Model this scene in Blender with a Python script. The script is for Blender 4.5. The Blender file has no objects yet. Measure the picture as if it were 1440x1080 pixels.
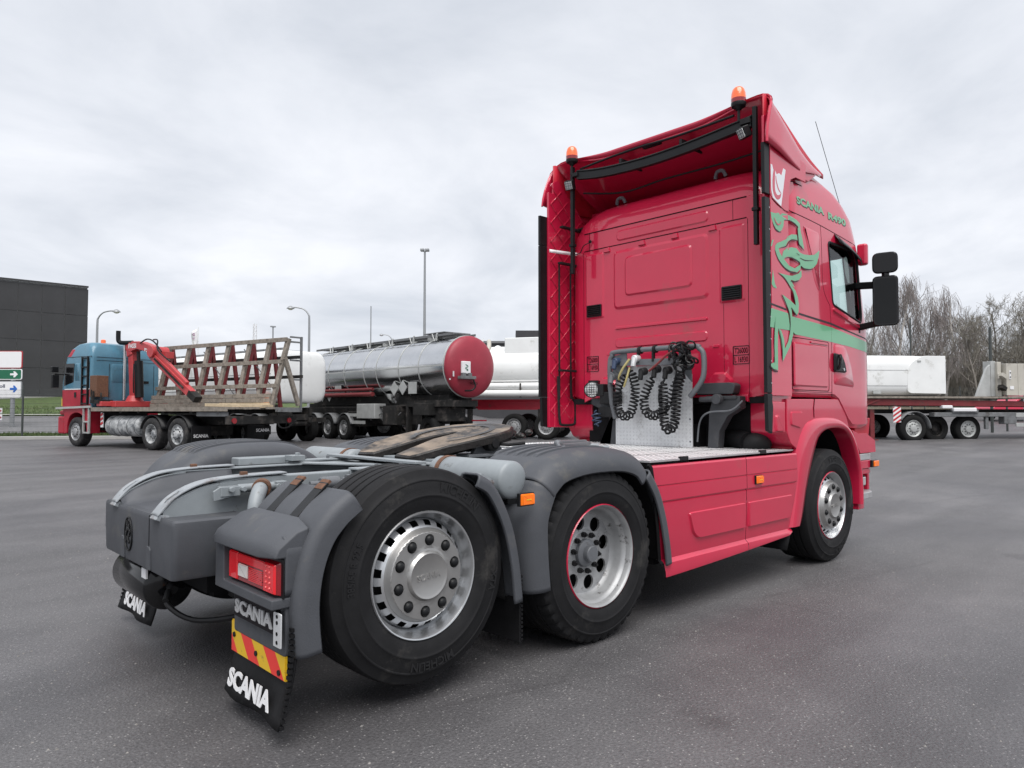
import bpy, bmesh, math, random
from mathutils import Vector, Matrix, noise
R_ = math.radians
random.seed(7)
scene = bpy.context.scene
col = scene.collection

# ------------------------------------------------------------------ camera
CAMX, CAMY, CAMZ, YAW = -3.322, -4.002, 1.379, R_(46.72)
cd = bpy.data.cameras.new('camera'); cam = bpy.data.objects.new('camera', cd); col.objects.link(cam)
cam.location = (CAMX, CAMY, CAMZ)
cam.rotation_euler = (R_(92.12), 0, YAW - math.pi/2)
cd.sensor_width = 36; cd.lens = 25.006; cd.clip_start = .05; cd.clip_end = 3000
scene.camera = cam

# ------------------------------------------------------------------ sky: even overcast, over a clear sky it hides
w = bpy.data.worlds.new('World'); scene.world = w; w.use_nodes = True
nt = w.node_tree; nt.nodes.clear()
N = nt.nodes.new; Lk = nt.links.new
SUN_EL, SUN_AZ = R_(63), R_(-125)          # direction the light comes from (azimuth from +X to +Y)
out = N('ShaderNodeOutputWorld'); bg = N('ShaderNodeBackground')
sky = N('ShaderNodeTexSky'); sky.sky_type = 'NISHITA'; sky.sun_disc = False
sky.sun_elevation = SUN_EL; sky.sun_rotation = math.pi/2 - SUN_AZ
tc = N('ShaderNodeTexCoord'); sep = N('ShaderNodeSeparateXYZ'); Lk(tc.outputs['Generated'], sep.inputs[0])
mz = N('ShaderNodeMath'); mz.operation = 'ABSOLUTE'; Lk(sep.outputs['Z'], mz.inputs[0])
mz2 = N('ShaderNodeMath'); mz2.operation = 'ADD'; mz2.inputs[1].default_value = .22; Lk(mz.outputs[0], mz2.inputs[0])
dx = N('ShaderNodeMath'); dx.operation = 'DIVIDE'; Lk(sep.outputs['X'], dx.inputs[0]); Lk(mz2.outputs[0], dx.inputs[1])
dy = N('ShaderNodeMath'); dy.operation = 'DIVIDE'; Lk(sep.outputs['Y'], dy.inputs[0]); Lk(mz2.outputs[0], dy.inputs[1])
cmb = N('ShaderNodeCombineXYZ'); Lk(dx.outputs[0], cmb.inputs[0]); Lk(dy.outputs[0], cmb.inputs[1])
n1 = N('ShaderNodeTexNoise'); n1.inputs['Scale'].default_value = 1.5; n1.inputs['Detail'].default_value = 7; n1.inputs['Roughness'].default_value = .55; n1.inputs['Distortion'].default_value = .35
Lk(cmb.outputs[0], n1.inputs['Vector'])
rp = N('ShaderNodeValToRGB'); Lk(n1.outputs['Fac'], rp.inputs[0])
rp.color_ramp.elements[0].position = .28; rp.color_ramp.elements[0].color = (.50, .53, .585, 1)
rp.color_ramp.elements[1].position = .66; rp.color_ramp.elements[1].color = (.74, .755, .795, 1)
e = rp.color_ramp.elements.new(.5); e.color = (.64, .662, .71, 1)
sc10 = N('ShaderNodeMix'); sc10.data_type = 'RGBA'; sc10.blend_type = 'MULTIPLY'; sc10.inputs[0].default_value = 1
sc10.inputs[7].default_value = (10, 10, 10, 1); Lk(rp.outputs[0], sc10.inputs[6])
mx = N('ShaderNodeMix'); mx.data_type = 'RGBA'; mx.inputs[0].default_value = .96
Lk(sky.outputs[0], mx.inputs[6]); Lk(sc10.outputs[2], mx.inputs[7])
Lk(mx.outputs[2], bg.inputs[0]); bg.inputs[1].default_value = .0545
Lk(bg.outputs[0], out.inputs[0])

sd = bpy.data.lights.new('sun', 'SUN'); sd.energy = 1.5; sd.angle = R_(50); sd.color = (1, .97, .94)
so = bpy.data.objects.new('sun', sd); col.objects.link(so)
dv = Vector((math.cos(SUN_EL)*math.cos(SUN_AZ), math.cos(SUN_EL)*math.sin(SUN_AZ), math.sin(SUN_EL)))
so.rotation_euler = dv.to_track_quat('Z', 'Y').to_euler(); so.location = (0, 0, 30)

scene.view_settings.view_transform = 'Standard'; scene.view_settings.look = 'None'
scene.view_settings.gamma = 1; scene.view_settings.use_curve_mapping = False
scene.view_settings.exposure = 1.30
scene.render.engine = 'CYCLES'
scene.cycles.use_denoising = True
scene.cycles.max_bounces = 8; scene.cycles.transparent_max_bounces = 12

# ------------------------------------------------------------------ materials
MATS = {}
def mat(name, color, rough=.5, metal=0, var=0, vscale=6, bump=0, bscale=80, coat=0, dirt=None, dscale=3, damt=0, spec=.5, emit=None, emits=0, rvar=0, detail=5):
    """principled material; var = lightness variation by noise, dirt = second colour in patches, bump = fine relief"""
    m = bpy.data.materials.new(name); m.use_nodes = True; MATS[name] = m
    t = m.node_tree; b = t.nodes['Principled BSDF']; n = t.nodes.new; l = t.links.new
    b.inputs['Roughness'].default_value = rough; b.inputs['Metallic'].default_value = metal
    b.inputs['Specular IOR Level'].default_value = spec
    if coat: b.inputs['Coat Weight'].default_value = coat; b.inputs['Coat Roughness'].default_value = .05
    c = (*color, 1); b.inputs['Base Color'].default_value = c
    if emit: b.inputs['Emission Color'].default_value = (*emit, 1); b.inputs['Emission Strength'].default_value = emits
    if var or dirt or bump or rvar:
        g = n('ShaderNodeTexCoord')
    last = None
    if var:
        nz = n('ShaderNodeTexNoise'); nz.inputs['Scale'].default_value = vscale; nz.inputs['Detail'].default_value = detail; nz.inputs['Roughness'].default_value = .65
        l(g.outputs['Object'], nz.inputs['Vector'])
        mr = n('ShaderNodeMapRange'); mr.inputs[1].default_value = .3; mr.inputs[2].default_value = .7
        mr.inputs[3].default_value = 1-var; mr.inputs[4].default_value = 1+var; l(nz.outputs['Fac'], mr.inputs[0])
        mm = n('ShaderNodeMix'); mm.data_type = 'RGBA'; mm.blend_type = 'MULTIPLY'; mm.inputs[0].default_value = 1; mm.inputs[6].default_value = c
        l(mr.outputs[0], mm.inputs[7]); last = mm.outputs[2]
    if dirt:
        nz = n('ShaderNodeTexNoise'); nz.inputs['Scale'].default_value = dscale; nz.inputs['Detail'].default_value = 8; nz.inputs['Roughness'].default_value = .7
        l(g.outputs['Object'], nz.inputs['Vector'])
        mr = n('ShaderNodeMapRange'); mr.inputs[1].default_value = .68-damt*.5; mr.inputs[2].default_value = .76-damt*.3; l(nz.outputs['Fac'], mr.inputs[0])
        mm = n('ShaderNodeMix'); mm.data_type = 'RGBA'; l(mr.outputs[0], mm.inputs[0]); mm.inputs[6].default_value = c; mm.inputs[7].default_value = (*dirt, 1)
        if last: l(last, mm.inputs[6])
        last = mm.outputs[2]
    if last: l(last, b.inputs['Base Color'])
    if rvar:
        nz = n('ShaderNodeTexNoise'); nz.inputs['Scale'].default_value = vscale*.7; nz.inputs['Detail'].default_value = 6; l(g.outputs['Object'], nz.inputs['Vector'])
        mr = n('ShaderNodeMapRange'); mr.inputs[1].default_value = .3; mr.inputs[2].default_value = .7; mr.inputs[3].default_value = max(.02, rough-rvar); mr.inputs[4].default_value = min(1, rough+rvar)
        l(nz.outputs['Fac'], mr.inputs[0]); l(mr.outputs[0], b.inputs['Roughness'])
    if bump:
        nb = n('ShaderNodeTexNoise'); nb.inputs['Scale'].default_value = bscale; nb.inputs['Detail'].default_value = 4; l(g.outputs['Object'], nb.inputs['Vector'])
        bp = n('ShaderNodeBump'); bp.inputs['Strength'].default_value = bump; bp.inputs['Distance'].default_value = .01
        l(nb.outputs['Fac'], bp.inputs['Height']); l(bp.outputs[0], b.inputs['Normal'])
    return m
def glassmat(name, tint, rough=.0, refl=.04):
    m = bpy.data.materials.new(name); m.use_nodes = True; MATS[name] = m
    t = m.node_tree; t.nodes.clear(); n = t.nodes.new; l = t.links.new
    o = n('ShaderNodeOutputMaterial'); a = n('ShaderNodeBsdfTransparent'); g = n('ShaderNodeBsdfGlossy'); x = n('ShaderNodeMixShader'); f = n('ShaderNodeFresnel')
    f.inputs[0].default_value = 1.5; a.inputs[0].default_value = (*tint, 1); g.inputs[1].default_value = rough
    l(f.outputs[0], x.inputs[0]); l(a.outputs[0], x.inputs[1]); l(g.outputs[0], x.inputs[2]); l(x.outputs[0], o.inputs[0])
    return m

# ------------------------------------------------------------------ mesh builder
class MB:
    def __init__(s): s.v = []; s.f = []; s.m = []; s.mi = 0
    def add(s, vs, fs):
        b = len(s.v); s.v.extend([tuple(p) for p in vs]); s.f.extend([tuple(i+b for i in q) for q in fs]); s.m.extend([s.mi]*len(fs)); return s
    def box(s, c, d, M=None):
        x, y, z = d[0]/2, d[1]/2, d[2]/2
        vs = [Vector((i, j, k)) for i in (-x, x) for j in (-y, y) for k in (-z, z)]
        if M: vs = [M @ p for p in vs]
        vs = [p + Vector(c) for p in vs]
        return s.add(vs, [(0,1,3,2),(4,6,7,5),(0,4,5,1),(2,3,7,6),(0,2,6,4),(1,5,7,3)])
    def bar(s, p0, p1, wd, ht, up=(0,0,1)):
        """rectangular bar from p0 to p1; wd sideways, ht along up"""
        p0, p1 = Vector(p0), Vector(p1); d = (p1-p0).normalized(); u = Vector(up)
        sd = d.cross(u)
        if sd.length < 1e-4: sd = d.cross(Vector((1,0,0)))
        sd.normalize(); u = sd.cross(d).normalized()
        vs = [p + sd*a*wd/2 + u*b*ht/2 for p in (p0, p1) for a, b in ((-1,-1),(1,-1),(1,1),(-1,1))]
        return s.add(vs, [(3,2,1,0),(4,5,6,7),(0,1,5,4),(1,2,6,5),(2,3,7,6),(3,0,4,7)])
    def grid(s, rows, cu=False, cv=False, skip=None):
        nr, nc = len(rows), len(rows[0]); vs = [p for r in rows for p in r]; fs = []
        for i in range(nr if cv else nr-1):
            for j in range(nc if cu else nc-1):
                if skip and skip(i, j): continue
                i2, j2 = (i+1) % nr, (j+1) % nc
                fs.append((i*nc+j, i*nc+j2, i2*nc+j2, i2*nc+j))
        return s.add(vs, fs)
    def lathe(s, prof, seg, o=(0,0,0), axis=(0,1,0), skip=None, ref=None):
        """prof: (radius, distance along axis)"""
        a = Vector(axis).normalized(); u = Vector(ref) if ref else (Vector((0,0,1)) if abs(a.z) < .9 else Vector((1,0,0)))
        u = (u - a*u.dot(a)).normalized(); v = a.cross(u); o = Vector(o)
        rows = []
        for r, h in prof:
            rows.append([o + a*h + (u*math.cos(2*math.pi*k/seg) + v*math.sin(2*math.pi*k/seg))*r for k in range(seg)])
        return s.grid(rows, cu=True, skip=skip)
    def cyl(s, p0, p1, r, seg=16, r1=None, caps=True, ch=0):
        p0, p1 = Vector(p0), Vector(p1); h = (p1-p0).length; r1 = r if r1 is None else r1
        pr = [(r, 0), (r1, h)] if not ch else [(r-ch, 0), (r, ch), (r1, h-ch), (r1-ch, h)]
        if caps: pr = [(1e-4, 0)] + pr + [(1e-4, h)]
        return s.lathe(pr, seg, p0, p1-p0)
    def tube(s, pts, r, seg=8, caps=True, closed=False):
        pts = [Vector(p) for p in pts]; n = len(pts); rr = r if isinstance(r, (list, tuple)) else [r]*n
        rows = []; t0 = None; u = None
        for i, p in enumerate(pts):
            a = pts[(i-1) % n] if (closed or i > 0) else p; b = pts[(i+1) % n] if (closed or i < n-1) else p
            t = (b-a).normalized()
            if u is None:
                u = t.cross(Vector((0,0,1)));
                if u.length < 1e-3: u = t.cross(Vector((1,0,0)))
                u.normalize()
            else: u = (u - t*u.dot(t)); u.normalize()
            v = t.cross(u)
            rows.append([p + (u*math.cos(2*math.pi*k/seg) + v*math.sin(2*math.pi*k/seg))*rr[i] for k in range(seg)])
        b0 = len(s.v); s.grid(rows, cu=True, cv=closed)
        if caps and not closed:
            s.f.append(tuple(b0+k for k in range(seg))[::-1]); s.f.append(tuple(b0+(n-1)*seg+k for k in range(seg))); s.m.extend([s.mi]*2)
        return s
    def prism(s, poly, M, d0, d1):
        """poly of (a,b) in plane M (columns a-dir, b-dir, n-dir, origin); extruded from d0 to d1 along n"""
        n = len(poly); vs = [M @ Vector((a, b, d0)) for a, b in poly] + [M @ Vector((a, b, d1)) for a, b in poly]
        fs = [tuple(range(n))[::-1], tuple(range(n, 2*n))] + [(i, (i+1) % n, n+(i+1) % n, n+i) for i in range(n)]
        return s.add(vs, fs)
    def panel(s, poly, M, d0, d1, ch):
        """plate standing proud with chamfered rim (works for recesses too, with d1 < d0)"""
        ins = offset(poly, -ch); n = len(poly)
        vs = [M @ Vector((a, b, d0)) for a, b in poly] + [M @ Vector((a, b, d1)) for a, b in ins]
        fs = [tuple(range(n, 2*n))] + [(i, (i+1) % n, n+(i+1) % n, n+i) for i in range(n)]
        return s.add(vs, fs)
    def sphere(s, c, r, seg=16, rings=10, sc=(1,1,1)):
        c = Vector(c); rows = []
        for i in range(rings+1):
            t = math.pi*i/rings
            rows.append([c + Vector((math.sin(t)*math.cos(2*math.pi*k/seg)*r*sc[0], math.sin(t)*math.sin(2*math.pi*k/seg)*r*sc[1], math.cos(t)*r*sc[2])) for k in range(seg)])
        return s.grid(rows, cu=True)
    def copyfrom(s, o, M=None):
        return s.add([M @ Vector(p) for p in o.v] if M else o.v, o.f)
def area(p): return sum(p[i][0]*p[(i+1) % len(p)][1]-p[(i+1) % len(p)][0]*p[i][1] for i in range(len(p)))/2
def offset(poly, d):
    """offset a simple polygon outward by d (d<0: inward)"""
    sg = 1 if area(poly) > 0 else -1; n = len(poly); res = []
    for i in range(n):
        a, b, c = Vector(poly[i-1]), Vector(poly[i]), Vector(poly[(i+1) % n])
        e1, e2 = (b-a), (c-b)
        if e1.length < 1e-9 or e2.length < 1e-9: res.append(tuple(b)); continue
        e1.normalize(); e2.normalize()
        n1, n2 = Vector((e1.y, -e1.x))*sg, Vector((e2.y, -e2.x))*sg
        m = n1+n2
        if m.length < 1e-6: m = n1
        m.normalize(); k = max(.35, m.dot(n1)); q = b + m*d/k; res.append((q.x, q.y))
    return res
def rnd(poly, r, n=5):
    """round the corners of a polygon; r a number or one per corner"""
    res = []; L = len(poly); rs = r if isinstance(r, (list, tuple)) else [r]*L
    for i in range(L):
        a, b, c = Vector(poly[i-1]), Vector(poly[i]), Vector(poly[(i+1) % L])
        u, v = (a-b), (c-b); k = min(rs[i], u.length*.49, v.length*.49)
        if k < 1e-5: res.append((b.x, b.y)); continue
        u.normalize(); v.normalize(); p, q = b+u*k, b+v*k
        for j in range(n+1):
            t = j/n; w_ = p*(1-t)*(1-t) + b*2*t*(1-t) + q*t*t; res.append((w_.x, w_.y))
    return res
def rect(a0, a1, b0, b1): return [(a0, b0), (a1, b0), (a1, b1), (a0, b1)]
def smoothpath(pts, n=6):
    """Catmull-Rom through points (2D or 3D)"""
    P = [Vector(p) for p in pts]; res = []
    for i in range(len(P)-1):
        a, b, c, d = P[max(0, i-1)], P[i], P[i+1], P[min(len(P)-1, i+2)]
        for k in range(n):
            t = k/n
            res.append(.5*((2*b) + (c-a)*t + (2*a-5*b+4*c-d)*t*t + (-a+3*b-3*c+d)*t**3))
    res.append(P[-1]); return res
def frame(o, a, b, n=None):
    a, b = Vector(a).normalized(), Vector(b).normalized(); n = Vector(n) if n else a.cross(b)
    return Matrix(((a.x, b.x, n.x, o[0]), (a.y, b.y, n.y, o[1]), (a.z, b.z, n.z, o[2]), (0, 0, 0, 1)))
def SIDE(y=0.): return frame((0, y, 0), (1,0,0), (0,0,1), (0,-1,0))      # looks at the right-hand side; depth grows to the right
def BACK(x=0.): return frame((x, 0, 0), (0,-1,0), (0,0,1), (-1,0,0))     # looks at the rear; a = -y, depth grows rearward
def TOP(z=0.): return frame((0, 0, z), (1,0,0), (0,1,0), (0,0,1))
def M_(m): return MATS[m] if isinstance(m, str) else m
def obj(name, mb, m, parent=None, smooth=35, bevel=0, bseg=2, loc=None, rot=None, solid=0, mesh=None):
    if mesh is None:
        me = bpy.data.meshes.new(name); me.from_pydata(mb.v, [], mb.f)
        ms = m if isinstance(m, (list, tuple)) else [m]
        for k in ms: me.materials.append(M_(k))
        if len(ms) > 1: me.polygons.foreach_set('material_index', mb.m)
        bm = bmesh.new(); bm.from_mesh(me); bmesh.ops.remove_doubles(bm, verts=bm.verts, dist=2e-4); bmesh.ops.recalc_face_normals(bm, faces=bm.faces); bm.to_mesh(me); bm.free()
        if smooth: me.shade_smooth(); me.set_sharp_from_angle(angle=R_(smooth))
    else: me = mesh
    o = bpy.data.objects.new(name, me); col.objects.link(o)
    if parent: o.parent = parent
    if loc: o.location = loc
    if rot: o.rotation_euler = rot
    if solid:
        k = o.modifiers.new('thickness', 'SOLIDIFY'); k.thickness = abs(solid); k.offset = -1 if solid > 0 else 1
    if bevel:
        k = o.modifiers.new('edges', 'BEVEL'); k.width = bevel; k.segments = bseg; k.limit_method = 'ANGLE'; k.angle_limit = R_(32); k.harden_normals = True; k.miter_outer = 'MITER_ARC' if False else 'MITER_SHARP'
    return o
def tag(o, label=None, cat=None, group=None, kind=None):
    if label: o['label'] = label
    if cat: o['category'] = cat
    if group: o['group'] = group
    if kind: o['kind'] = kind
    return o
def empty(name, loc=(0,0,0), rz=0, label=None, cat=None, group=None):
    o = bpy.data.objects.new(name, None); col.objects.link(o); o.location = loc; o.rotation_euler = (0, 0, rz)
    o.empty_display_size = .2
    return tag(o, label, cat, group)
def pieces(name, mbs, m, parent, **k):
    """alike pieces, each an object of its own"""
    return [obj(name, b, m, parent, **k) for b in mbs]
def fine(o):
    """a part made of bits too small to pick apart"""
    o['kind'] = 'stuff'; return o
def kids(o): return [c for c in bpy.data.objects if c.parent == o]
def copytree(o, parent=None, loc=None, rz=None):
    c = o.copy(); col.objects.link(c)
    if parent: c.parent = parent
    if loc is not None: c.location = loc
    if rz is not None: c.rotation_euler = (0, 0, rz)
    for k in kids(o): copytree(k, c)
    return c
_txt = {}
def textmesh(s, bold=0., spacing=1.0, res=3):
    """outline lettering as a flat mesh, 1 unit cap height, origin at lower left"""
    key = (s, bold, spacing)
    if key in _txt: return _txt[key]
    cu = bpy.data.curves.new('txt', 'FONT'); cu.body = s; cu.offset = bold; cu.space_character = spacing; cu.resolution_u = res; cu.size = 1
    to = bpy.data.objects.new('txt', cu); col.objects.link(to); dg = bpy.context.evaluated_depsgraph_get()
    me = bpy.data.meshes.new_from_object(to.evaluated_get(dg)); bpy.data.objects.remove(to); bpy.data.curves.remove(cu)
    vs = [v.co.copy() for v in me.vertices]; fs = [tuple(p.vertices) for p in me.polygons]; bpy.data.meshes.remove(me)
    x0 = min(v.x for v in vs); x1 = max(v.x for v in vs); y0 = min(v.y for v in vs); y1 = max(v.y for v in vs)
    vs = [((v.x-x0)/(x1-x0), (v.y-y0)/(y1-y0)) for v in vs]
    _txt[key] = (vs, fs); return _txt[key]
def lettering(mb, s, fn, a0, a1, b0, b1, bold=.02, spacing=1., slant=0., d=0., thick=0.):
    """fn(a,b,d)->point; text fitted to the rectangle a0..a1, b0..b1; a thickness makes raised letters"""
    vs, fs = textmesh(s, bold, spacing); h = b1-b0
    def pt(p, dd): return fn(a0 + (a1-a0)*p[0] + slant*h*p[1], b0 + h*p[1], dd)
    if not thick: mb.add([pt(p, d) for p in vs], fs); return
    n = len(vs); cnt = {}
    for f in fs:
        for i in range(len(f)):
            e = (f[i], f[(i+1) % len(f)]); cnt[tuple(sorted(e))] = cnt.get(tuple(sorted(e)), []) + [e]
    side = [es[0] for es in cnt.values() if len(es) == 1]
    mb.add([pt(p, d) for p in vs] + [pt(p, d+thick) for p in vs], [tuple(i+n for i in f) for f in fs] + [(a, b, b+n, a+n) for a, b in side])
def plane_fn(M): return lambda a, b, d: M @ Vector((a, b, d))
def stroke(pts, wds, n=5):
    """outline polygon of a brush stroke with changing width"""
    P = smoothpath([(p[0], p[1], w_) for p, w_ in zip(pts, wds)], n); A = []; B = []
    for i, p in enumerate(P):
        a, b = P[max(0, i-1)], P[min(len(P)-1, i+1)]; t = Vector((b.x-a.x, b.y-a.y))
        if t.length < 1e-9: continue
        t.normalize(); q = Vector((-t.y, t.x))*max(.0005, p.z)/2
        A.append((p.x+q.x, p.y+q.y)); B.append((p.x-q.x, p.y-q.y))
    return A, B
# ------------------------------------------------------------------ the materials in use
mat('red_paint', (.53, .012, .052), .36, coat=1., spec=.3, var=.06, vscale=1.5, bump=.010, bscale=4, dirt=(.42, .035, .055), dscale=2.3, damt=.12)
mat('red_matt', (.42, .008, .026), .5, var=.12, vscale=4)
mat('groove', (.035, .004, .007), .8, spec=0.1)
mat('fender_grey', (.068, .072, .081), .55, var=.10, vscale=5, bump=.12, bscale=160, rvar=.10, dirt=(.105, .103, .10), dscale=3.2, damt=.2, spec=0.32)
mat('mount_grey_shaded', (.050, .052, .057), .55, var=.2, vscale=6, dirt=(.09, .085, .08), dscale=6, damt=.15, spec=0.3)  # frame grey darkened: the shade behind the head board is in the colour
mat('frame_grey', (.125, .132, .143), .5, var=.12, vscale=7, dirt=(.07, .065, .06), dscale=9, damt=.12, bump=.08, bscale=60)
mat('light_grey', (.235, .258, .272), .45, var=.12, vscale=5, dirt=(.075, .062, .052), dscale=12, damt=.11)
mat('worn_grey', (.27, .29, .308), .45, var=.1, vscale=8, dirt=(.09, .055, .04), dscale=11, damt=.28)
mat('black_plastic', (.008, .0085, .0095), .42, var=.15, vscale=9, bump=.1, bscale=120, spec=0.25)
mat('black_gloss', (.008, .008, .009), .12, spec=0.35)
mat('dark_metal', (.014, .014, .015), .6, var=.3, vscale=10, dirt=(.06, .05, .045), dscale=8, damt=.1, spec=0.25)
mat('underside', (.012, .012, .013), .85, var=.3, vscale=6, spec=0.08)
mat('rubber', (.012, .012, .013), .72, var=.25, vscale=7, bump=.1, bscale=90, dirt=(.040, .038, .036), dscale=4, damt=.24, spec=0.22)
mat('rubber_lettering', (.013, .013, .014), .62, spec=0.3)
mat('rubber_worn', (.028, .028, .029), .8, var=.25, vscale=9, bump=.15, bscale=60, dirt=(.075, .07, .066), dscale=6, damt=.3, spec=0.25)
mat('flap_rubber', (.010, .010, .011), .6, var=.3, vscale=5, bump=.1, bscale=40, dirt=(.06, .06, .06), dscale=3, damt=.12, spec=0.18)
mat('rim_steel', (.58, .59, .60), .30, metal=.85, var=.08, vscale=9, dirt=(.09, .075, .06), dscale=16, damt=.06)
mat('rim_dirty', (.36, .365, .37), .48, metal=.5, var=.18, vscale=6, dirt=(.05, .042, .036), dscale=18, damt=.2)
mat('hub_cover', (.40, .395, .385), .36, metal=.8, var=.06, vscale=12)
mat('chrome_edge', (.55, .56, .57), .25, metal=.9)
mat('alu', (.66, .67, .68), .42, metal=.35, var=.1, vscale=5, dirt=(.3, .29, .28), dscale=6, damt=.2)
mat('alu_deck', (.40, .40, .41), .5, metal=.3, var=.14, vscale=4, dirt=(.30, .29, .28), dscale=5, damt=.3)
mat('steel_worn', (.26, .20, .145), .5, metal=.35, var=.35, vscale=6, dirt=(.028, .024, .022), dscale=4.5, damt=.5, bump=.3, bscale=40)
mat('grease', (.020, .018, .017), .38, var=.4, vscale=12, bump=.4, bscale=50, dirt=(.08, .06, .045), dscale=12, damt=.15, spec=0.3)
mat('rust', (.13, .062, .036), .85, var=.4, vscale=25, bump=.4, bscale=90)
mat('orange_lens', (.85, .16, .006), .18, coat=.5, emit=(.9, .2, .01), emits=.08)
mat('beacon_lens', (.80, .13, .035), .2, coat=.6, emit=(.8, .14, .04), emits=.12)
mat('red_lens', (.60, .008, .016), .14, coat=.9, emit=(.9, .01, .02), emits=.06)
mat('tread_soft', (.59, .60, .61), .4, metal=.4)
mat('red_diode', (.8, .10, .10), .2, coat=.6)
mat('tread_bright', (.80, .80, .80), .35, metal=.4)
mat('red_lens_dark', (.26, .004, .010), .2, coat=.8)
mat('white_lens', (.72, .68, .66), .2, coat=.6)
mat('clear_lens', (.55, .56, .55), .12, coat=.8, metal=.3)
mat('green_decal', (.115, .38, .195), .34, coat=.5)
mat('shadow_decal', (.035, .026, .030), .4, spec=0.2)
mat('white_decal', (.72, .73, .76), .35, coat=.4)
mat('white_paint', (.78, .78, .77), .45, var=.05, vscale=3, dirt=(.45, .44, .41), dscale=2.2, damt=.12)
mat('letter_white', (.72, .72, .73), .5, dirt=(.25, .25, .25), dscale=20, damt=.15)
mat('letter_silver', (.46, .465, .475), .4, metal=.25)
mat('letter_black', (.012, .010, .012), .5, spec=0.12)
mat('hazard_red', (.78, .045, .035), .35)
mat('hazard_yellow', (.75, .47, .02), .35, dirt=(.25, .18, .05), dscale=9, damt=.15)
mat('mirror_dark_reflection', (.010, .011, .012), .04, spec=.22)  # dark reflection put into the base colour of the mirror face
mat('interior', (.05, .05, .052), .8, spec=0.2)
mat('seat_fabric', (.075, .075, .08), .9)
mat('hose_black', (.011, .011, .012), .38, spec=0.25)
mat('hose_yellow', (.45, .38, .16), .5)
mat('hose_blue', (.03, .05, .10), .45)
mat('hose_red', (.20, .03, .03), .5)
glassmat('cab_glass', (.80, .92, .89))
glassmat('dark_glass', (.10, .12, .12))
# ------------------------------------------------------------------ the yard (rotated frame: f = forward, r = to the right, from the standing point)
CF, SF = math.cos(YAW), math.sin(YAW)
def yard(f, r): return (CAMX + f*CF + r*SF, CAMY + f*SF - r*CF)
def unyard(x, y): dx_, dy_ = x-CAMX, y-CAMY; return dx_*CF + dy_*SF, dx_*SF - dy_*CF
def ss(a, b, t): t = min(1, max(0, (t-a)/(b-a))); return t*t*(3-2*t)
def gz(f, r):
    """lie of the land: level under the tractor, the yard rises gently to its far edge, a verge and road behind on the left"""
    k = .0125 + .0003*r
    k = min(.019, max(.006, k))
    z = max(0, min(f, 30)-8)*k*ss(8, 13, f)
    left = ss(-2, -14, r)
    z += left*(.068*max(0, min(f, 43)-29.5) + .082*max(0, min(f, 62)-43))
    z += ss(9, 17, r)*.045*max(0, min(f, 62)-33)
    return z
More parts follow.
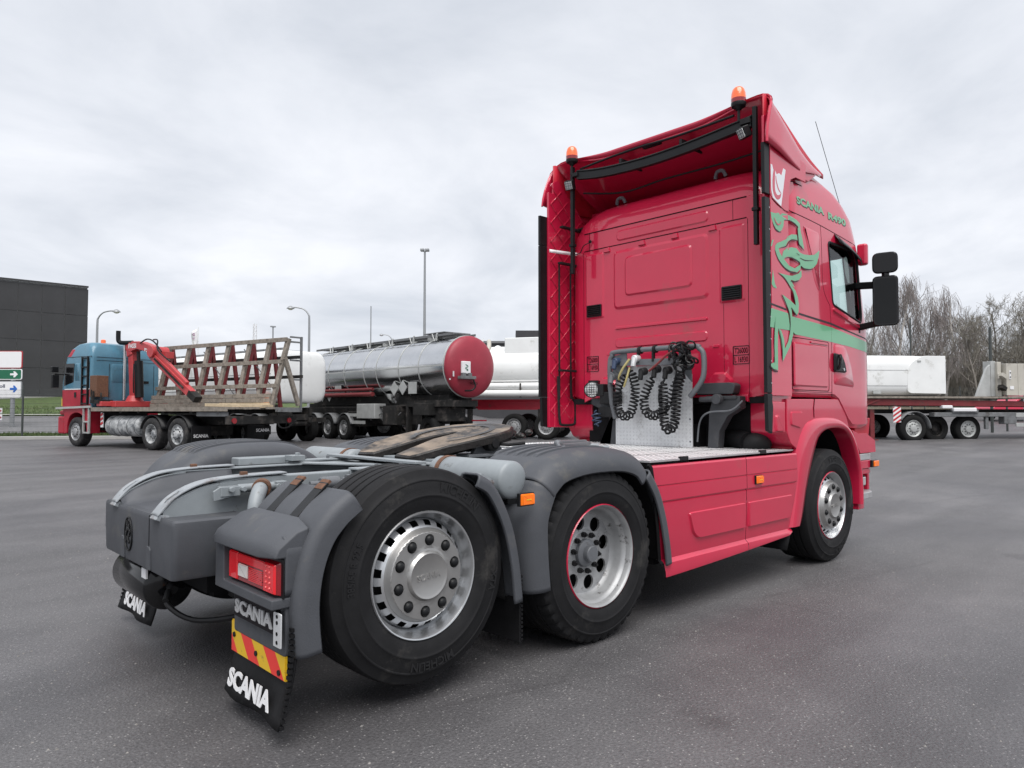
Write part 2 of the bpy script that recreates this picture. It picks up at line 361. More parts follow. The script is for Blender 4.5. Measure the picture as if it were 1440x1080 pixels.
# ground sheet
rows = []
fs = [-25, -12, -6, -3, 0, 3, 6, 8, 9, 10, 11, 12, 13, 14, 16, 18, 20, 22, 24, 26, 28, 29.4, 30, 32, 34, 37, 40, 43, 46, 50, 55, 60, 64, 70, 90, 130, 250, 600, 1500]
rs = [-1500, -500, -200, -120, -80, -60, -50, -42, -36, -30, -26, -22, -18, -15, -12, -9, -6, -3, 0, 3, 6, 9, 12, 15, 18, 22, 26, 30, 36, 44, 60, 90, 150, 400, 1500]
rows = [[(*yard(f, r), gz(f, r)) for r in rs] for f in fs]
def asphalt():
    m = bpy.data.materials.new('asphalt'); m.use_nodes = True; t = m.node_tree; b = t.nodes['Principled BSDF']; n = t.nodes.new; l = t.links.new
    g = n('ShaderNodeTexCoord')
    def nz(sc, det=5, ro=.6, dist=0):
        q = n('ShaderNodeTexNoise'); q.inputs['Scale'].default_value = sc; q.inputs['Detail'].default_value = det; q.inputs['Roughness'].default_value = ro; q.inputs['Distortion'].default_value = dist; l(g.outputs['Object'], q.inputs['Vector']); return q
    def ramp(src, a, b_, c0, c1):
        r = n('ShaderNodeMapRange'); r.inputs[1].default_value = a; r.inputs[2].default_value = b_; r.inputs[3].default_value = c0; r.inputs[4].default_value = c1; l(src, r.inputs[0]); return r.outputs[0]
    big = ramp(nz(.16, 4, .55, .6).outputs['Fac'], .35, .68, .82, 1.16); mid = ramp(nz(1.3, 6, .65).outputs['Fac'], .3, .7, .88, 1.12); fine = ramp(nz(70, 3, .6).outputs['Fac'], .3, .7, .68, 1.32)
    # light stones in the surface
    v = n('ShaderNodeTexVoronoi'); v.inputs['Scale'].default_value = 85; l(g.outputs['Object'], v.inputs['Vector'])
    sepc = n('ShaderNodeSeparateColor'); l(v.outputs['Color'], sepc.inputs[0])
    st = ramp(sepc.outputs[0], .80, .96, 0, 1); dm = ramp(v.outputs['Distance'], .18, .42, 1, 0)
    sm = n('ShaderNodeMath'); sm.operation = 'MULTIPLY'; l(st, sm.inputs[0]); l(dm, sm.inputs[1])
    def mul(a, c):
        q = n('ShaderNodeMath'); q.operation = 'MULTIPLY'; l(a, q.inputs[0]); l(c, q.inputs[1]); return q.outputs[0]
    mpn = n('ShaderNodeMapping'); mpn.inputs['Rotation'].default_value = (0, 0, -(YAW-math.pi/2+.12)); mpn.inputs['Scale'].default_value = (.10, .85, 1); l(g.outputs['Object'], mpn.inputs['Vector'])
    sk = n('ShaderNodeTexNoise'); sk.inputs['Scale'].default_value = 1.6; sk.inputs['Detail'].default_value = 5; l(mpn.outputs[0], sk.inputs['Vector'])
    tot = mul(mul(mul(big, mid), fine), ramp(sk.outputs['Fac'], .32, .68, .80, 1.2))
    mx = n('ShaderNodeMix'); mx.data_type = 'RGBA'; mx.blend_type = 'MULTIPLY'; mx.inputs[0].default_value = 1; mx.inputs[6].default_value = (.094, .091, .0935, 1); l(tot, mx.inputs[7])
    m2 = n('ShaderNodeMix'); m2.data_type = 'RGBA'; l(sm.outputs[0], m2.inputs[0]); l(mx.outputs[2], m2.inputs[6]); m2.inputs[7].default_value = (.30, .29, .285, 1)
    # faint damp streaks
    dp = nz(.26, 6, .62, 1.0); damp = ramp(dp.outputs['Fac'], .47, .62, 0, 1)
    m3 = n('ShaderNodeMix'); m3.data_type = 'RGBA'; m3.blend_type = 'MULTIPLY'; l(mul(damp, ramp(dp.outputs['Fac'], 0, 1, .62, .62)), m3.inputs[0]); l(m2.outputs[2], m3.inputs[6]); m3.inputs[7].default_value = (.62, .62, .65, 1)
    # hairline cracks and oil drips
    wv = nz(1.1, 4, .6); wm = n('ShaderNodeMix'); wm.data_type = 'VECTOR'; wm.inputs[0].default_value = .12; l(g.outputs['Object'], wm.inputs[4]); l(wv.outputs['Color'], wm.inputs[5])
    vc = n('ShaderNodeTexVoronoi'); vc.feature = 'DISTANCE_TO_EDGE'; vc.inputs['Scale'].default_value = .42; l(wm.outputs[1], vc.inputs['Vector'])
    ck = mul(ramp(vc.outputs['Distance'], .002, .010, 1, 0), ramp(nz(.35, 3, .5).outputs['Fac'], .48, .60, 0, .22))
    vo = n('ShaderNodeTexVoronoi'); vo.inputs['Scale'].default_value = .9; vo.inputs['Randomness'].default_value = 1; l(g.outputs['Object'], vo.inputs['Vector'])
    so_ = n('ShaderNodeSeparateColor'); l(vo.outputs['Color'], so_.inputs[0])
    dsum = n('ShaderNodeMath'); dsum.operation = 'ADD'; l(vo.outputs['Distance'], dsum.inputs[0]); l(ramp(nz(6, 4, .6).outputs['Fac'], .3, .7, -.07, .07), dsum.inputs[1])
    oil = mul(ramp(dsum.outputs[0], .05, .17, .40, 0), ramp(so_.outputs[1], .80, .82, 0, 1))
    mxo = n('ShaderNodeMath'); mxo.operation = 'MAXIMUM'; l(ck, mxo.inputs[0]); l(oil, mxo.inputs[1])
    m4 = n('ShaderNodeMix'); m4.data_type = 'RGBA'; l(mxo.outputs[0], m4.inputs[0]); l(m3.outputs[2], m4.inputs[6]); m4.inputs[7].default_value = (.030, .028, .029, 1)
    l(m4.outputs[2], b.inputs['Base Color'])
    l(ramp(damp, 0, 1, .54, .50), b.inputs['Roughness']); b.inputs['Specular IOR Level'].default_value = .5
    hb = nz(95, 3, .6); vb = n('ShaderNodeMath'); vb.operation = 'SUBTRACT'; l(hb.outputs['Fac'], vb.inputs[0]); l(v.outputs['Distance'], vb.inputs[1])
    bp = n('ShaderNodeBump'); bp.inputs['Strength'].default_value = .40; bp.inputs['Distance'].default_value = .006; l(vb.outputs[0], bp.inputs['Height']); l(bp.outputs[0], b.inputs['Normal'])
    return m
MATS['asphalt'] = asphalt()
rn0 = random.Random(21); mbp = MB()
for k in range(700):
    f = 2.2+rn0.random()**1.6*9; r = rn0.uniform(-.8, .8)*f; x, y = yard(f, r); q = rn0.uniform(.003, .008); z = gz(f, r); a = rn0.random()*6.28
    mbp.add([(x+q*math.cos(a), y+q*math.sin(a), z), (x-q*math.sin(a), y+q*math.cos(a), z), (x-q*math.cos(a)*1.3, y-q*math.sin(a), z), (x+q*math.sin(a), y-q*math.cos(a), z), (x, y, z+q*.8)], [(0, 1, 4), (1, 2, 4), (2, 3, 4), (3, 0, 4)])
mat('grit', (.20, .19, .18), .9, var=.5, vscale=30)
o = obj('loose_grit', mbp, 'grit', smooth=0); tag(o, 'loose grit scattered over the yard asphalt', 'grit', kind='stuff')
g = obj('yard_ground', MB().grid(rows), 'asphalt', smooth=80); g['kind'] = 'structure'
# ------------------------------------------------------------------ wheels (axle along y, outer face towards -y)
def tyre_mesh(W, R, grooves, seg=120, lug=0, rbead=.298):
    pr = [(rbead, .012), (rbead+.006, -.004), (.325, -.016), (.36, -.027), (.372, -.028), (.376, -.031), (.381, -.031), (.385, -.028), (.415, -.026), (.445, -.018), (.449, -.020), (.454, -.019), (.457, -.014), (.475, -.005)]
    k = R-.512; pr = [(r + (k if r > .37 else 0), y) for r, y in pr]
    L0 = len(pr); pr += [(R-.012, .006), (R-.004, .020)]
    n = grooves; tw = W-.04
    for g in range(n):
        c = .02 + tw*(g+1)/(n+1); pr += [(R, c-.008), (R-.013, c-.005), (R-.013, c+.005), (R, c+.008)]
    L1 = len(pr); pr += [(R-.004, W-.02), (R-.012, W-.006), (R-.05, W+.006), (R-.12, W+.016), (R-.17, W+.012), (rbead, W-.01)]
    mb = MB(); rows = []
    for i, (r, y) in enumerate(pr):
        row = []
        for q in range(seg):
            rr = r
            if lug and (L0-1 <= i <= L0+1) and q % lug == 0: rr -= .016 if i >= L0 else .009
            t = 2*math.pi*q/seg; row.append((math.cos(t)*rr, y, math.sin(t)*rr))
        rows.append(row)
    mb.grid(rows, cu=True); return mb
def arc_text(mb, s, r0, r1, ang, span, y, thick, bold=.01):
    """raised letters on a sidewall; ang = middle of the word (degrees, 0 = forward, 90 = up), read from outside (-y)"""
    def fn(a, b, d):
        t = R_(ang) - R_(a)*1; return Vector((math.cos(t)*b, y-d, math.sin(t)*b))
    lettering(mb, s, fn, -span/2, span/2, r0, r1, bold, thick=thick)
def holed_ring(mb, r0, r1, n, rc, rh, y, depth, seg=20):
    """flat ring with n round holes that have depth"""
    for i in range(n):
        t0, t1 = 2*math.pi*i/n, 2*math.pi*(i+1)/n; tm = (t0+t1)/2
        bd = []; q = seg//4
        for k in range(q): bd.append((r0, t0+(t1-t0)*k/q))
        for k in range(q): bd.append((r0+(r1-r0)*k/q, t1))
        for k in range(q): bd.append((r1, t1-(t1-t0)*k/q))
        for k in range(q): bd.append((r1-(r1-r0)*k/q, t0))
        B = [(r*math.cos(t), y, r*math.sin(t)) for r, t in bd]
        cx, cz = rc*math.cos(tm), rc*math.sin(tm); H = []
        for p in B:
            d = Vector((p[0]-cx, p[2]-cz)).normalized(); H.append((cx+d.x*rh, y, cz+d.y*rh))
        H2 = [(h[0], y+depth, h[2]) for h in H]
        mb.grid([B, H, H2], cu=True)
def nuts(name, par, m, n, r, y0, h, rad, seg=12, off=0., dome=True):
    me = None
    for i in range(n):
        t = 2*math.pi*(i+off)/n; o = (0, 0, 0)
        pr = [(rad*1.0, 0), (rad, h*.45), (rad*.86, h*.75), (rad*.5, h*.95), (1e-4, h)] if dome else [(rad, 0), (rad, h), (rad*.55, h), (rad*.5, h*1.7), (1e-4, h*1.7)]
        q = obj(name, MB().lathe(pr, seg, o, (0,-1,0)), m, par, mesh=me); me = q.data; q.location = (r*math.cos(t), y0, r*math.sin(t))
def steer_wheel(parent, name, loc, tyre_m='rubber', R=.512, W=.365, red_edge=False, text=None, spin=0.):
    """wheel with bulging cover, hub cap and ten capped nuts"""
    w0 = empty(name, loc); w0.parent = parent; w0.rotation_euler = (0, spin, 0)
    t = obj('tyre', tyre_mesh(W, R, 4), tyre_m, w0)
    if text:
        for s, r0, r1, a, sp, bo in text:
            mb = MB(); arc_text(mb, s, r0, r1, a, sp, -.0255, .0035, bo); obj('sidewall_lettering', mb, 'rubber_lettering', w0, smooth=0)
    mb = MB()      # rim: flange, well, slotted cone
    mb.lathe([(.296, .014), (.303, .004), (.304, -.006), (.300, -.012), (.294, -.010), (.288, .002), (.284, .030), (.276, .040), (.268, .055), (.262, .075)], 120)
    mb.lathe([(.262, .072), (.256, .050), (.250, .036), (.232, .020), (.222, .012)], 120, skip=lambda i, j: i in (1, 2) and (j % 6) in (0, 1, 2))
    r = obj('rim', mb, 'rim_steel', w0)
    if red_edge: obj('red_rim_edge', MB().lathe([(.3045, .004), (.308, -.004), (.306, -.010), (.302, -.0135)], 120), 'red_paint', w0)
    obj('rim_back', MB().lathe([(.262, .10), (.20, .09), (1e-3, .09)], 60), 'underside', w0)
    mb = MB()      # cover: ring with recesses for the nuts, raised cap
    mb.lathe([(.222, .014), (.214, .004), (.206, -.016), (.202, -.022)], 100)
    holed_ring(mb, .128, .202, 10, .1675, .0275, -.022, .014)
    mb.lathe([(.128, -.022), (.118, -.024), (.112, -.034), (.106, -.040), (.098, -.038), (.094, -.036), (1e-3, -.036)], 80)
    obj('wheel_cover', mb, 'hub_cover', w0)
    mb = MB()
    lettering(mb, 'SCANIA', lambda a, b, d: Vector((a, -.036-d, b)), -.066, .066, -.016, .016, .02, thick=.003)
    o = obj('hub_lettering', mb, 'hub_cover', w0, smooth=0); o.rotation_euler = (0, -spin + R_(-6), 0)
    nuts('nut_cap', w0, 'black_plastic', 10, .1675, -.010, .030, .0235, off=.5)
    return w0
def drive_wheel(parent, name, loc, tyre_m='rubber', spin=0.):
    """outer wheel of a dual pair: deep dish with round holes and bare nuts"""
    w0 = empty(name, loc); w0.parent = parent; w0.rotation_euler = (0, spin, 0)
    t = obj('tyre', tyre_mesh(.30, .512, 3, seg=180, lug=4), tyre_m, w0)
    obj('inner_tyre', tyre_mesh(.30, .512, 3, seg=90), tyre_m, w0).location = (0, .335, 0)
    mb = MB()
    mb.lathe([(.296, .014), (.303, .004), (.304, -.006), (.300, -.012), (.294, -.008), (.288, .004), (.284, .03), (.272, .042), (.266, .06), (.262, .10), (.256, .112), (.250, .124), (.247, .128), (.240, .130)], 120)
    r = obj('rim', mb, 'rim_dirty', w0)
    obj('red_rim_edge', MB().lathe([(.3045, .004), (.308, -.004), (.306, -.010), (.302, -.0135)], 120), 'red_paint', w0)
    mb = MB(); holed_ring(mb, .135, .240, 8, .189, .045, .130, .014); mb.lathe([(.135, .130), (.13, .126), (.08, .126)], 80)
    obj('wheel_disc', mb, 'rim_dirty', w0)
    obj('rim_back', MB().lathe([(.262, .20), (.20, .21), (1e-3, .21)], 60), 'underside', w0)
    mb = MB(); mb.lathe([(.085, .128), (.082, .105), (.075, .098), (.052, .092), (.05, .062), (.045, .056), (1e-3, .056)], 48)
    obj('hub', mb, 'frame_grey', w0)
    nuts('wheel_nut', w0, 'dark_metal', 10, .112, .126, .022, .0165, 6, dome=False)
    return w0
# ------------------------------------------------------------------ the red tractor unit: chassis
# x forward, y to its left, z up; origin on the ground under the drive axle
T = empty('tractor_truck', (0,0,0), 0, 'red six-wheeled tractor truck with tall roof spoiler and lifted rear axle in the foreground', 'truck')
ZR = .512; FX = 3.307; TX = -1.279; TZ = .596
TT = [('385/55 R 22.5', .395, .432, 172, 32, .015), ('MICHELIN', .395, .445, 66, 36, .02), ('MICHELIN', .40, .44, 278, 34, .02), ('XTA', .40, .44, 352, 14, .02)]
fw = steer_wheel(T, 'front_wheel', (FX, -1.232, ZR), red_edge=True, text=[('MICHELIN', .395, .44, 84, 36, .02), ('MICHELIN', .395, .44, 290, 36, .02), ('XF', .40, .44, 350, 12, .02)])
tw = steer_wheel(T, 'tag_wheel', (TX, -1.225, TZ), text=TT, spin=R_(4))
dw = drive_wheel(T, 'drive_wheel', (0, -1.245, ZR), spin=R_(10))
for src, x, y, z, nm in ((fw, FX, 1.232, ZR, 'front_wheel'), (tw, TX, 1.225, TZ, 'tag_wheel'), (dw, 0, 1.245, ZR, 'drive_wheel')):
    c = copytree(src, T, (x, y, z), math.pi)
tag(tw, 'raised right rear wheel with its mudguard top missing')

# frame rails, C section, tapering at the tail
TOPZ = [(-2.20, .892), (-2.15, .945), (-2.02, 1.0), (-1.86, 1.022), (-1.6, 1.03), (2.28, 1.03)]
def railtop(x):
    for (a, za), (b, zb) in zip(TOPZ, TOPZ[1:]):
        if x <= b: return za + (zb-za)*max(0, (x-a)/(b-a))
    return TOPZ[-1][1]
for s in (-1, 1):
    poly = TOPZ + [(2.28, .76), (-1.9, .76), (-2.19, .80)]
    mb = MB(); mb.prism(poly, SIDE(), -s*.385 - .006, -s*.385 + .006)
    tp = smoothpath([(x, 0, z) for x, z in TOPZ], 5)
    mb.grid([[(p.x, s*(.385+.004), p.z+.003) for p in tp], [(p.x, s*.30, p.z+.003) for p in tp], [(p.x, s*.30, p.z-.006) for p in tp], [(p.x, s*(.385+.004), p.z-.006) for p in tp]], cv=True)
    mb.box((.1, s*.345, .764), (4.2, .085, .010))
    obj('frame_rail', mb, 'light_grey', T, bevel=.004)
    # worn guide ramp on the tail end, with an oblong slot
    mb = MB(); P = smoothpath([(-2.225, 0, .872), (-2.15, 0, .952), (-2.02, 0, 1.012), (-1.84, 0, 1.034), (-1.58, 0, 1.040)], 6)
    n = len(P)
    rows = [[(p.x, s*y, p.z+h) for p in P] for y, h in ((.296, .004), (.299, .010), (.330, .011), (.362, .011), (.397, .010), (.400, .004))]
    mb.grid(rows, skip=lambda i, j: i == 2 and 4 <= j <= 7)
    obj('guide_ramp', mb, 'worn_grey', T, solid=.012)
    obj('ramp_slot', MB().prism([(-2.19, .880), (-2.12, .952), (-2.10, .945), (-2.17, .870)], SIDE(), -s*.346-.015, -s*.346+.015), 'underside', T)
    mb = MB()
    for x in (-1.80,): mb.box((x, s*.36, railtop(x)+.026), (.035, .03, .026))
    obj('stop_lug', mb, 'rust', T, bevel=.004)
    obj('ramp_hook', MB().prism([(-2.235, .862), (-2.215, .885), (-2.17, .875), (-2.165, .852), (-2.20, .845)], SIDE(), -s*.35-.045, -s*.35+.045), 'worn_grey', T, bevel=.004)
# cross members
for x in (-1.5, -1.0, -.35, .4, 1.2): obj('cross_member', MB().box((x, 0, .88), (.09, .76, .20)), 'frame_grey', T, bevel=.008)

# scooped cover between the ramps and the tail box
mb = MB(); rows = []
for i in range(19):
    x = -2.205 + i*(.60/18); t = i/18; base = .862 + .075*t
    row = []
    for k in range(25):
        v = -1 + 2*k/24; q = min(1, max(0, (abs(v)-.74)/.24)); q = q*q*(3-2*q)
        row.append((x, v*.31, base + (railtop(x)+.004-base)*q))
    rows.append(row)
mb.grid(rows); obj('rear_scoop_cover', mb, 'fender_grey', T, smooth=60, solid=.008)
mb = MB()
plan = rnd([(-2.212, -.575), (-1.86, -.585), (-1.86, .585), (-2.212, .575)], [.03, .01, .01, .03])
mid = [(x*1.0 + (.012 if x < -2.1 else 0), y*.985) for x, y in plan]
rows = []
for z, k in ((.868, .955), (.872, .975), (.862, .996), (.845, 1.0), (.72, 1.0), (.70, .992), (.61, .985), (.597, .97)):
    rows.append([(-2.0+(x+2.0)*k, y*k, z - (.02 if (z < .75 and abs(y) < .35 and False) else 0)) for x, y in plan])
mb.grid(rows, cu=True); n0 = len(mb.v)
mb.add(rows[0], [tuple(range(len(plan)))]); mb.add(rows[-1], [tuple(range(len(plan)))])
tb = obj('tail_box', mb, 'fender_grey', T, smooth=40)
mb = MB()
for a in (-.20, .235):
    mb.prism([(a-.03, .60), (a+.03, .60), (a+.028, .70), (a+.012, .715), (a-.02, .715)], BACK(-2.20), 0, .018)
obj('tow_eye_cover', mb, 'fender_grey', tb, bevel=.006)
obj('cover_seam', MB().box((-2.212, -.235, .79), (.004, .005, .15)), 'underside', tb)
# emblem moulded into the cover: oval shield, crowned beast head
mb = MB(); B = BACK(-2.213); ec = (-.10, .735)
ov = [(ec[0]+.062*math.cos(2*math.pi*k/40), ec[1]+.085*math.sin(2*math.pi*k/40)) for k in range(40)]
mb.tube([B @ Vector((a, b, .002)) for a, b in ov], .0045, 6, closed=True)
def emb(pts, ws):
    A, C = stroke([(ec[0]+p[0], ec[1]+p[1]) for p in pts], ws, 4); mb.grid([[B @ Vector((a, b, .006)) for a, b in A], [B @ Vector((a, b, .006)) for a, b in C]])
emb([(-.03,-.045), (-.035,-.005), (-.012,.022), (.012,.026), (.036,.012)], [.016,.02,.02,.016,.006])
emb([(.036,.012), (.018,.0), (.024,-.012)], [.01,.014,.008])
emb([(-.012,-.012), (.0,-.034), (.022,-.045)], [.012,.016,.01])
emb([(-.03,.04), (0,.046), (.03,.04)], [.012,.012,.012])
for q in (-.026, 0, .026): emb([(q,.045), (q*1.2,.068)], [.012,.005])
obj('crest', mb, 'black_plastic', tb, solid=.006)

# underslung air tanks and lines at the tail
def airtank(name, p0, p1, r, m, par=T, band=None):
    mb = MB(); p0, p1 = Vector(p0), Vector(p1); L = (p1-p0).length
    pr = [(1e-4, -.28*r)] + [(r*math.sin(t), -.28*r*math.cos(t)) for t in (.35, .7, 1.0, 1.3)] + [(r, .0), (r, L)] + [(r*math.sin(t), L+.28*r*math.cos(t)) for t in (1.3, 1.0, .7, .35)] + [(1e-4, L+.28*r)]
    mb.lathe(pr, 40, p0, p1-p0); o = obj(name, mb, m, par, smooth=50)
    if band:
        for f in band:
            q = p0.lerp(p1, f); d = (p1-p0).normalized()
            mbb = MB(); mbb.lathe([(r+.001, -.018), (r+.006, -.017), (r+.006, .017), (r+.001, .018)], 40, q, d); obj('tank_strap', mbb, 'rust', o)
    return o
airtank('rear_air_tank', (-2.06, .50, .47), (-2.06, -.05, .47), .125, 'black_gloss')
airtank('rear_air_tank', (-1.72, -.22, .49), (-1.72, -.60, .49), .125, 'dark_metal')
mb = MB(); mb.tube(smoothpath([(-2.06, -.10, .45), (-2.10, -.17, .40), (-2.02, -.30, .335), (-1.88, -.48, .36), (-1.74, -.58, .42)], 8), .014, 8); obj('air_hose', mb, 'hose_black', T)
mb = MB(); mb.cyl((-2.06, -.07, .47), (-2.06, -.13, .458), .022, 12); mb.cyl((-2.08, -.12, .455), (-2.11, -.17, .42), .016, 10); obj('hose_fitting', mb, 'dark_metal', T)
obj('type_plate', MB().box((-2.17, -.03, .545), (.01, .07, .05)), 'letter_white', T)
mb = MB(); mb.box((-1.95, 0, .55), (.12, .9, .12)); mb.box((-1.55, 0, .50), (.7, .5, .16)); mb.box((-1.6, .42, .42), (.3, .3, .2)); mb.cyl((TX, -1.0, TZ), (TX, 1.0, TZ), .06, 16); mb.cyl((0, -.95, ZR), (0, .95, ZR), .12, 20)
mb.sphere((0, 0, ZR), .24, 20, 12); mb.box((.5, 0, .6), (3.8, .5, .16)); mb.cyl((.2, 0, .55), (2.0, 0, .72), .06, 12); mb.box((2.3, 0, .75), (.9, .55, .55)); mb.cyl((FX, -.95, ZR), (FX, .95, ZR), .07, 14)
for s in (-1, 1):
    mb.cyl((TX-.3, s*.48, .50), (TX-.3, s*.48, .80), .14, 20); mb.cyl((.42, s*.48, .45), (.42, s*.48, .80), .14, 20); mb.cyl((-.45, s*.48, .45), (-.45, s*.48, .80), .14, 20)
    mb.box((1.15, s*.86, .62), (.95, .56, .56)); mb.box((3.3, s*.5, .6), (1.5, .08, .06)); mb.box((-.64, s*.75, .82), (.05, .5, .1))
obj('running_gear', mb, 'underside', T)

# bent pipe, clamp and bracket beside the right tail
mb = MB(); mb.tube(smoothpath([(-1.72, -.40, .985), (-1.745, -.46, .99), (-1.79, -.53, .975), (-1.825, -.57, .92), (-1.835, -.585, .85), (-1.83, -.59, .74)], 6), .037, 16); obj('guard_stay', mb, 'light_grey', T)
mb = MB(); q = Vector((-1.765, -.50, .987)); d = Vector((-.045, -.07, -.012)).normalized(); mb.lathe([(.036, -.02), (.046, -.018), (.046, .018), (.036, .02)], 24, q, d); obj('stay_clamp', mb, 'rust', T)
mb = MB(); mb.prism([(-1.98, .93), (-1.86, .955), (-1.86, 1.0), (-1.95, 1.0), (-1.985, .98)], SIDE(), .43, .445); mb.box((-1.90, -.425, .975), (.10, .05, .05)); mb.cyl((-1.86, -.43, .985), (-1.62, -.43, .985), .022, 12); mb.box((-1.64, -.44, .975), (.06, .06, .07))
for x in (-1.90, -1.84, -1.66): mb.cyl((x, -.45, .985), (x, -.475, .985), .016, 6)
obj('stay_bracket', mb, 'light_grey', T, bevel=.004)
mb = MB(); mb.cyl((-1.44, -.50, .985), (-1.33, -.50, .985), .036, 16, ch=.006); mb.cyl((-1.50, -.50, .985), (-1.25, -.50, .985), .016, 10); mb.box((-1.25, -.48, .985), (.03, .06, .07)); mb.cyl((-1.25, -.42, .985), (-1.25, -.53, .985), .02, 8)
obj('damper', mb, 'frame_grey', T)

# grey air tanks across the frame, between the two rear axles
airtank('air_tank', (-.62, -.50, .995), (-.62, -1.13, .995), .105, 'light_grey', band=[.12])
airtank('air_tank', (-.62, .50, .995), (-.62, 1.13, .995), .105, 'light_grey', band=[.12])
# mounting plates under the fifth wheel
for s in (-1, 1):
    for k in range(26):
        obj('rail_bolt', MB().cyl((0, 0, 0), (0, s*.014, 0), .013, 6), 'frame_grey', T, loc=(-1.55+k*.145, s*.391, .965 if k % 2 else .84)) if k == 0 else None
    bm_ = bpy.data.objects[-1] if False else [o for o in bpy.data.objects if o.name.startswith('rail_bolt')][-1]
    for k in range(1, 26):
        c = bm_.copy(); col.objects.link(c); c.location = (-1.55+k*.145, s*.391, .965 if k % 2 else .84)
for i, (y, z, m_) in enumerate(((.30, .985, 'hose_black'), (.27, .97, 'hose_black'), (.24, .985, 'hose_blue'))):
    P_ = [(-1.6+.35*k, y+.015*math.sin(k*1.7+i), z+.015*math.sin(k*2.3+i*2)-.03) for k in range(9)]
    obj('cable_run', MB().tube(smoothpath(P_, 5), .011, 6), m_, T); obj('cable_run', MB().tube(smoothpath([(p[0], -p[1], p[2]) for p in P_], 5), .010, 6), m_, T)
mb = MB(); mb.box((-.15, 0, 1.052), (1.15, 1.0, .012))
obj('mounting_plate', mb, 'light_grey', T, bevel=.003)
for x in (-.80, -.60, .28, .46):
    obj('mounting_beam', MB().box((x, 0, 1.066), (.08, 1.06, .016)), 'light_grey', T, bevel=.003)
for s in (-1, 1):
    obj('rail_angle', MB().box((-.35, s*.43, 1.046), (1.7, .10, .012)).box((-.35, s*.40, 1.0), (1.7, .012, .09)), 'light_grey', T, bevel=.003)
    mb = MB()
    for k in range(9): mb.cyl((-1.05+k*.17, s*.44, 1.05), (-1.05+k*.17, s*.44, 1.068), .013, 6)
    fine(obj('angle_bolts', mb, 'frame_grey', T))
obj('diagonal_brace', MB().bar((-1.15, .42, 1.035), (-.72, -.34, 1.035), .10, .012), 'light_grey', T, bevel=.003)
obj('valve_block', MB().box((-1.16, .36, 1.07), (.09, .11, .035)).cyl((-1.16, .33, 1.07), (-1.16, .33, 1.105), .014, 8).cyl((-1.13, .37, 1.07), (-1.13, .37, 1.10), .012, 8), 'light_grey', T, bevel=.003)
obj('side_pad', MB().box((-1.30, .47, 1.055), (.42, .12, .05)), 'light_grey', T, bevel=.008)
# fifth wheel: tilted slotted plate on two pedestals
f5 = empty('fifth_wheel', (-.16, 0, 1.165)); f5.parent = T; f5.rotation_euler = (0, R_(-9.5), 0)
half = [(-.545, -.118), (-.16, -.062), (-.062, -.055), (-.045, -.05), (0, -.062)]
out5 = [(-.56, -.125), (-.575, -.30), (-.53, -.345), (-.36, -.425), (-.15, -.478), (.05, -.480), (.20, -.435), (.32, -.33), (.385, -.18), (.405, 0)]
right = out5; left = [(x, -y) for x, y in out5[::-1][1:]]
slot = [(-.56, .125), (-.20, .062), (-.065, .056), (.0, .052), (.045, .03), (.055, 0), (.045, -.03), (.0, -.052), (-.065, -.056), (-.20, -.062)]
poly = rnd(right + left[:-1] + [left[-1]], .03, 3) 
poly = right + left + slot[1:]
mb = MB(); n = len(poly); ins = offset(poly, -.012)
def droop(x): return -.03*max(0, (-x-.28)/.28)**1.5
vs = [(a, b, .052+droop(a)) for a, b in ins] + [(a, b, .042+droop(a)) for a, b in poly] + [(a, b, .0+droop(a)*.6) for a, b in poly]
mb.mi = 0; mb.add(vs[:n], [tuple(range(n))]); mb.mi = 1
mb.add(vs, [(i, (i+1) % n, n+(i+1) % n, n+i) for i in range(n)] + [(n+i, n+(i+1) % n, 2*n+(i+1) % n, 2*n+i) for i in range(n)] + [tuple(range(2*n, 3*n))[::-1]])
obj('coupling_plate', mb, ['steel_worn', 'grease'], f5, smooth=30)
mb = MB(); ring = []
for k in range(33):
    t = R_(-140 + 280*k/32); ring.append((.03+.27*math.cos(t), .31*math.sin(t)))
A, C = stroke(ring, [.045]*33, 2); mb.grid([[(a, b, .0535) for a, b in A], [(a, b, .0535) for a, b in C]]); obj('wear_groove', mb, 'grease', f5)
obj('jaw', MB().cyl((0,0,-.05), (0,0,.02), .10, 24), 'grease', f5)
for s in (-1, 1):
    obj('plate_pivot', MB().cyl((0, s*.40, -.005), (0, s*.475, -.005), .052, 24, ch=.008).cyl((0, s*.475, -.005), (0, s*.49, -.005), .03, 16), 'dark_metal', f5)
    obj('rib', MB().box((-.18, s*.26, -.02), (.5, .03, .06)).box((.1, s*.30, -.02), (.4, .03, .06)), 'grease', f5)
    mb = MB(); mb.prism([(-.30, 1.06), (.02, 1.06), (-.07, 1.17), (-.13, 1.21), (-.19, 1.21), (-.25, 1.15)], SIDE(), -s*.385-.02, -s*.385+.02); mb.box((-.15, s*.385, 1.082), (.42, .14, .022))
    obj('fifth_wheel_pedestal', mb, 'frame_grey', T, bevel=.006)
obj('release_handle', MB().tube([(.05, -.30, -.02), (.08, -.52, -.03), (.16, -.60, -.03)], .011, 8), 'dark_metal', f5)
mb = MB()
for k in range(14): mb.sphere((.34+random.uniform(-.06,.08), -.10-random.random()*.35, .0+random.uniform(-.03,.02)), random.uniform(.02,.045), 8, 6, (1,1,.7))
fine(obj('grease_clumps', mb, 'grease', f5))
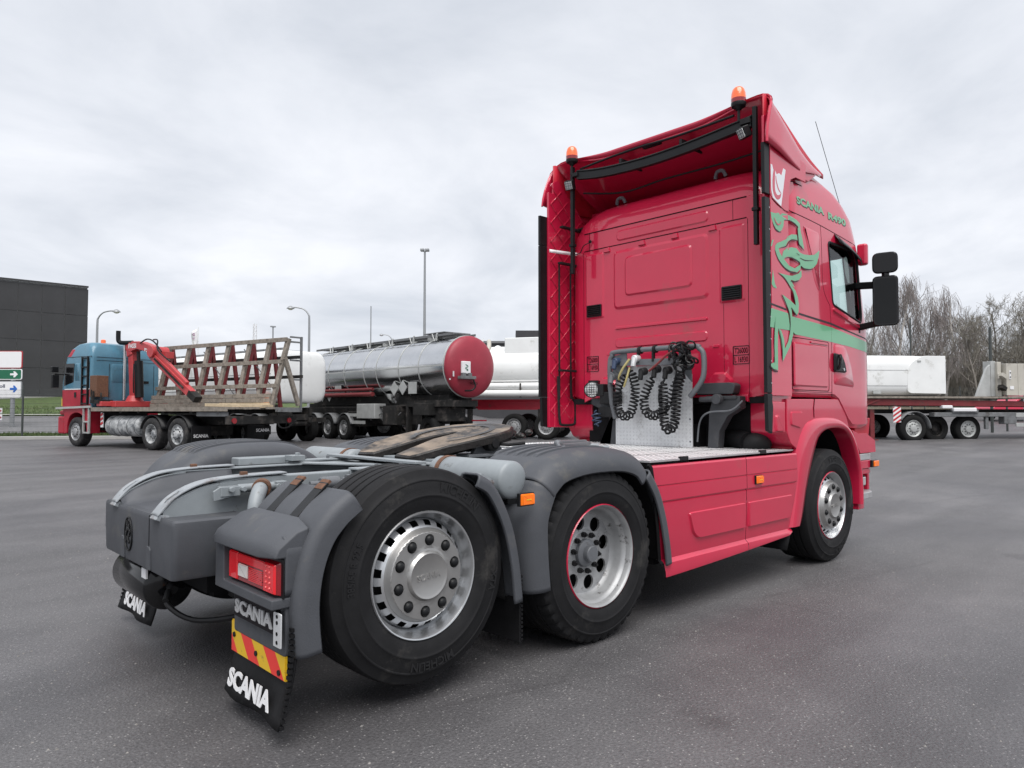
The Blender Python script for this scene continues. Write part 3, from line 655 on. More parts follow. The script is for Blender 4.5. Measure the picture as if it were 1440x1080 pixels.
# lubrication can, hoses and rods in front of the coupling
mb = MB(); mb.cyl((.36, -.28, 1.09), (.36, -.44, 1.09), .035, 16, ch=.006); obj('grease_reservoir', mb, 'hazard_red', T)
obj('grease_cap', MB().box((.37, -.50, 1.10), (.07, .09, .07)), 'letter_white', T, bevel=.008)
for i, (p, q) in enumerate((((.55, .55, 1.075), (1.3, -.15, 1.09)), ((.62, .10, 1.07), (1.25, -.30, 1.08)))):
    obj('tie_rod', MB().cyl(p, q, .014, 8), 'light_grey', T)
mb = MB(); mb.tube(smoothpath([(.45, .35, 1.10), (.60, .1, 1.085), (.8, -.1, 1.075), (.95, -.4, 1.08)], 6), .006, 6); obj('thin_cable', mb, 'letter_white', T)
# ------------------------------------------------------------------ mudguards, flaps, lamps
def arcpath(cx, cz, r, a0, a1, n=24): return [(cx+r*math.cos(R_(a0+(a1-a0)*k/n)), cz+r*math.sin(R_(a0+(a1-a0)*k/n))) for k in range(n+1)]
def guard(name, path, yi, yo, m='fender_grey', lip=.075, par=T, thick=.012, rad=.05, inner=0):
    """mudguard shell swept along an x-z path; rounded outer shoulder with a lip facing down"""
    s = -1 if yo < yi else 1; mb = MB(); P = [Vector((p[0], p[1])) for p in path]; n = len(P); rows = []
    sec = [(yi-s*.0, -.02), (yi, -.003), (yi+s*.02, 0)] if not inner else [(yi, -inner), (yi, -.09)] + [(yi+s*.08-s*.08*math.cos(q/5*math.pi/2), -.08+.08*math.sin(q/5*math.pi/2)) for q in range(6)] + [(yi + (yo-s*rad-yi)*k/4, 0) for k in (1, 2, 3)]
    for k in range(7):
        t = k/6*math.pi/2; sec.append((yo - s*rad + s*rad*math.sin(t), -rad + rad*math.cos(t)))
    sec.append((yo, -lip)); sec.append((yo-s*.006, -lip-.004))
    for y, h in sec:
        row = []
        for i, p in enumerate(P):
            a, b = P[max(0, i-1)], P[min(n-1, i+1)]; t = (b-a).normalized(); nn = Vector((-t.y, t.x))
            if nn.y < -.3 : pass
            row.append((p.x + GN*nn.x*h, y, p.y + GN*nn.y*h))
        rows.append(row)
    mb.grid(rows); return obj(name, mb, m, par, smooth=50, solid=-thick*GN)
def ribs(par, path, ys, m='fender_grey', i0=0, i1=None, wd=.036, hgt=.012):
    P = [Vector(p) for p in path]; n = len(P); i1 = n if i1 is None else i1
    for y in ys:
        rows = [[], [], [], []]
        for i in range(i0, i1):
            a, b = P[max(0, i-1)], P[min(n-1, i+1)]; t = (b-a).normalized(); nn = Vector((-t.y, t.x))*GN
            e = 0 if i in (i0, i1-1) else 1
            for r, (dy, h) in zip(rows, ((-wd/2, .0125), (-wd/2+.003, .0125+hgt*e), (wd/2-.003, .0125+hgt*e), (wd/2, .0125))):
                r.append((P[i].x+nn.x*h, y+dy, P[i].y+nn.y*h))
        obj('guard_rib', MB().grid(rows), m, par, smooth=20)
GN = 1
DP = smoothpath([(-.585, .38), (-.605, .60), (-.60, .80), (-.52, .985)], 6)
DT = smoothpath([(-.52, .985), (-.40, 1.075), (-.22, 1.118), (0, 1.130), (.22, 1.118), (.38, 1.07), (.47, .99)], 6)
DF = smoothpath([(.47, .99), (.575, .85), (.645, .68), (.69, .50), (.71, .37)], 6)
def strap(par, p0, p1, y, wd=.07):
    """slotted clamp strip with a dark channel and two buckles"""
    d = Vector((p1[0]-p0[0], 0, p1[1]-p0[1])).normalized(); nn = Vector((-d.z, 0, d.x))
    if nn.z < 0 and nn.x > 0: nn = -nn
    a, b = Vector((p0[0], y, p0[1])), Vector((p1[0], y, p1[1]))
    o = obj('guard_clamp', MB().bar(a+nn*.004, b+nn*.004, wd, .012, nn), 'black_plastic', par, bevel=.003)
    return o
for s in (-1, 1):
    yi, yo = s*.66, s*1.268
    g = guard('drive_guard_rear', DP, yi, yo, rad=.10, lip=.115)
    g2 = guard('drive_guard_top', DT, yi, yo, rad=.10, lip=.115, thick=.014, inner=.12); g2.location.z = .006
    ribs(g2, DT, [s*(.72+.085*k) for k in range(5)], i0=7, i1=30)
    g3 = guard('drive_guard_front', DF, s*1.10, yo, rad=.03, lip=.06)
    for y in (.80, 1.06):
        strap(g, (-.615, .86), (-.50, 1.025), s*y, .075)
        obj('clamp_slot', MB().box((-.575, s*y, .945), (.028, .03, .035)), 'frame_grey', g); obj('clamp_slot', MB().box((-.60, s*y, .895), (.028, .03, .03)), 'frame_grey', g)
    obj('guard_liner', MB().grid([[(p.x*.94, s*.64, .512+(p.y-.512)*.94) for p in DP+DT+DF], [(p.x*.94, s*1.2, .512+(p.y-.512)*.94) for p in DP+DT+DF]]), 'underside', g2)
# the rope end lying on the right guard
mb = MB(); mb.tube(smoothpath([(.30, -.62, 1.16), (.18, -.75, 1.17), (.05, -.86, 1.16), (-.02, -.92, 1.165), (-.06, -.98, 1.145), (-.05, -1.01, 1.15)], 6), .012, 8); mb.sphere((.03, -.87, 1.165), .026, 10, 8); mb.sphere((.06, -.85, 1.16), .022, 10, 8)
mb.cyl((.9, -.35, 1.135), (.10, -.80, 1.165), .017, 8); mb.cyl((.88, -.41, 1.125), (.08, -.86, 1.15), .014, 8)
obj('tie_rod_end', mb, 'frame_grey', T)
# tag axle, left: whole guard
TL = smoothpath([(-1.94, .45), (-1.93, .70), (-1.84, .93), (-1.70, 1.075), (-1.52, 1.135), (-1.28, 1.15), (-1.05, 1.135), (-.86, 1.05), (-.74, .90), (-.65, .65), (-.61, .38)], 6)
gl = guard('tag_guard', TL, .62, 1.262, rad=.12, lip=.13, inner=.20)
ribs(gl, TL, [.74+.075*k for k in range(6)], i0=19, i1=40)
for y in (.82, 1.08): strap(gl, (-1.885, .86), (-1.72, 1.065), y, .07)
# tag axle, right: only the rear and front quarters are left
TR = smoothpath([(-1.93, .36), (-1.945, .55), (-1.925, .72), (-1.87, .86), (-1.79, .955), (-1.70, 1.02)], 6)
gr = guard('tag_guard_rear', TR, -.64, -1.262, rad=.035, lip=.085)
for y in (-.79, -1.03):
    strap(gr, (-1.895, .86), (-1.70, 1.045), y, .075); obj('clamp_end', MB().bar((-1.735, y, 1.02), (-1.69, y, 1.058), .07, .012, (0,0,1)), 'rust', gr)
TF = smoothpath([(-.97, 1.05), (-.88, 1.0), (-.80, .89), (-.735, .75), (-.69, .57), (-.665, .37)], 6)
gf = guard('tag_guard_front', TF, -1.13, -1.262, rad=.025, lip=.05)
obj('guard_inner', MB().grid([[(p.x-.02, y, p.y-.01) for p in TF] for y in (-.66, -1.15)]), 'flap_rubber', gf, solid=.006)
obj('broken_guard_edge', MB().box((-.905, -1.20, 1.03), (.10, .11, .014), Matrix.Rotation(R_(28), 3, 'Y')), 'worn_grey', gf)
obj('guard_mudflap', MB().box((-.66, -.95, .32), (.012, .58, .36)), 'flap_rubber', gf, bevel=.003)
mb = MB()
for k in range(16): mb.box((-.652, -1.235, .16+k*.022), (.012, .02, .012))
fine(obj('flap_teeth', mb, 'flap_rubber', gf))

def lampcluster(s):
    """housing with tail lamp, name plate, striped board and flap on one rear guard; s = -1 right, 1 left"""
    def yy(a): return s*a
    B = lambda x: frame((x, 0, 0), (0, s, 0), (0, 0, 1), (-1, 0, 0))      # a = distance from the centre line
    h = empty('rear_lamp_unit', (0,0,0)); h.parent = T
    mb = MB()     # hood
    a0, a1 = .66, 1.225
    prof = [(-1.90, .915), (-1.935, .905), (-2.03, .845), (-2.055, .805), (-2.06, .778), (-2.015, .768)]
    prof = [(-1.88, .770), (-1.88, .922), (-1.945, .905), (-2.045, .845), (-2.062, .815), (-2.062, .772)]; rows = []
    for a, k, dz in ((a0, 1, -.012), (a0+.03, 1, 0), (a1-.09, 1, 0), (a1, .80, -.035)):
        rows.append([(-1.88+(x+1.88)*k, yy(a), z+(dz if z > .8 else 0)) for x, z in prof])
    mb.grid(rows, cu=True); mb.add(rows[0], [tuple(range(6))]); mb.add(rows[-1], [tuple(range(6))]); obj('hood', mb, 'fender_grey', h, smooth=30, bevel=.010, bseg=3)
    mb = MB(); mb.prism(rnd([(a0, .585), (a1-.05, .585), (a1+.0, .625), (a1+.005, .80), (a1-.02, .86), (a0+.02, .87), (a0-.005, .80)], .02), B(-1.90), 0, .082); obj('lamp_housing', mb, 'fender_grey', h, bevel=.01)
    mb = MB(); mb.prism(rnd([(a0+.02, .36), (a1-.02, .36), (a1-.02, .57), (a0+.02, .57)], .02), B(-1.90), 0, .07); obj('plate_panel', mb, 'fender_grey', h, bevel=.008)
    obj('lamp_rim', MB().prism(rect(a0+.06, a1-.005, .605, .765), B(-1.9825), 0, .006), 'black_plastic', h)
    obj('housing_frame', MB().prism(rnd([(a0-.045, .565), (a1-.01, .565), (a1-.01, .607), (a0+.055, .609), (a0+.052, .77), (a0-.045, .77)], .008), B(-1.90), 0, .135), 'fender_grey', h, bevel=.008)
    Bx = B(-1.9885)
    la0, la1, lz0, lz1 = a0+.062, a1-.025, .613, .752
    obj('lens', MB().panel(rnd(rect(la0, la1, lz0, lz1), .008), Bx, 0, .022, .010), 'red_lens_dark', h, smooth=30)
    wd = la1-la0
    obj('stop_lens', MB().panel(rnd(rect(la0+.006, la0+wd*.20, lz0+.008, lz1-.008), .006), Bx, .020, .028, .005), 'red_lens', h)
    obj('stop_lens', MB().panel(rnd(rect(la0+wd*.775, la1-.004, lz0+.008, lz1-.008), .006), Bx, .020, .030, .006), 'red_lens', h)
    obj('stop_lens', MB().panel(rnd(rect(la0+wd*.20, la0+wd*.775, lz1-.050, lz1-.010), .004), Bx, .020, .026, .004), 'red_lens', h)
    obj('reversing_lens', MB().panel(rnd(rect(la0+wd*.22, la0+wd*.42, lz0+.028, lz0+.085), .003), Bx, .020, .028, .004), 'white_lens', h)
    mb = MB()
    for k in range(8): mb.box((-1.9885-.022, yy(la0+wd*.59), lz0+.028+k*.0075), (.006, wd*.28, .004))
    fine(obj('lens_ribs', mb, 'red_lens', h))
    mb = MB()
    for k in range(5):
        for q in range(2): mb.sphere((-1.9885-.029, yy(la0+wd*(.84+q*.07)), lz0+.03+k*.022), .0065, 8, 6)
    fine(obj('lens_diodes', mb, 'red_diode', h))
    obj('name_plate', MB().prism(rnd(rect(.745, 1.160, .448, .548), .008), B(-1.968), 0, .026), 'letter_black', h)
    sgn = -1 if s > 0 else 1
    fn = (lambda a, b, d: B(-1.9945) @ Vector((a, b, d))) if s < 0 else (lambda a, b, d: B(-1.9945) @ Vector((1.905-a, b, d)))
    mb = MB(); lettering(mb, 'SCANIA', fn, .765, 1.140, .468, .530, .035, thick=.007); obj('plate_letters', mb, 'letter_silver', h, smooth=0)
    obj('bare_bracket', MB().prism(rnd(rect(1.165, 1.235, .41, .55), .006), B(-1.998), 0, .006), 'alu', h, bevel=.002)
    mb = MB()
    for z in (.43, .465, .51, .535): mb.cyl((-2.0035, yy(1.20), z), (-2.006, yy(1.20), z), .008, 10)
    fine(obj('bracket_holes', mb, 'underside', h))
    # flap
    mb = MB(); rows = []
    for i in range(12):
        z = .50 - i*(.415/11); cv = .012*math.sin(i*.35) - .05*(i/11)**2
        rows.append([(-1.945+cv+.012*math.sin(q*.9+i*.2)*(i/11), yy(.635+.60*q/10), z) for q in range(11)])
    mb.grid(rows); fl = obj('mudflap', mb, 'flap_rubber', h, smooth=60, solid=.010)
    mb = MB()
    for k in range(17): mb.box((-1.955-.05*((k*.024)/.415)**2, yy(1.235), .48-k*.024), (.016, .022, .014))
    fine(obj('flap_teeth', mb, 'flap_rubber', h))
    # striped board: slanting red and yellow pieces
    b0, b1, z0, z1 = .648, 1.195, .262, .398; bx = -1.962; Bf = B(bx)
    mbs = {0: [], 1: []}; n = 7; st = (b1-b0)/4.2; sl = .14
    import itertools
    for k in range(-2, 6):
        for c in (0, 1):
            q0 = b0 - .03 + (k*2+c)*.118; q1 = q0 + .118
            pl = [(q0+.10, z0), (q1+.10, z0), (q1-.02, z1), (q0-.02, z1)]
            clip = clip_poly(pl, b0, b1, z0, z1)
            if len(clip) >= 3: mbs[c].append(clip)
    for c, m in ((1, 'hazard_red'), (0, 'hazard_yellow')):
        for cl in mbs[c]: obj('warning_stripe', MB().prism(cl, Bf, 0, .004), m, h, smooth=0)
    obj('stripe_board', MB().prism(rect(b0-.004, b1+.004, z0-.004, z1+.004), Bf, -.006, -.001), 'hazard_yellow', h)
    mb = MB()
    for a, z in ((b0+.035, .34), (.92, .31), (b1-.05, .285)): mb.cyl((bx-.004, yy(a), z), (bx-.010, yy(a), z), .012, 8)
    fine(obj('board_rivets', mb, 'dark_metal', h))
    fn = (lambda a, b, d: Vector((-1.963-.05*((.5-b)/.415)**2-d, yy(a), b))) if s < 0 else (lambda a, b, d: Vector((-1.963-.05*((.5-b)/.415)**2-d, yy(1.83-a), b)))
    mb = MB(); lettering(mb, 'SCANIA', fn, .70, 1.13, .125, .205, .035, thick=.004); obj('flap_letters', mb, 'letter_white', h, smooth=0)
    return h
def clip_poly(pl, x0, x1, y0, y1):
    def cut(p, f, g):
        r = []
        for i in range(len(p)):
            a, b = p[i-1], p[i]; fa, fb = f(a), f(b)
            if fa >= 0: r.append(a)
            if (fa >= 0) != (fb >= 0):
                t = fa/(fa-fb); r.append((a[0]+(b[0]-a[0])*t, a[1]+(b[1]-a[1])*t))
        return r
    for f in (lambda q: q[0]-x0, lambda q: x1-q[0], lambda q: q[1]-y0, lambda q: y1-q[1]):
        pl = cut(pl, f, None)
        if len(pl) < 3: return []
    return pl
lampcluster(-1); lampcluster(1).location.x = .05
def sidemarker(x, y, z):
    o = empty('side_marker', (x, y, z)); o.parent = T
    obj('marker_body', MB().box((0, 0, 0), (.11, .022, .07)), 'black_plastic', o, bevel=.004)
    obj('marker_lens', MB().panel(rnd(rect(-.046, .05, -.03, .03), .006), SIDE(), .011, .026, .006), 'orange_lens', o)
    obj('marker_bulb', MB().box((.0, -.027, 0), (.035, .002, .006)), 'hazard_yellow', o)
sidemarker(-.655, -1.275, .905); sidemarker(1.915, -1.252, .838)
obj('marker_arm', MB().bar((-.71, -1.20, .89), (-.68, -1.27, .90), .02, .03), 'black_plastic', T)
# ------------------------------------------------------------------ the red tractor unit: cab
CB = 2.38
def zbot(x):
    t = min(1, max(0, (x-3.40)/.45)); t = t*t*(3-2*t); return 1.495 - .29*t
#        z     xb     xf    hw     rb   rf
RINGS = [('b', 2.39, 4.46, 1.205, .30, .36), ('b2', 2.38, 4.50, 1.24, .30, .38), (1.72, CB, 4.53, 1.242, .30, .40), (2.22, CB, 4.54, 1.242, .30, .42),
         (2.32, CB, 4.50, 1.240, .30, .42), (2.97, CB, 4.30, 1.234, .30, .36), (3.06, CB, 4.27, 1.230, .30, .36), (3.245, CB, 4.20, 1.222, .32, .38), (3.255, CB+.018, 4.19, 1.221, .32, .38),
         (3.36, CB+.045, 4.10, 1.210, .36, .42), (3.45, CB+.10, 3.97, 1.195, .42, .46), (3.52, CB+.18, 3.76, 1.17, .48, .50), (3.58, CB+.32, 3.52, 1.14, .50, .45), (3.625, CB+.50, 3.30, 1.0, .40, .35)]
def ring(i, inset=0.):
    z, xb, xf, hw, rb, rf = RINGS[i]; xb += inset; xf -= inset; hw -= inset; bow = .10
    pts = []
    for k in range(4): pts.append((xb, -(hw-rb)*k/4))
    for k in range(9):
        t = k/8*math.pi/2; pts.append((xb+rb-rb*math.cos(t), -(hw-rb)-rb*math.sin(t)))
    for k in range(1, 14): pts.append((xb+rb+(xf-rf-xb-rb)*k/14, -hw))
    for k in range(11):
        t = k/10*math.pi/2; pts.append((xf-rf+rf*math.sin(t), -(hw-rf)-rf*math.cos(t)))
    for k in range(1, 5): pts.append((xf+bow*(1-(1-k/4)**2), -(hw-rf)*(1-k/4)))
    full = pts + [(x, -y) for x, y in pts[-2:0:-1]]
    res = []
    for x, y in full:
        zz = zbot(x)+inset if z == 'b' else zbot(x)+.035+inset if z == 'b2' else z - inset*(1 if i > 8 else 0)
        res.append((x, y, zz))
    return res
def sidey(x, z):
    """half width of the cab skin at (x, z)"""
    zz = [r for r in RINGS[1:]]; zz = [(1.3, *zz[0][1:])] + zz[1:]
    for a, b in zip(zz, zz[1:]):
        if z <= b[0] or b is zz[-1]:
            t = min(1, max(0, (z-a[0])/(b[0]-a[0]))); xf, hw, rf = (a[j]+(b[j]-a[j])*t for j in (2, 3, 5)); break
    if x > xf-rf: hw = hw - rf + math.sqrt(max(0, rf*rf-(x-(xf-rf))**2))
    return hw
cabE = None
def cab_shell():
    global cabE
    mb = MB()
    for ins, m in ((0, 0), (.055, 1)):
        mb.mi = m; rows = [ring(i, ins) for i in range(len(RINGS))]; mb.grid(rows, cu=True)
        mb.add(rows[0], [tuple(range(len(rows[0])))]); mb.add(rows[-1], [tuple(range(len(rows[-1])))])
    me = bpy.data.meshes.new('cab'); me.from_pydata(mb.v, [], mb.f); me.materials.append(MATS['red_paint']); me.materials.append(MATS['interior'])
    me.polygons.foreach_set('material_index', mb.m)
    bm = bmesh.new(); bm.from_mesh(me); bmesh.ops.remove_doubles(bm, verts=bm.verts, dist=1e-4); bmesh.ops.recalc_face_normals(bm, faces=bm.faces)
    inner = [f for f in bm.faces if f.material_index == 1]; bmesh.ops.reverse_faces(bm, faces=inner); 
    # make the outer normals point out and the inner ones into the cavity
    o = bm.faces[0]
    bm.to_mesh(me); bm.free()
    ob = bpy.data.objects.new('cab', me); col.objects.link(ob)
    cut = MB(); cut.prism(WIN, SIDE(), -2, 2); cut.prism(rnd([(-1.13, 2.26), (1.13, 2.26), (1.09, 2.97), (-1.09, 2.97)], .06), frame((0,0,0), (0,1,0), (0,0,1), (1,0,0)), 3.98, 5.2)
    co = obj('cutter', cut, 'red_paint', smooth=0)
    md = ob.modifiers.new('cut', 'BOOLEAN'); md.operation = 'DIFFERENCE'; md.object = co; md.solver = 'EXACT'
    dg = bpy.context.evaluated_depsgraph_get(); m2 = bpy.data.meshes.new_from_object(ob.evaluated_get(dg))
    ob.modifiers.clear(); ob.data = m2; bpy.data.objects.remove(co)
    m2.shade_smooth(); m2.set_sharp_from_angle(angle=R_(32))
    ob.parent = T; return ob
WIN = rnd([(3.325, 2.955), (3.93, 2.955), (4.02, 2.90), (4.08, 2.32), (4.06, 2.245), (3.395, 2.365)], [.05, .06, .08, .05, .03, .05], 4)
cab = cab_shell()
def on_side(a, b, d): return Vector((a, -max(sidey(a, b), 1.2385 if a < 2.54 else 0)-d, b))
def sideline(pts, wd=.006, m='groove', name='panel_seam', par=None, closed=False):
    P = smoothpath([(x, z) for x, z in pts], 8) if len(pts) > 2 else [Vector(pts[0]).lerp(Vector(pts[1]), k/12) for k in range(13)]
    mb = MB(); mb.tube([on_side(p.x, p.y, -.001) for p in P], wd/2, 6); return obj(name, mb, m, par or cab)
def skinpoly(poly, m, name, d=.0025, par=None):
    """thin film following the cab side: polygon cut into strips along x"""
    mb = MB(); xs0 = min(p[0] for p in poly); xs1 = max(p[0] for p in poly); n = max(2, int((xs1-xs0)/.05)+1)
    for k in range(n):
        a, b = xs0+(xs1-xs0)*k/n, xs0+(xs1-xs0)*(k+1)/n; c = clip_poly(poly, a, b, -9, 9)
        if len(c) >= 3: mb.add([on_side(p[0], p[1], d) for p in c], [tuple(range(len(c)))])
    return obj(name, mb, m, par or cab, smooth=0)
def skinstroke(pts, ws, m, name, d=.0035, dx=0, dz=0):
    A, C = stroke([(p[0]+dx, p[1]+dz) for p in pts], ws, 5)
    return obj(name, MB().grid([[on_side(a, b, d) for a, b in A], [on_side(a, b, d) for a, b in C]]), m, cab, smooth=0)
# glass
mb = MB(); xs = [3.32+k*(.77/10) for k in range(11)]
pane = MB(); 
for s in (-1, 1):
    mb = MB()
    for k in range(10):
        c = clip_poly(offset(WIN, .004), xs[k], xs[k+1], -9, 9)
        if len(c) >= 3: mb.add([(p[0], s*(sidey(*p)-.022), p[1]) for p in c], [tuple(range(len(c)))])
    obj('side_window', mb, 'cab_glass', cab, smooth=60)
    mb = MB(); mb.tube([(p[0], s*(sidey(*p)-.004), p[1]) for p in offset(WIN, -.004)], .013, 6, closed=True); obj('window_seal', mb, 'black_plastic', cab)
mb = MB(); rows = []
for z in (2.24, 2.45, 2.7, 2.985):
    f_ = (z-2.32)/.65; xf = 4.50-.20*max(0, f_); rf = .42-.06*max(0, f_); hw = 1.24; row = []
    for k in range(25):
        y = -1.14+2.28*k/24; e_ = max(0, abs(y)-(hw-rf)); row.append((xf-rf+math.sqrt(rf*rf-e_*e_)+(.10*(1-(abs(y)/(hw-rf))**2) if e_ == 0 else 0)-.025, y, z))
    rows.append(row)
obj('windscreen', MB().grid(rows), 'cab_glass', cab, smooth=60)
# inside: two seats, steering wheel, dash, curtain roll
for y in (-.62, .62):
    mb = MB(); mb.box((3.35, y, 1.95), (.5, .5, .16)); mb.box((3.10, y, 2.25), (.14, .48, .62), Matrix.Rotation(R_(-10), 3, 'Y')); mb.box((3.06, y, 2.64), (.10, .28, .2), Matrix.Rotation(R_(-8), 3, 'Y')); obj('seat', mb, 'seat_fabric', cab, bevel=.04)
obj('dashboard', MB().box((4.30, 0, 1.98), (.36, 2.0, .36)), 'interior', cab, bevel=.05)
mb = MB(); mb.lathe([(.20, -.012), (.215, 0), (.20, .012), (.19, 0), (.20, -.012)], 40, (3.95, .62, 2.22), (-.55, 0, .83)); obj('steering_wheel', mb, 'interior', cab)
obj('sun_visor', MB().box((3.46, -1.12, 2.86), (.16, .06, .26), Matrix.Rotation(R_(20), 3, 'Y')), 'interior', cab, bevel=.02)
obj('headliner', MB().box((3.2, 0, 3.02), (1.5, 2.2, .03)), 'interior', cab)
# seams and mouldings on the right side
sideline([(3.345, 1.50), (3.352, 2.0), (3.335, 2.35)]); sideline([(3.335, 2.35), (3.20, 2.50), (3.185, 2.8), (3.18, 3.07)])
sideline([(2.55, 3.095), (3.2, 3.075), (4.15, 3.005)], .008); sideline([(3.345, 1.50), (3.40, 1.50)])
sideline([(2.52, 1.50), (2.52, 2.3), (2.50, 3.09)])
sideline([(2.55, 3.09), (2.545, 3.25), (2.58, 3.34), (2.66, 3.375), (2.85, 3.375)], .010)
mb = MB()
for k in (0,):
    hp = rnd(rect(2.545, 3.285, 1.555, 2.005), .03); pts = [on_side(a, b, -.001) for a, b in hp]; mb.tube(pts, .0035, 6, closed=True)
obj('locker_seam', mb, 'groove', cab)
obj('locker_door', MB().panel(rnd(rect(2.575, 3.255, 1.585, 1.965), .03), SIDE(-1.2415), 0, .008, .014), 'red_paint', cab, smooth=25)
obj('locker_grip', MB().prism(rnd(rect(2.9, 3.26, 1.975, 1.992), .008), SIDE(-1.2415), 0, .010), 'red_paint', cab, bevel=.003)
obj('door_moulding', MB().panel(rnd([(3.39, 1.62), (3.86, 1.60), (3.80, 1.80), (3.70, 1.95), (3.64, 1.99), (3.39, 2.0)], .04), SIDE(-1.2415), 0, .010, .022), 'red_paint', cab, smooth=25)
obj('blank_window', MB().panel(rnd([(2.80, 3.01), (3.14, 3.00), (3.155, 2.46), (3.08, 2.44), (2.99, 2.55), (2.92, 2.72), (2.84, 2.92)], .04), SIDE(-1.232), 0, .012, .030), 'red_paint', cab, smooth=25)
obj('waist_moulding', MB().panel(rnd([(3.39, 2.345), (4.05, 2.225), (4.20, 2.20), (4.10, 2.17), (3.95, 2.19), (3.72, 2.235), (3.55, 2.27), (3.39, 2.30)], .02), SIDE(-1.2405), -.02, .016, .010), 'red_paint', cab, smooth=25)
sideline([(2.56, 1.545), (3.0, 1.54), (3.34, 1.545)], .004)
# door handle in its dark recess
obj('door_handle', MB().panel(rnd([(3.372, 1.735), (3.64, 1.735), (3.60, 1.83), (3.53, 1.905), (3.372, 1.915)], .02), SIDE(-1.2515), 0, .016, .010), 'black_plastic', cab)
obj('handle_grip', MB().tube(smoothpath([(3.42, -1.268, 1.76), (3.43, -1.285, 1.80), (3.45, -1.285, 1.87), (3.48, -1.27, 1.895)], 5), .014, 8), 'black_gloss', cab)
obj('handle_lock', MB().cyl((3.56, -1.266, 1.765), (3.56, -1.272, 1.765), .014, 10), 'chrome_edge', cab)
# stripe, flourish and lettering
skinpoly([(2.545, 2.18), (3.345, 2.15), (4.40, 2.05), (4.45, 1.945), (3.775, 1.995), (3.345, 2.013), (2.61, 2.030), (2.545, 2.06)], 'green_decal', 'green_stripe', .0015)
skinpoly([(2.172, 2.213), (2.469, 2.198), (2.513, 2.054), (2.150, 2.056)], 'green_decal', 'green_stripe', .0076)
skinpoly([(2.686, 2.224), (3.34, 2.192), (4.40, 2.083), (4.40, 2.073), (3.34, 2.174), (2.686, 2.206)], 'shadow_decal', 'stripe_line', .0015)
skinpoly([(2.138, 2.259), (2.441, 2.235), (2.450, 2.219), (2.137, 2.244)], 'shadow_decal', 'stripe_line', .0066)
GREEN_SHAPES = [
    [(2.188, 3.008), (2.266, 3.012), (2.329, 3.028), (2.353, 3.013), (2.394, 3.036), (2.462, 3.042), (2.575, 3.044), (2.676, 3.032), (2.736, 3.011), (2.743, 2.949), (2.775, 2.883), (2.807, 2.793), (2.747, 2.815), (2.704, 2.824), (2.692, 2.893), (2.687, 2.955), (2.7, 2.977), (2.641, 2.998), (2.557, 3.006), (2.474, 2.996), (2.424, 2.985), (2.415, 2.934), (2.381, 2.89), (2.34, 2.871), (2.278, 2.883), (2.232, 2.919), (2.202, 2.959)],
    [(2.672, 2.901), (2.57, 2.888), (2.486, 2.854), (2.46, 2.827), (2.37, 2.793), (2.29, 2.765), (2.258, 2.737), (2.26, 2.7), (2.294, 2.653), (2.349, 2.616), (2.428, 2.582), (2.526, 2.565), (2.661, 2.571), (2.722, 2.607), (2.732, 2.64), (2.715, 2.645), (2.611, 2.599), (2.502, 2.608), (2.43, 2.643), (2.382, 2.666), (2.335, 2.697), (2.32, 2.725), (2.368, 2.744), (2.45, 2.768), (2.492, 2.813), (2.568, 2.845), (2.653, 2.855), (2.679, 2.852)],
    [(2.382, 2.678), (2.4, 2.714), (2.466, 2.751), (2.566, 2.775), (2.651, 2.78), (2.71, 2.754), (2.788, 2.747), (2.913, 2.758), (3.005, 2.775), (3.12, 2.834), (3.098, 2.773), (3.058, 2.702), (2.983, 2.655), (2.909, 2.633), (2.802, 2.626), (2.723, 2.639), (2.716, 2.669), (2.647, 2.682), (2.546, 2.687), (2.464, 2.678), (2.422, 2.657), (2.397, 2.638)],
    [(2.314, 2.521), (2.459, 2.521), (2.558, 2.527), (2.678, 2.562), (2.739, 2.601), (2.743, 2.547), (2.693, 2.509), (2.607, 2.489), (2.532, 2.489), (2.605, 2.432), (2.552, 2.442), (2.615, 2.408), (2.659, 2.354), (2.675, 2.288), (2.66, 2.219), (2.635, 2.205), (2.614, 2.27), (2.608, 2.323), (2.573, 2.378), (2.521, 2.418), (2.53, 2.427), (2.425, 2.49)],
    [(2.372, 2.347), (2.521, 2.31), (2.618, 2.276), (2.652, 2.212), (2.63, 2.198), (2.533, 2.249), (2.543, 2.175), (2.565, 2.119), (2.557, 2.027), (2.499, 1.924), (2.399, 1.824), (2.363, 1.786), (2.382, 1.843), (2.401, 1.893), (2.465, 1.963), (2.494, 2.039), (2.5, 2.114), (2.481, 2.203), (2.44, 2.281)],
    [(2.286, 2.063), (2.345, 2.036), (2.386, 1.974), (2.401, 1.901), (2.39, 1.828), (2.36, 1.794), (2.349, 1.874), (2.326, 1.97)],
    [(2.246, 2.148), (2.279, 2.127), (2.286, 2.055), (2.273, 1.934), (2.275, 1.814), (2.275, 1.709), (2.208, 1.715), (2.156, 1.732), (2.151, 1.756), (2.21, 1.771), (2.221, 1.851), (2.212, 1.962), (2.227, 2.075)],
    [(2.213, 2.537), (2.227, 2.487), (2.241, 2.43), (2.278, 2.386), (2.216, 2.39), (2.186, 2.416), (2.2, 2.476)],
    [(2.204, 2.777), (2.236, 2.786), (2.203, 2.729), (2.18, 2.721)],
]
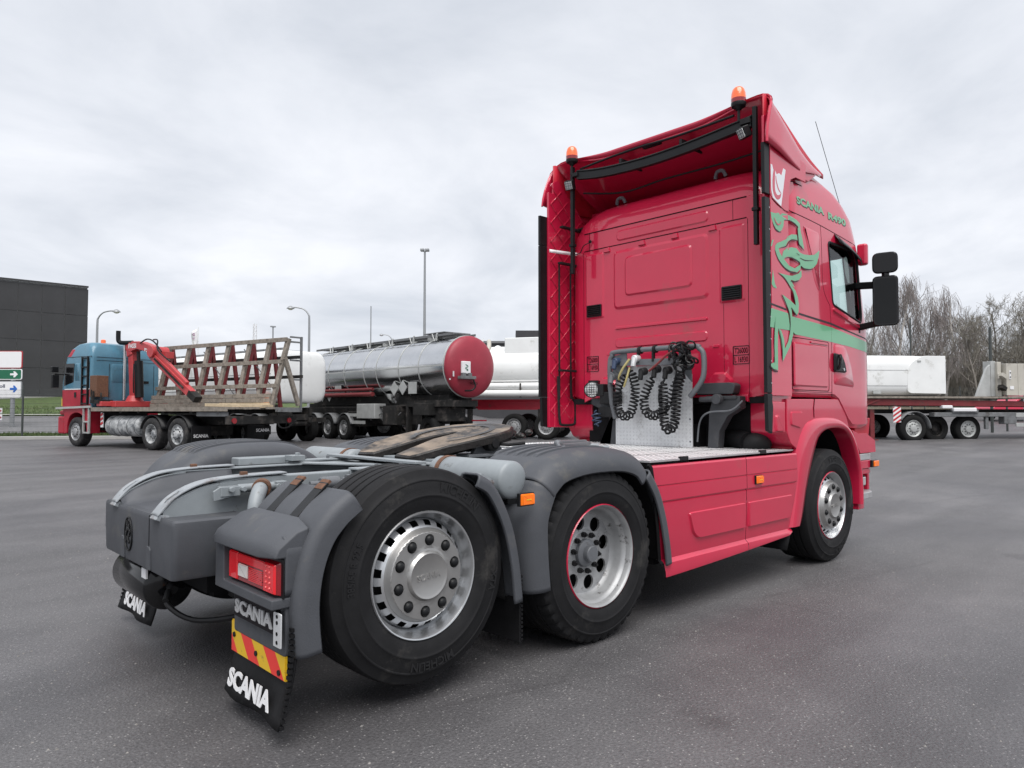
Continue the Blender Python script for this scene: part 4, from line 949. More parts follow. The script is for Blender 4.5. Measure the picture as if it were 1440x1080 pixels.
DARK_LINES = [
    ([(2.22, 2.928), (2.254, 2.886), (2.309, 2.867), (2.372, 2.871)], [0.005, 0.011, 0.011, 0.003]),
    ([(2.432, 2.985), (2.557, 3.0), (2.649, 2.986), (2.695, 2.966)], [0.005, 0.009, 0.011, 0.005]),
    ([(2.684, 2.954), (2.692, 2.885), (2.71, 2.821), (2.8, 2.781)], [0.006, 0.009, 0.012, 0.006]),
    ([(2.333, 2.729), (2.45, 2.763), (2.504, 2.806), (2.571, 2.839), (2.667, 2.846)], [0.003, 0.009, 0.009, 0.009, 0.005]),
    ([(2.253, 2.703), (2.314, 2.63), (2.441, 2.57), (2.576, 2.556), (2.671, 2.567)], [0.005, 0.011, 0.014, 0.012, 0.003]),
    ([(2.717, 2.704), (2.822, 2.698), (2.985, 2.721)], [0.005, 0.008, 0.003]),
    ([(2.427, 2.659), (2.546, 2.682), (2.647, 2.672), (2.719, 2.654)], [0.005, 0.009, 0.011, 0.006]),
    ([(2.735, 2.636), (2.819, 2.619), (2.967, 2.639)], [0.005, 0.011, 0.005]),
    ([(2.298, 2.521), (2.417, 2.487), (2.521, 2.422)], [0.003, 0.012, 0.011]),
    ([(2.489, 2.439), (2.565, 2.39), (2.602, 2.306)], [0.005, 0.01, 0.007]),
    ([(2.523, 2.476), (2.607, 2.481), (2.684, 2.502)], [0.003, 0.009, 0.005]),
    ([(2.354, 2.341), (2.431, 2.272), (2.49, 2.195), (2.503, 2.106), (2.486, 2.014)], [0.007, 0.013, 0.011, 0.01, 0.003]),
    ([(2.528, 2.248), (2.626, 2.189)], [0.011, 0.011]),
    ([(2.294, 2.052), (2.338, 1.962), (2.352, 1.866), (2.349, 1.781)], [0.003, 0.008, 0.01, 0.005]),
    ([(2.23, 2.107), (2.212, 1.962), (2.209, 1.85), (2.213, 1.767)], [0.003, 0.007, 0.008, 0.005]),
    ([(2.139, 1.737), (2.2, 1.705), (2.266, 1.696)], [0.011, 0.015, 0.01]),
    ([(2.649, 2.737), (2.704, 2.726)], [0.003, 0.005]),
]
RED_LINES = [
    ([(2.246, 2.971), (2.271, 2.942), (2.31, 2.924), (2.355, 2.942), (2.362, 2.962)], [0.006, 0.011, 0.012, 0.009, 0.005]),
]
for i, p in enumerate(GREEN_SHAPES):
    obj('green_flourish', MB().add([on_side(a, b, .0086+i*.0001) for a, b in p], [tuple(range(len(p)))]), 'green_decal', cab, smooth=0)
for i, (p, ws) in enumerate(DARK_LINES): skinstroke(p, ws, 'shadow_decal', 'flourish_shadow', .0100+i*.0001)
for p, ws in RED_LINES: skinstroke(p, ws, 'red_paint', 'flourish_gap', .0125)
def on_roofside(a, b, d): return on_side(a, b, d)
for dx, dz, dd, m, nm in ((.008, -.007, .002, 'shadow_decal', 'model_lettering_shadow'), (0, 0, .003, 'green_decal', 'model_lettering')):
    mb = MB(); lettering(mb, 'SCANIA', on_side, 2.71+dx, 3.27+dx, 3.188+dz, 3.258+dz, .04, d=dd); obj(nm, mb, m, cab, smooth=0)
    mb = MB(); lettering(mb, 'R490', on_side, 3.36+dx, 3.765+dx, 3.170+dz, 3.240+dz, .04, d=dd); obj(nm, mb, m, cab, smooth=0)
# rear wall: pressed panels, grooves, vents
def backline(pts, wd=.007):
    mb = MB(); mb.tube([(CB, -a, z) for a, z in pts], wd/2, 6); return obj('rear_seam', mb, 'groove', cab)
bp = lambda poly, d, ch, nm='rear_pressing': obj(nm, MB().panel(poly, BACK(CB+.001), 0, d, ch), 'red_paint', cab, smooth=25)
backline([(-.93, 3.245), (.93, 3.245)], .012); backline([(-.93, 3.06), (.93, 3.06)], .010)
for a in (-.86, .80): backline([(a, 3.06), (a, 3.24)], .005)
bp(rnd(rect(-.50, .56, 3.095, 3.205), .05), .010, .014)
bp(rnd(rect(-.54, .56, 2.395, 3.0), .07), .016, .030); obj('blanked_window', MB().panel(rnd(rect(-.385, .395, 2.52, 2.92), .06), BACK(CB-.0155), 0, .012, .018), 'red_paint', cab, smooth=25)
for s in (-1, 1):
    a = sorted((s*.66, s*.915)); bp(rnd([(a[0], 2.33), (a[1], 2.33), (a[1], 3.02), (a[0], 3.02)], .03), .012, .02)
    b = sorted((s*.69, s*.885)); v = obj('vent', MB().prism(rnd(rect(b[0], b[1], 2.352, 2.478), .012), BACK(CB-.012), 0, .010), 'black_plastic', cab, bevel=.002)
    pieces('vent_slat', [MB().box((CB-.026, -(b[0]+b[1])/2, 2.368+k*.019), (.012, .17, .007), Matrix.Rotation(R_(35), 3, 'Y')) for k in range(6)], 'black_gloss', cab)
for a in (-.62, -.18, .20, .60): bp(rnd([(a-.045, 3.0), (a+.045, 3.0), (a+.03, 3.058), (a-.03, 3.058)], .008), .016, .008)
bp(rnd(rect(-.52, .54, 2.195, 2.228), .016), .012, .008); bp(rnd(rect(-.52, .54, 2.005, 2.105), .045), .010, .012)
for a in (-.60, .62): bp(rnd(rect(a-.035, a+.035, 1.94, 1.97), .010), .008, .006)
for a in (-.62, .66): bp(rnd([(a-.13, 1.50), (a+.13, 1.50), (a+.13, 1.65), (a+.06, 1.72), (a-.06, 1.72), (a-.13, 1.65)], .02), .03, .02)
backline([(.94, 1.5), (.94, 3.05)], .005); backline([(-.94, 1.5), (-.94, 3.05)], .005); backline([(.70, 1.55), (.70, 2.33)], .004)
for a0 in (-.895, .790):
    mb = MB(); a1 = a0+.150; z0, zm, z1 = 1.785, 1.862, 1.940
    for p, q in (((a0, z0), (a1, z0)), ((a0, zm), (a1, zm)), ((a0, z1), (a1, z1)), ((a0, z0), (a0, z1)), ((a1, z0), (a1, z1))): mb.bar((CB-.0025, -p[0], p[1]), (CB-.0025, -q[0], q[1]), .006, .005)
    fn = lambda a, b, d: Vector((CB-.003-d, -a, b))
    lettering(mb, 'T26000', fn, a0+.012, a1-.012, zm+.014, z1-.014, .012); lettering(mb, 'L 16930', fn, a0+.012, a1-.012, z0+.014, zm-.014, .012)
    obj('weight_label', mb, 'letter_black', cab, smooth=0)
obj('cab_floor', MB().box((2.9, 0, 1.47), (1.0, 2.2, .06)), 'underside', cab)
obj('cab_rear_sill', MB().prism([(-.93, 1.46), (-.80, 1.51), (.72, 1.52), (.80, 1.50), (.93, 1.45), (.93, 1.52), (-.93, 1.53)], BACK(CB+.02), 0, .03), 'red_paint', cab, bevel=.006)
# roof marker lamps, lifting eyes
for y in (-.55, .62): obj('lifting_eye', MB().tube(smoothpath([(2.62, y-.05, 3.56), (2.60, y-.03, 3.61), (2.60, y+.03, 3.61), (2.62, y+.06, 3.56)], 5), .018, 8), 'frame_grey', cab)
# antenna, mirrors, window deflector, A-pillar lamp
obj('antenna', MB().cyl((4.10, -1.06, 3.34), (4.06, -1.06, 3.46), .012, 8, .006).cyl((4.06, -1.06, 3.46), (3.62, -1.01, 4.235), .0028, 6).sphere((4.11, -1.06, 3.335), .03, 10, 8, (1.3, 1, .7)), 'black_plastic', cab)
obj('window_deflector', MB().grid([[on_side(x, z+.0, d) for x, z in ((3.50, 3.04), (3.62, 3.02), (3.80, 2.985), (4.0, 2.93), (4.08, 2.88))] for d, in ((.005,), (.05,))] and [[on_side(x, 3.05-.16*((x-3.48)/.6)**1.6, .0) for x in (3.48, 3.6, 3.75, 3.9, 4.0, 4.06)], [on_side(x, 3.00-.14*((x-3.48)/.6)**1.6, .035+.02*(x-3.48)) for x in (3.48, 3.6, 3.75, 3.9, 4.0, 4.06)], [on_side(x, 2.96-.13*((x-3.48)/.6)**1.6, .045) for x in (3.48, 3.6, 3.75, 3.9, 4.0, 4.06)]]), 'black_gloss', cab, smooth=60, solid=.006)
obj('a_pillar_wing', MB().box((4.10, -1.255, 2.94), (.07, .10, .22)), 'red_paint', cab, bevel=.025)
for s in (-1, 1):
    o = empty('mirror', (4.0, s*1.50, 0), -s*R_(13)); o.parent = T
    W_ = lambda lst: [(a*s, b) for a, b in lst]
    Bm = frame((0,0,0), (0, 1, 0), (0,0,1), (-1,0,0))
    mb = MB()
    pl = rnd(rect(-.112, .112, 2.19, 2.675), .05)
    for k, (dd, ins) in enumerate(((.05, 0), (.0, .002), (-.07, .015), (-.11, .05))): pass
    mb.panel(pl, Bm, .04, -.10, .035); mb.panel(pl, Bm, .04, .05, .010); obj('mirror_housing', mb, 'black_gloss', o, smooth=40)
    obj('mirror_face', MB().prism(rnd(rect(-.092, .092, 2.215, 2.650), .035), Bm, .0495, .0525), 'mirror_dark_reflection', o)
    pl = rnd(rect(-.112, .112, 2.70, 2.905), .06)
    mb = MB(); mb.panel(pl, Bm, .03, -.09, .04); mb.panel(pl, Bm, .03, .042, .012); mb.cyl((0,0,2.66), (0,0,2.72), .035, 10); obj('wide_mirror_housing', mb, 'black_gloss', o, smooth=40)
    obj('wide_mirror_face', MB().prism(rnd(rect(-.094, .094, 2.722, 2.885), .045), Bm, .0415, .0445), 'black_gloss', o)  # black finish stands for a dark reflection
    obj('mirror_arm', MB().bar((.03, 0, 2.60), (.14, -s*.36, 2.63), .05, .07), 'black_plastic', o, bevel=.015); obj('mirror_arm', MB().bar((.02, 0, 2.24), (.10, -s*.33, 2.19), .06, .06), 'black_plastic', o, bevel=.015)
    mb = MB(); mb.cyl((.09, -s*.30, 2.13), (.09, -s*.30, 2.24), .06, 16, ch=.02); obj('mirror_foot', mb, 'black_plastic', o)
    mb = MB(); mb.box((.16, -s*.27, 2.36), (.05, .06, .18)); obj('ramp_mirror', mb, 'black_plastic', o, bevel=.015)
# bodywork below the cab: wing, arch lip, liner, bumper corner
ARO = [(2.46, .40), (2.55, .72), (2.615, 1.015), (2.70, 1.17), (2.80, 1.262), (2.95, 1.302), (3.163, 1.314), (3.42, 1.305), (3.60, 1.265), (3.76, 1.19), (3.90, 1.03), (4.0, .82), (4.035, .60), (4.03, .46)]
ARI = [(2.66, .40), (2.708, .482), (2.79, .70), (2.898, .903), (3.0, 1.07), (3.073, 1.145), (3.2, 1.195), (3.381, 1.212), (3.55, 1.205), (3.667, 1.176), (3.77, 1.10), (3.85, 1.0), (3.92, .87), (3.965, .72), (3.97, .46)]
for s in (-1, 1):
    Ms = frame((0, 0, 0), (1,0,0), (0,0,1), (0, s, 0))
    o_ = [tuple(p) for p in smoothpath(ARO, 4)]; i_ = [tuple(p) for p in smoothpath(ARI, 4)]
    # lip with a rounded section, lofted between the outer and inner line
    n = 56; 
    def resample(L):
        P = [Vector(p) for p in L]; d = [0]
        for a, b in zip(P, P[1:]): d.append(d[-1]+(b-a).length)
        res = []; j = 0
        for k in range(n+1):
            t = d[-1]*k/n
            while j < len(P)-2 and d[j+1] < t: j += 1
            f = (t-d[j])/max(1e-9, d[j+1]-d[j]); res.append(P[j].lerp(P[j+1], f))
        return res
    Po, Pi = resample(o_), resample(i_); rows = []
    for f, y in ((0, 1.195), (0, 1.228), (.08, 1.243), (.30, 1.256), (.70, 1.258), (.92, 1.248), (1.0, 1.225), (1.02, 1.10)):
        rows.append([(a.x+(b.x-a.x)*f, s*y, a.y+(b.y-a.y)*f) for a, b in zip(Po, Pi)])
    obj('wheel_arch', MB().grid(rows), 'red_paint', T, smooth=50)
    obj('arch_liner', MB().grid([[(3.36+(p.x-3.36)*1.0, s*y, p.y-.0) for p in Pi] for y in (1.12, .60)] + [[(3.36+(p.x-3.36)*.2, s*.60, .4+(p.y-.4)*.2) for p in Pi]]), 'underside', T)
    wp = rnd([(2.46, 1.475), (3.52, 1.485), (3.66, 1.38), (3.76, 1.20), (3.6, 1.25), (3.163, 1.30), (2.95, 1.29), (2.80, 1.25), (2.70, 1.16), (2.63, 1.05), (2.52, 1.10), (2.46, 1.19)], [.01, .01, .02, 0, 0, 0, 0, 0, 0, .01, .02, .02])
    obj('cab_wing', MB().prism(wp, Ms, .90, 1.232), 'red_paint', T, bevel=.012)
    obj('wing_moulding', MB().panel(rnd([(2.52, 1.25), (2.70, 1.22), (2.77, 1.33), (2.74, 1.37), (2.52, 1.37)], .02), Ms, 1.231, 1.243, .012), 'red_paint', T, smooth=25)
    obj('wing_joint', MB().tube([(2.975, s*1.233, 1.315), (2.97, s*1.234, 1.40), (2.99, s*1.233, 1.48)], .004, 6), 'groove', T)
    obj('step_fairing', MB().prism(rnd([(2.18, 1.20), (2.42, 1.195), (2.425, 1.45), (2.18, 1.45)], .012), Ms, 1.18, 1.236), 'red_paint', T, bevel=.008)
    obj('step_fairing_ridge', MB().panel(rnd([(2.24, 1.20), (2.38, 1.20), (2.33, 1.33), (2.27, 1.345), (2.24, 1.335)], .02), Ms, 1.234, 1.250, .012), 'red_paint', T, smooth=25)
    # inner wing behind the deck: ribbed red liner
    mb = MB(); rows = []
    for y in (1.20, .95, .72, .52):
        rows.append([(2.64+.03*(1.2-y)+.10*k/8 + (.012 if k % 2 else 0), s*y, 1.03+.30*(k/8)*(1 if y > .6 else .8)) for k in range(9)])
    obj('inner_wing', MB().grid([[(2.60+.22*(k/10)**1.5, s*y, 1.02+.42*k/10) for k in range(11)] for y in (1.2, 1.0, .8, .62)]), 'red_matt', T, solid=.01)
    pieces('inner_wing_rib', [MB().bar((2.61, s*(.78+k*.055), 1.05), (2.74, s*(.80+k*.055), 1.28), .022, .02, (1,0,0)) for k in range(6)], 'red_matt', T, bevel=.006)
    # bumper corner with steps and lamps
    def plan(x1, y0=1.05, rr=.16): return rnd([(3.99, y0-.05), (3.99, 1.245), (x1, 1.245), (x1+.16, 1.10), (x1+.26, .6), (x1+.28, 0), (4.4, 0)], [0, .01, rr, .12, .1, 0, 0], 6)
    def block(nm, x1, z0, z1, m='red_paint', bev=.012, dy=0):
        mb = MB(); mb.prism([(a, b-dy) for a, b in plan(x1)], frame((0,0,0), (1,0,0), (0,s,0), (0,0,1)), z0, z1); return obj(nm, mb, m, T, bevel=bev)
    obj('bumper_upper', MB().prism(rnd([(3.80, 1.19), (3.95, 1.15), (4.15, 1.15), (4.38, 1.07), (4.39, .955), (3.99, .955), (3.92, 1.03)], .015), Ms, .95, 1.24), 'red_paint', T, bevel=.012)
    obj('front_panel_base', MB().prism([(4.0, 1.30), (4.40, 1.30), (4.35, 1.12), (4.0, 1.15)], Ms, .9, 1.19), 'red_matt', T, bevel=.01)
    block('bumper_step', 4.29, .885, .948, 'alu_deck', .006); block('bumper_middle', 4.30, .80, .883); block('bumper_band', 4.31, .745, .797, dy=.012)
    block('lamp_bay', 4.22, .565, .743, 'red_matt', .006, dy=.05); block('lower_step', 4.31, .50, .563, 'alu_deck', .008); block('bumper_foot', 4.18, .40, .498, dy=.03)
    obj('bumper_post', MB().box((4.42, s*1.12, .65), (.05, .07, .18)), 'red_paint', T, bevel=.01)
    o = obj('front_marker', MB().box((4.30, s*1.25, .842), (.15, .03, .07)), 'black_plastic', T, bevel=.004); obj('front_marker_lens', MB().box((4.32, s*1.268, .842), (.12, .018, .058)), 'orange_lens', o, bevel=.006)
    o = obj('fog_lamp', MB().box((4.10, s*1.192, .672), (.20, .03, .11)), 'black_plastic', T, bevel=.01); obj('fog_lamp_lens', MB().box((4.10, s*1.21, .672), (.165, .016, .082)), 'clear_lens', o, bevel=.008)
    obj('wheel_flap', MB().grid([[(2.60-.02*i-.05*(i/5)**2, s*(.72+.50*q/6), .56-.07*i) for q in range(7)] for i in range(6)]), 'flap_rubber', T, solid=.012, smooth=60)
    mb = MB(); fn = lambda a, b, d: Vector((2.52-.02-d, -a, b))
    if s < 0: lettering(mb, 'SCANIA', fn, .80, 1.18, .255, .32, .03, thick=.004); obj('flap_lettering', mb, 'letter_white', T, smooth=0)
obj('front_grille', MB().box((4.60, 0, 1.2), (.12, 1.9, .9)), 'red_paint', T, bevel=.04)
# side skirts: sculpted section drawn out along the truck
SEC = [(1.018, 1.222), (1.016, 1.238), (1.004, 1.246), (.888, 1.250), (.884, 1.243), (.880, 1.243), (.876, 1.250), (.782, 1.251), (.776, 1.238), (.770, 1.238), (.764, 1.246), (.60, 1.244), (.405, 1.232), (.392, 1.230), (.380, 1.240), (.368, 1.254), (.31, 1.260), (.28, 1.258), (.272, 1.245)]
def skirt_x(z, f):
    return (.53+(1.015-z)*.17, 1.741) if f == 0 else (1.747, 2.60-(.05*max(0, (.8-z))/.3) - (.10*max(0, .45-z)/.18))
for s in (-1, 1):
    for f in (0, 1):
        rows = []
        for z, y in SEC:
            a, b = skirt_x(z, f); row = []
            for k in range(13):
                x = a+(b-a)*k/12; zz = z
                if z < .37: zz = .37 - (.37-z)*(1-.72*max(0, (x-.65)/1.8)**1.3)
                row.append((x, s*y, zz))
            rows.append(row)
        sk = obj('side_skirt', MB().grid(rows), 'red_paint', T, smooth=30)
        Ms = frame((0, 0, 0), (1,0,0), (0,0,1), (0, s, 0))
        pl = rnd([(.93, .685), (1.725, .685), (1.725, .475), (1.06, .475), (.99, .52)], [.05, .02, .02, .06, .05]) if f == 0 else rnd([(1.762, .685), (2.52, .685), (2.46, .475), (1.762, .475)], [.02, .04, .04, .02])
        obj('skirt_moulding', MB().panel(pl, Ms, 1.222, 1.256, .016), 'red_paint', sk, smooth=25)
    obj('skirt_edge_seal', MB().tube([(skirt_x(z, 0)[0]-.012, s*(y-.004), z) for z, y in SEC if z > .36], .012, 6), 'underside', T)
# ------------------------------------------------------------------ air deflectors, spoiler, rack, beacons
for s in (-1, 1):
    d = empty('side_deflector', (0,0,0)); d.parent = T
    # outer shell: lower board and upper board, meeting in a slanting joint
    def shell(nm, poly, y0=1.238, y1=1.246, m='red_paint'): return obj(nm, MB().prism(poly, frame((0,0,0), (1,0,0), (0,0,1), (0,s,0)), y0, y1), m, d, bevel=.003)
    shell('lower_board', [(2.17, 1.50), (2.53, 1.50), (2.535, 2.3), (2.50, 3.055), (2.44, 3.06), (2.30, 3.09), (2.215, 3.12), (2.19, 3.15), (2.19, 2.3)])
    shell('upper_board', [(2.19, 3.165), (2.22, 3.13), (2.31, 3.102), (2.44, 3.072), (2.52, 3.072), (2.525, 3.25), (2.56, 3.36), (2.66, 3.40), (2.85, 3.40), (2.86, 3.56), (2.62, 3.60), (2.20, 3.66)])
    # inner face: quilted with raised diagonal ribs
    yi = s*1.192
    obj('inner_board', MB().prism([(2.17, 1.20), (2.50, 1.20), (2.60, 1.50), (2.80, 1.6), (2.80, 3.15), (2.60, 3.55), (2.24, 3.86), (2.17, 3.82)], frame((0,0,0), (1,0,0), (0,0,1), (0,s,0)), 1.186, 1.208), 'red_paint', d, bevel=.004)
    if s > 0:
        for k in range(-4, 16):
            for sg in (1, -1):
                z0 = 1.28+k*.20; pts = []
                for j in range(19):
                    x = 2.12+.62*j/18; z = z0 + sg*(x-2.43)*1.0
                    top = 3.84 - max(0, (x-2.24))*.7
                    if 1.26 < z < top-.03: pts.append((x, yi-s*.010, z))
                if len(pts) > 1: obj('quilt_rib', MB().tube(pts, .0055, 5), 'red_paint', d)
    # black rubber flap on the trailing edge
    fx = 2.135 if s < 0 else 2.06; fw_ = .085 if s < 0 else .12
    if s > 0: obj('board_edge', MB().box((2.14, s*1.200, 2.45), (.08, .03, 2.5)), 'red_paint', d, bevel=.004)
    mb = MB(); mb.box((fx, s*1.232, 3.36 if s < 0 else 3.282), (fw_, .03, .42 if s < 0 else .316)); obj('trailing_flap_upper', mb, 'black_plastic', d, bevel=.004)
    mb = MB(); mb.box((fx, s*1.232, 2.32), (fw_, .03, 1.60)); obj('trailing_flap', mb, 'black_plastic', d, bevel=.004)
    q_ = 0 if s < 0 else -.07
    mb = MB(); mb.prism([(2.09+q_, 1.515), (2.178, 1.515), (2.178, 1.45), (2.19, 1.40), (2.17, 1.19), (2.10+q_, 1.215)], frame((0,0,0), (1,0,0), (0,0,1), (0,s,0)), 1.217, 1.249); obj('trailing_flap_lower', mb, 'black_plastic', d, bevel=.006)
    mb = MB()
    for k in range(9): mb.cyl((2.165, s*1.247, 1.6+k*.18), (2.165, s*1.250, 1.6+k*.18), .006, 8)
    fine(obj('flap_screws', mb, 'chrome_edge', d))
# company mark on the upper right board
WHITE = [(2.20, 3.41), (2.205, 3.19), (2.23, 3.135), (2.375, 3.090), (2.465, 3.42), (2.425, 3.425), (2.388, 3.355), (2.345, 3.365), (2.30, 3.345), (2.275, 3.375), (2.25, 3.36), (2.225, 3.41)]
mark = obj('company_mark', MB().prism(WHITE, SIDE(), 1.2462, 1.2482), 'white_decal', T, smooth=0)
A_, C_ = stroke([(2.428, 3.40), (2.40, 3.33), (2.335, 3.325), (2.31, 3.27), (2.345, 3.215), (2.38, 3.195)], [.02, .028, .03, .03, .022, .006], 4)
for p_, w_ in (([(2.262, 3.375), (2.248, 3.30), (2.25, 3.20), (2.295, 3.155), (2.345, 3.165), (2.375, 3.20)], [.028, .040, .042, .040, .030, .006]), ([(2.375, 3.20), (2.33, 3.225), (2.295, 3.28), (2.285, 3.33)], [.006, .016, .016, .008])):
    a_, c_ = stroke(p_, w_, 4); obj('mark_cutout', MB().grid([[(a, -1.2492, b) for a, b in a_], [(a, -1.2492, b) for a, b in c_]]), 'red_paint', T, smooth=0)
if False: obj('mark_shadow', MB().grid([[(a, -1.2472, b) for a, b in A_], [(a, -1.2472, b) for a, b in C_]]), 'shadow_decal', T, smooth=0)
# roof spoiler: a shell open at the back
SPX = [(2.10, 4.035), (2.16, 4.045), (2.30, 3.995), (2.50, 3.905), (2.75, 3.79), (3.0, 3.69), (3.25, 3.62)]
SPX = smoothpath(SPX, 4)
SPE = smoothpath([(2.085, 3.57), (2.13, 3.565), (2.26, 3.55), (2.42, 3.525), (2.60, 3.495), (2.76, 3.475), (2.86, 3.50)], 4)    # lower side edge
mb = MB(); rows = []
n = 60
for k in range(n+1):
    u = -1+2*k/n; au = abs(u); sg = 1 if u > 0 else -1; row = []
    for (p, q) in zip(SPX, SPE):
        # across: flat crown, shoulder, drop to the side edge
        f = max(0, (au-.70)/.30)
        t = f*math.pi/2
        yw = 1.262-.05*max(0, (p.x-2.4)); yc = yw-.16
        fade = max(0, 1-SPX.index(p)/9)
        bowx = .17*fade*(1-ss(.72, 1.0, au))
        if f <= 0: x, y, z = p.x + bowx, u/.70*yc, p.y - .085*fade*(1-ss(.30, .72, au))
        else:
            rr = min(.16, (p.y-q.y)*.55)
            if f < .55: tt = f/.55*math.pi/2; y = sg*(yc + .16*math.sin(tt)); z = p.y - rr*(1-math.cos(tt)) + .02*math.sin(tt)*fade; gx = 0
            else: gx = (f-.55)/.45; y = sg*(yc+.16+.012*gx); z = (p.y-rr+.02*fade)*(1-gx) + q.y*gx
            x = p.x + bowx + (q.x-p.x)*gx
        row.append((x, y, z))
    rows.append(row)
mb.grid(rows); sp = obj('roof_spoiler', mb, 'red_paint', T, smooth=55, solid=.016)
for s in (-1, 1): obj('spoiler_foot', MB().prism([(2.82, 3.44), (2.98, 3.44), (3.14, 3.53), (2.98, 3.60), (2.82, 3.60)], frame((0,0,0), (1,0,0), (0,0,1), (0,s,0)), .90, 1.215), 'red_paint', sp, bevel=.01)
# returned rim along the trailing edge
edge = [r[0] for r in rows]; mb = MB(); mb.tube([(x+.004, y, z-.008) for x, y, z in edge], .011, 6); obj('spoiler_rim', mb, 'red_paint', sp)
edge = [r[-1] for r in rows]
for s in (-1, 1): obj('spoiler_cheek', MB().grid([[(p.x+.08, s*1.20, p.y-.03) for p in SPX], [(p.x+.08, s*1.20, 3.55) for p in SPX]]), 'red_matt', sp, solid=.008)
obj('spoiler_bracket', MB().box((2.30, 0, 3.955), (.05, .20, .07)), 'dark_metal', sp, bevel=.006)
for y in (-.35, .35): obj('spoiler_bracket', MB().box((2.45, y, 3.86), (.4, .03, .05)), 'dark_metal', sp, bevel=.006)
mb = MB(); mb.tube(smoothpath([(2.24, .86, 3.90), (2.26, .5, 3.93), (2.27, .1, 3.94), (2.25, -.3, 3.92), (2.24, -.9, 3.93)], 8), .012, 8); obj('beacon_cable', mb, 'hose_black', sp)
mb = MB(); mb.tube(smoothpath([(2.45, 1.0, 3.72), (2.50, .5, 3.63), (2.52, .0, 3.655), (2.52, -.6, 3.65), (2.5, -1.05, 3.66)], 8), .010, 8); obj('roof_cable', mb, 'hose_black', sp)
# light bar posts and cross bar
rk = empty('light_rack', (0,0,0)); rk.parent = T
for y, z0 in ((.935, 2.80), (-1.115, 2.76)):
    obj('rack_post', MB().box((2.20, y, (z0+3.93)/2), (.04, .035, 3.93-z0)).box((2.20, y, z0+.30), (.06, .055, .03)), 'black_plastic', rk, bevel=.004)
P = smoothpath([(2.20, .86, 3.83), (2.20, .5, 3.775), (2.20, .0, 3.75), (2.20, -.5, 3.765), (2.20, -1.09, 3.815)], 8)
mb = MB(); mb.grid([[(p.x+dx, p.y, p.z+dz) for p in P] for dx, dz in ((-.02, -.05), (-.02, .03), (-.01, .05), (.025, .05), (.025, -.05))], cv=True); obj('cross_bar', mb, 'black_plastic', rk, smooth=40)
mb = MB(); mb.tube([(p.x-.024, p.y, p.z+.034) for p in P], .006, 6); mb.tube([(p.x-.022, p.y, p.z-.048) for p in P], .005, 6); obj('bar_edge', mb, 'dark_metal', rk)
obj('rack_joint', MB().box((2.19, .875, 3.83), (.06, .07, .04)), 'dark_metal', rk, bevel=.004); obj('rack_joint', MB().box((2.19, -1.04, 3.82), (.06, .09, .05)), 'dark_metal', rk, bevel=.004)
def beacon(y, z):
    b = empty('beacon', (2.18, y, z)); b.parent = T
    obj('beacon_base', MB().cyl((0,0,-.15), (0,0,-.03), .012, 10).lathe([(.02, -.05), (.03, -.035), (.058, -.02), (.064, .0), (.062, .012), (1e-3, .012)], 28, (0,0,0), (0,0,1)), 'black_plastic', b)
    obj('beacon_band', MB().lathe([(.062, .012), (.063, .045), (1e-3, .045)], 28, (0,0,0), (0,0,1)), 'red_lens_dark', b)
    obj('beacon_dome', MB().lathe([(.0625, .045), (.059, .09), (.050, .125), (.036, .143), (.02, .150), (1e-3, .152)], 28, (0,0,0), (0,0,1)), 'beacon_lens', b, smooth=60)
beacon(.925, 3.99); beacon(-.978, 3.985)
def worklight(y, z, tilt):
    b = empty('work_light', (2.17, y, z), 0); b.parent = T; b.rotation_euler = (0, R_(-25), R_(tilt))
    obj('light_body', MB().box((0,0,0), (.07, .10, .10)).box((.04, 0, 0), (.03, .07, .07)), 'black_plastic', b, bevel=.012)
    obj('light_face', MB().box((-.036, 0, 0), (.006, .078, .078)), 'clear_lens', b, bevel=.004)
    mb = MB()
    for i in (-1, 0, 1):
        mb.box((-.0402, i*.026, 0), (.003, .004, .078)); mb.box((-.0402, 0, i*.026), (.003, .078, .004))
    fine(obj('light_grid', mb, 'frame_grey', b))
worklight(.945, 3.735, 15); worklight(-1.03, 3.725, -25)
# rods and brackets on the inside of the left deflector
rd = empty('rod_rack', (0,0,0)); rd.parent = T
for x, z0, z1 in ((2.20, 1.50, 2.93), (2.38, 1.50, 2.93), (2.46, 1.80, 2.95)): obj('rod', MB().cyl((x, 1.13, z0), (x, 1.13, z1), .010, 8), 'dark_metal', rd)
for z in (2.94, 1.80, 3.33): obj('rod_bracket', MB().box((2.42, 1.10, z), (.50 if z < 3 else .44, .05, .022)).box((2.55, 1.06, z+.02), (.16, .09, .05 if z < 3 else .02)), 'dark_metal', rd, bevel=.004)
mb = MB(); mb.tube(smoothpath([(2.19, 1.14, 1.74), (2.20, 1.14, 1.45), (2.215, 1.14, 1.27), (2.25, 1.14, 1.225), (2.42, 1.14, 1.225), (2.46, 1.14, 1.27), (2.46, 1.14, 1.45), (2.40, 1.14, 1.54), (2.39, 1.14, 1.75)], 6), .014, 8); obj('rod_loop', mb, 'dark_metal', rd)
mb = MB(); mb.grid([[(2.02+.75*k/12, 1.10-.03*math.sin(k/12*3.1), 3.045+.085*k/12-.03*math.sin(k/12*2.4)+dz) for k in range(13)] for dz in (-.017, .017)]); mb.grid([[(2.77, 1.06, 3.10), (2.79, 1.05, 3.16)], [(2.80, 1.06, 3.09), (2.82, 1.05, 3.15)]]); obj('white_strap', mb, 'letter_white', rd, solid=.004)
obj('rear_lamp_cable', MB().tube(smoothpath([(2.36, .84, 3.14), (2.33, .90, 3.11), (2.36, .98, 3.05), (2.30, 1.05, 3.04)], 6), .005, 6).sphere((2.355, .83, 3.15), .018, 8, 6), 'hose_black', rd)
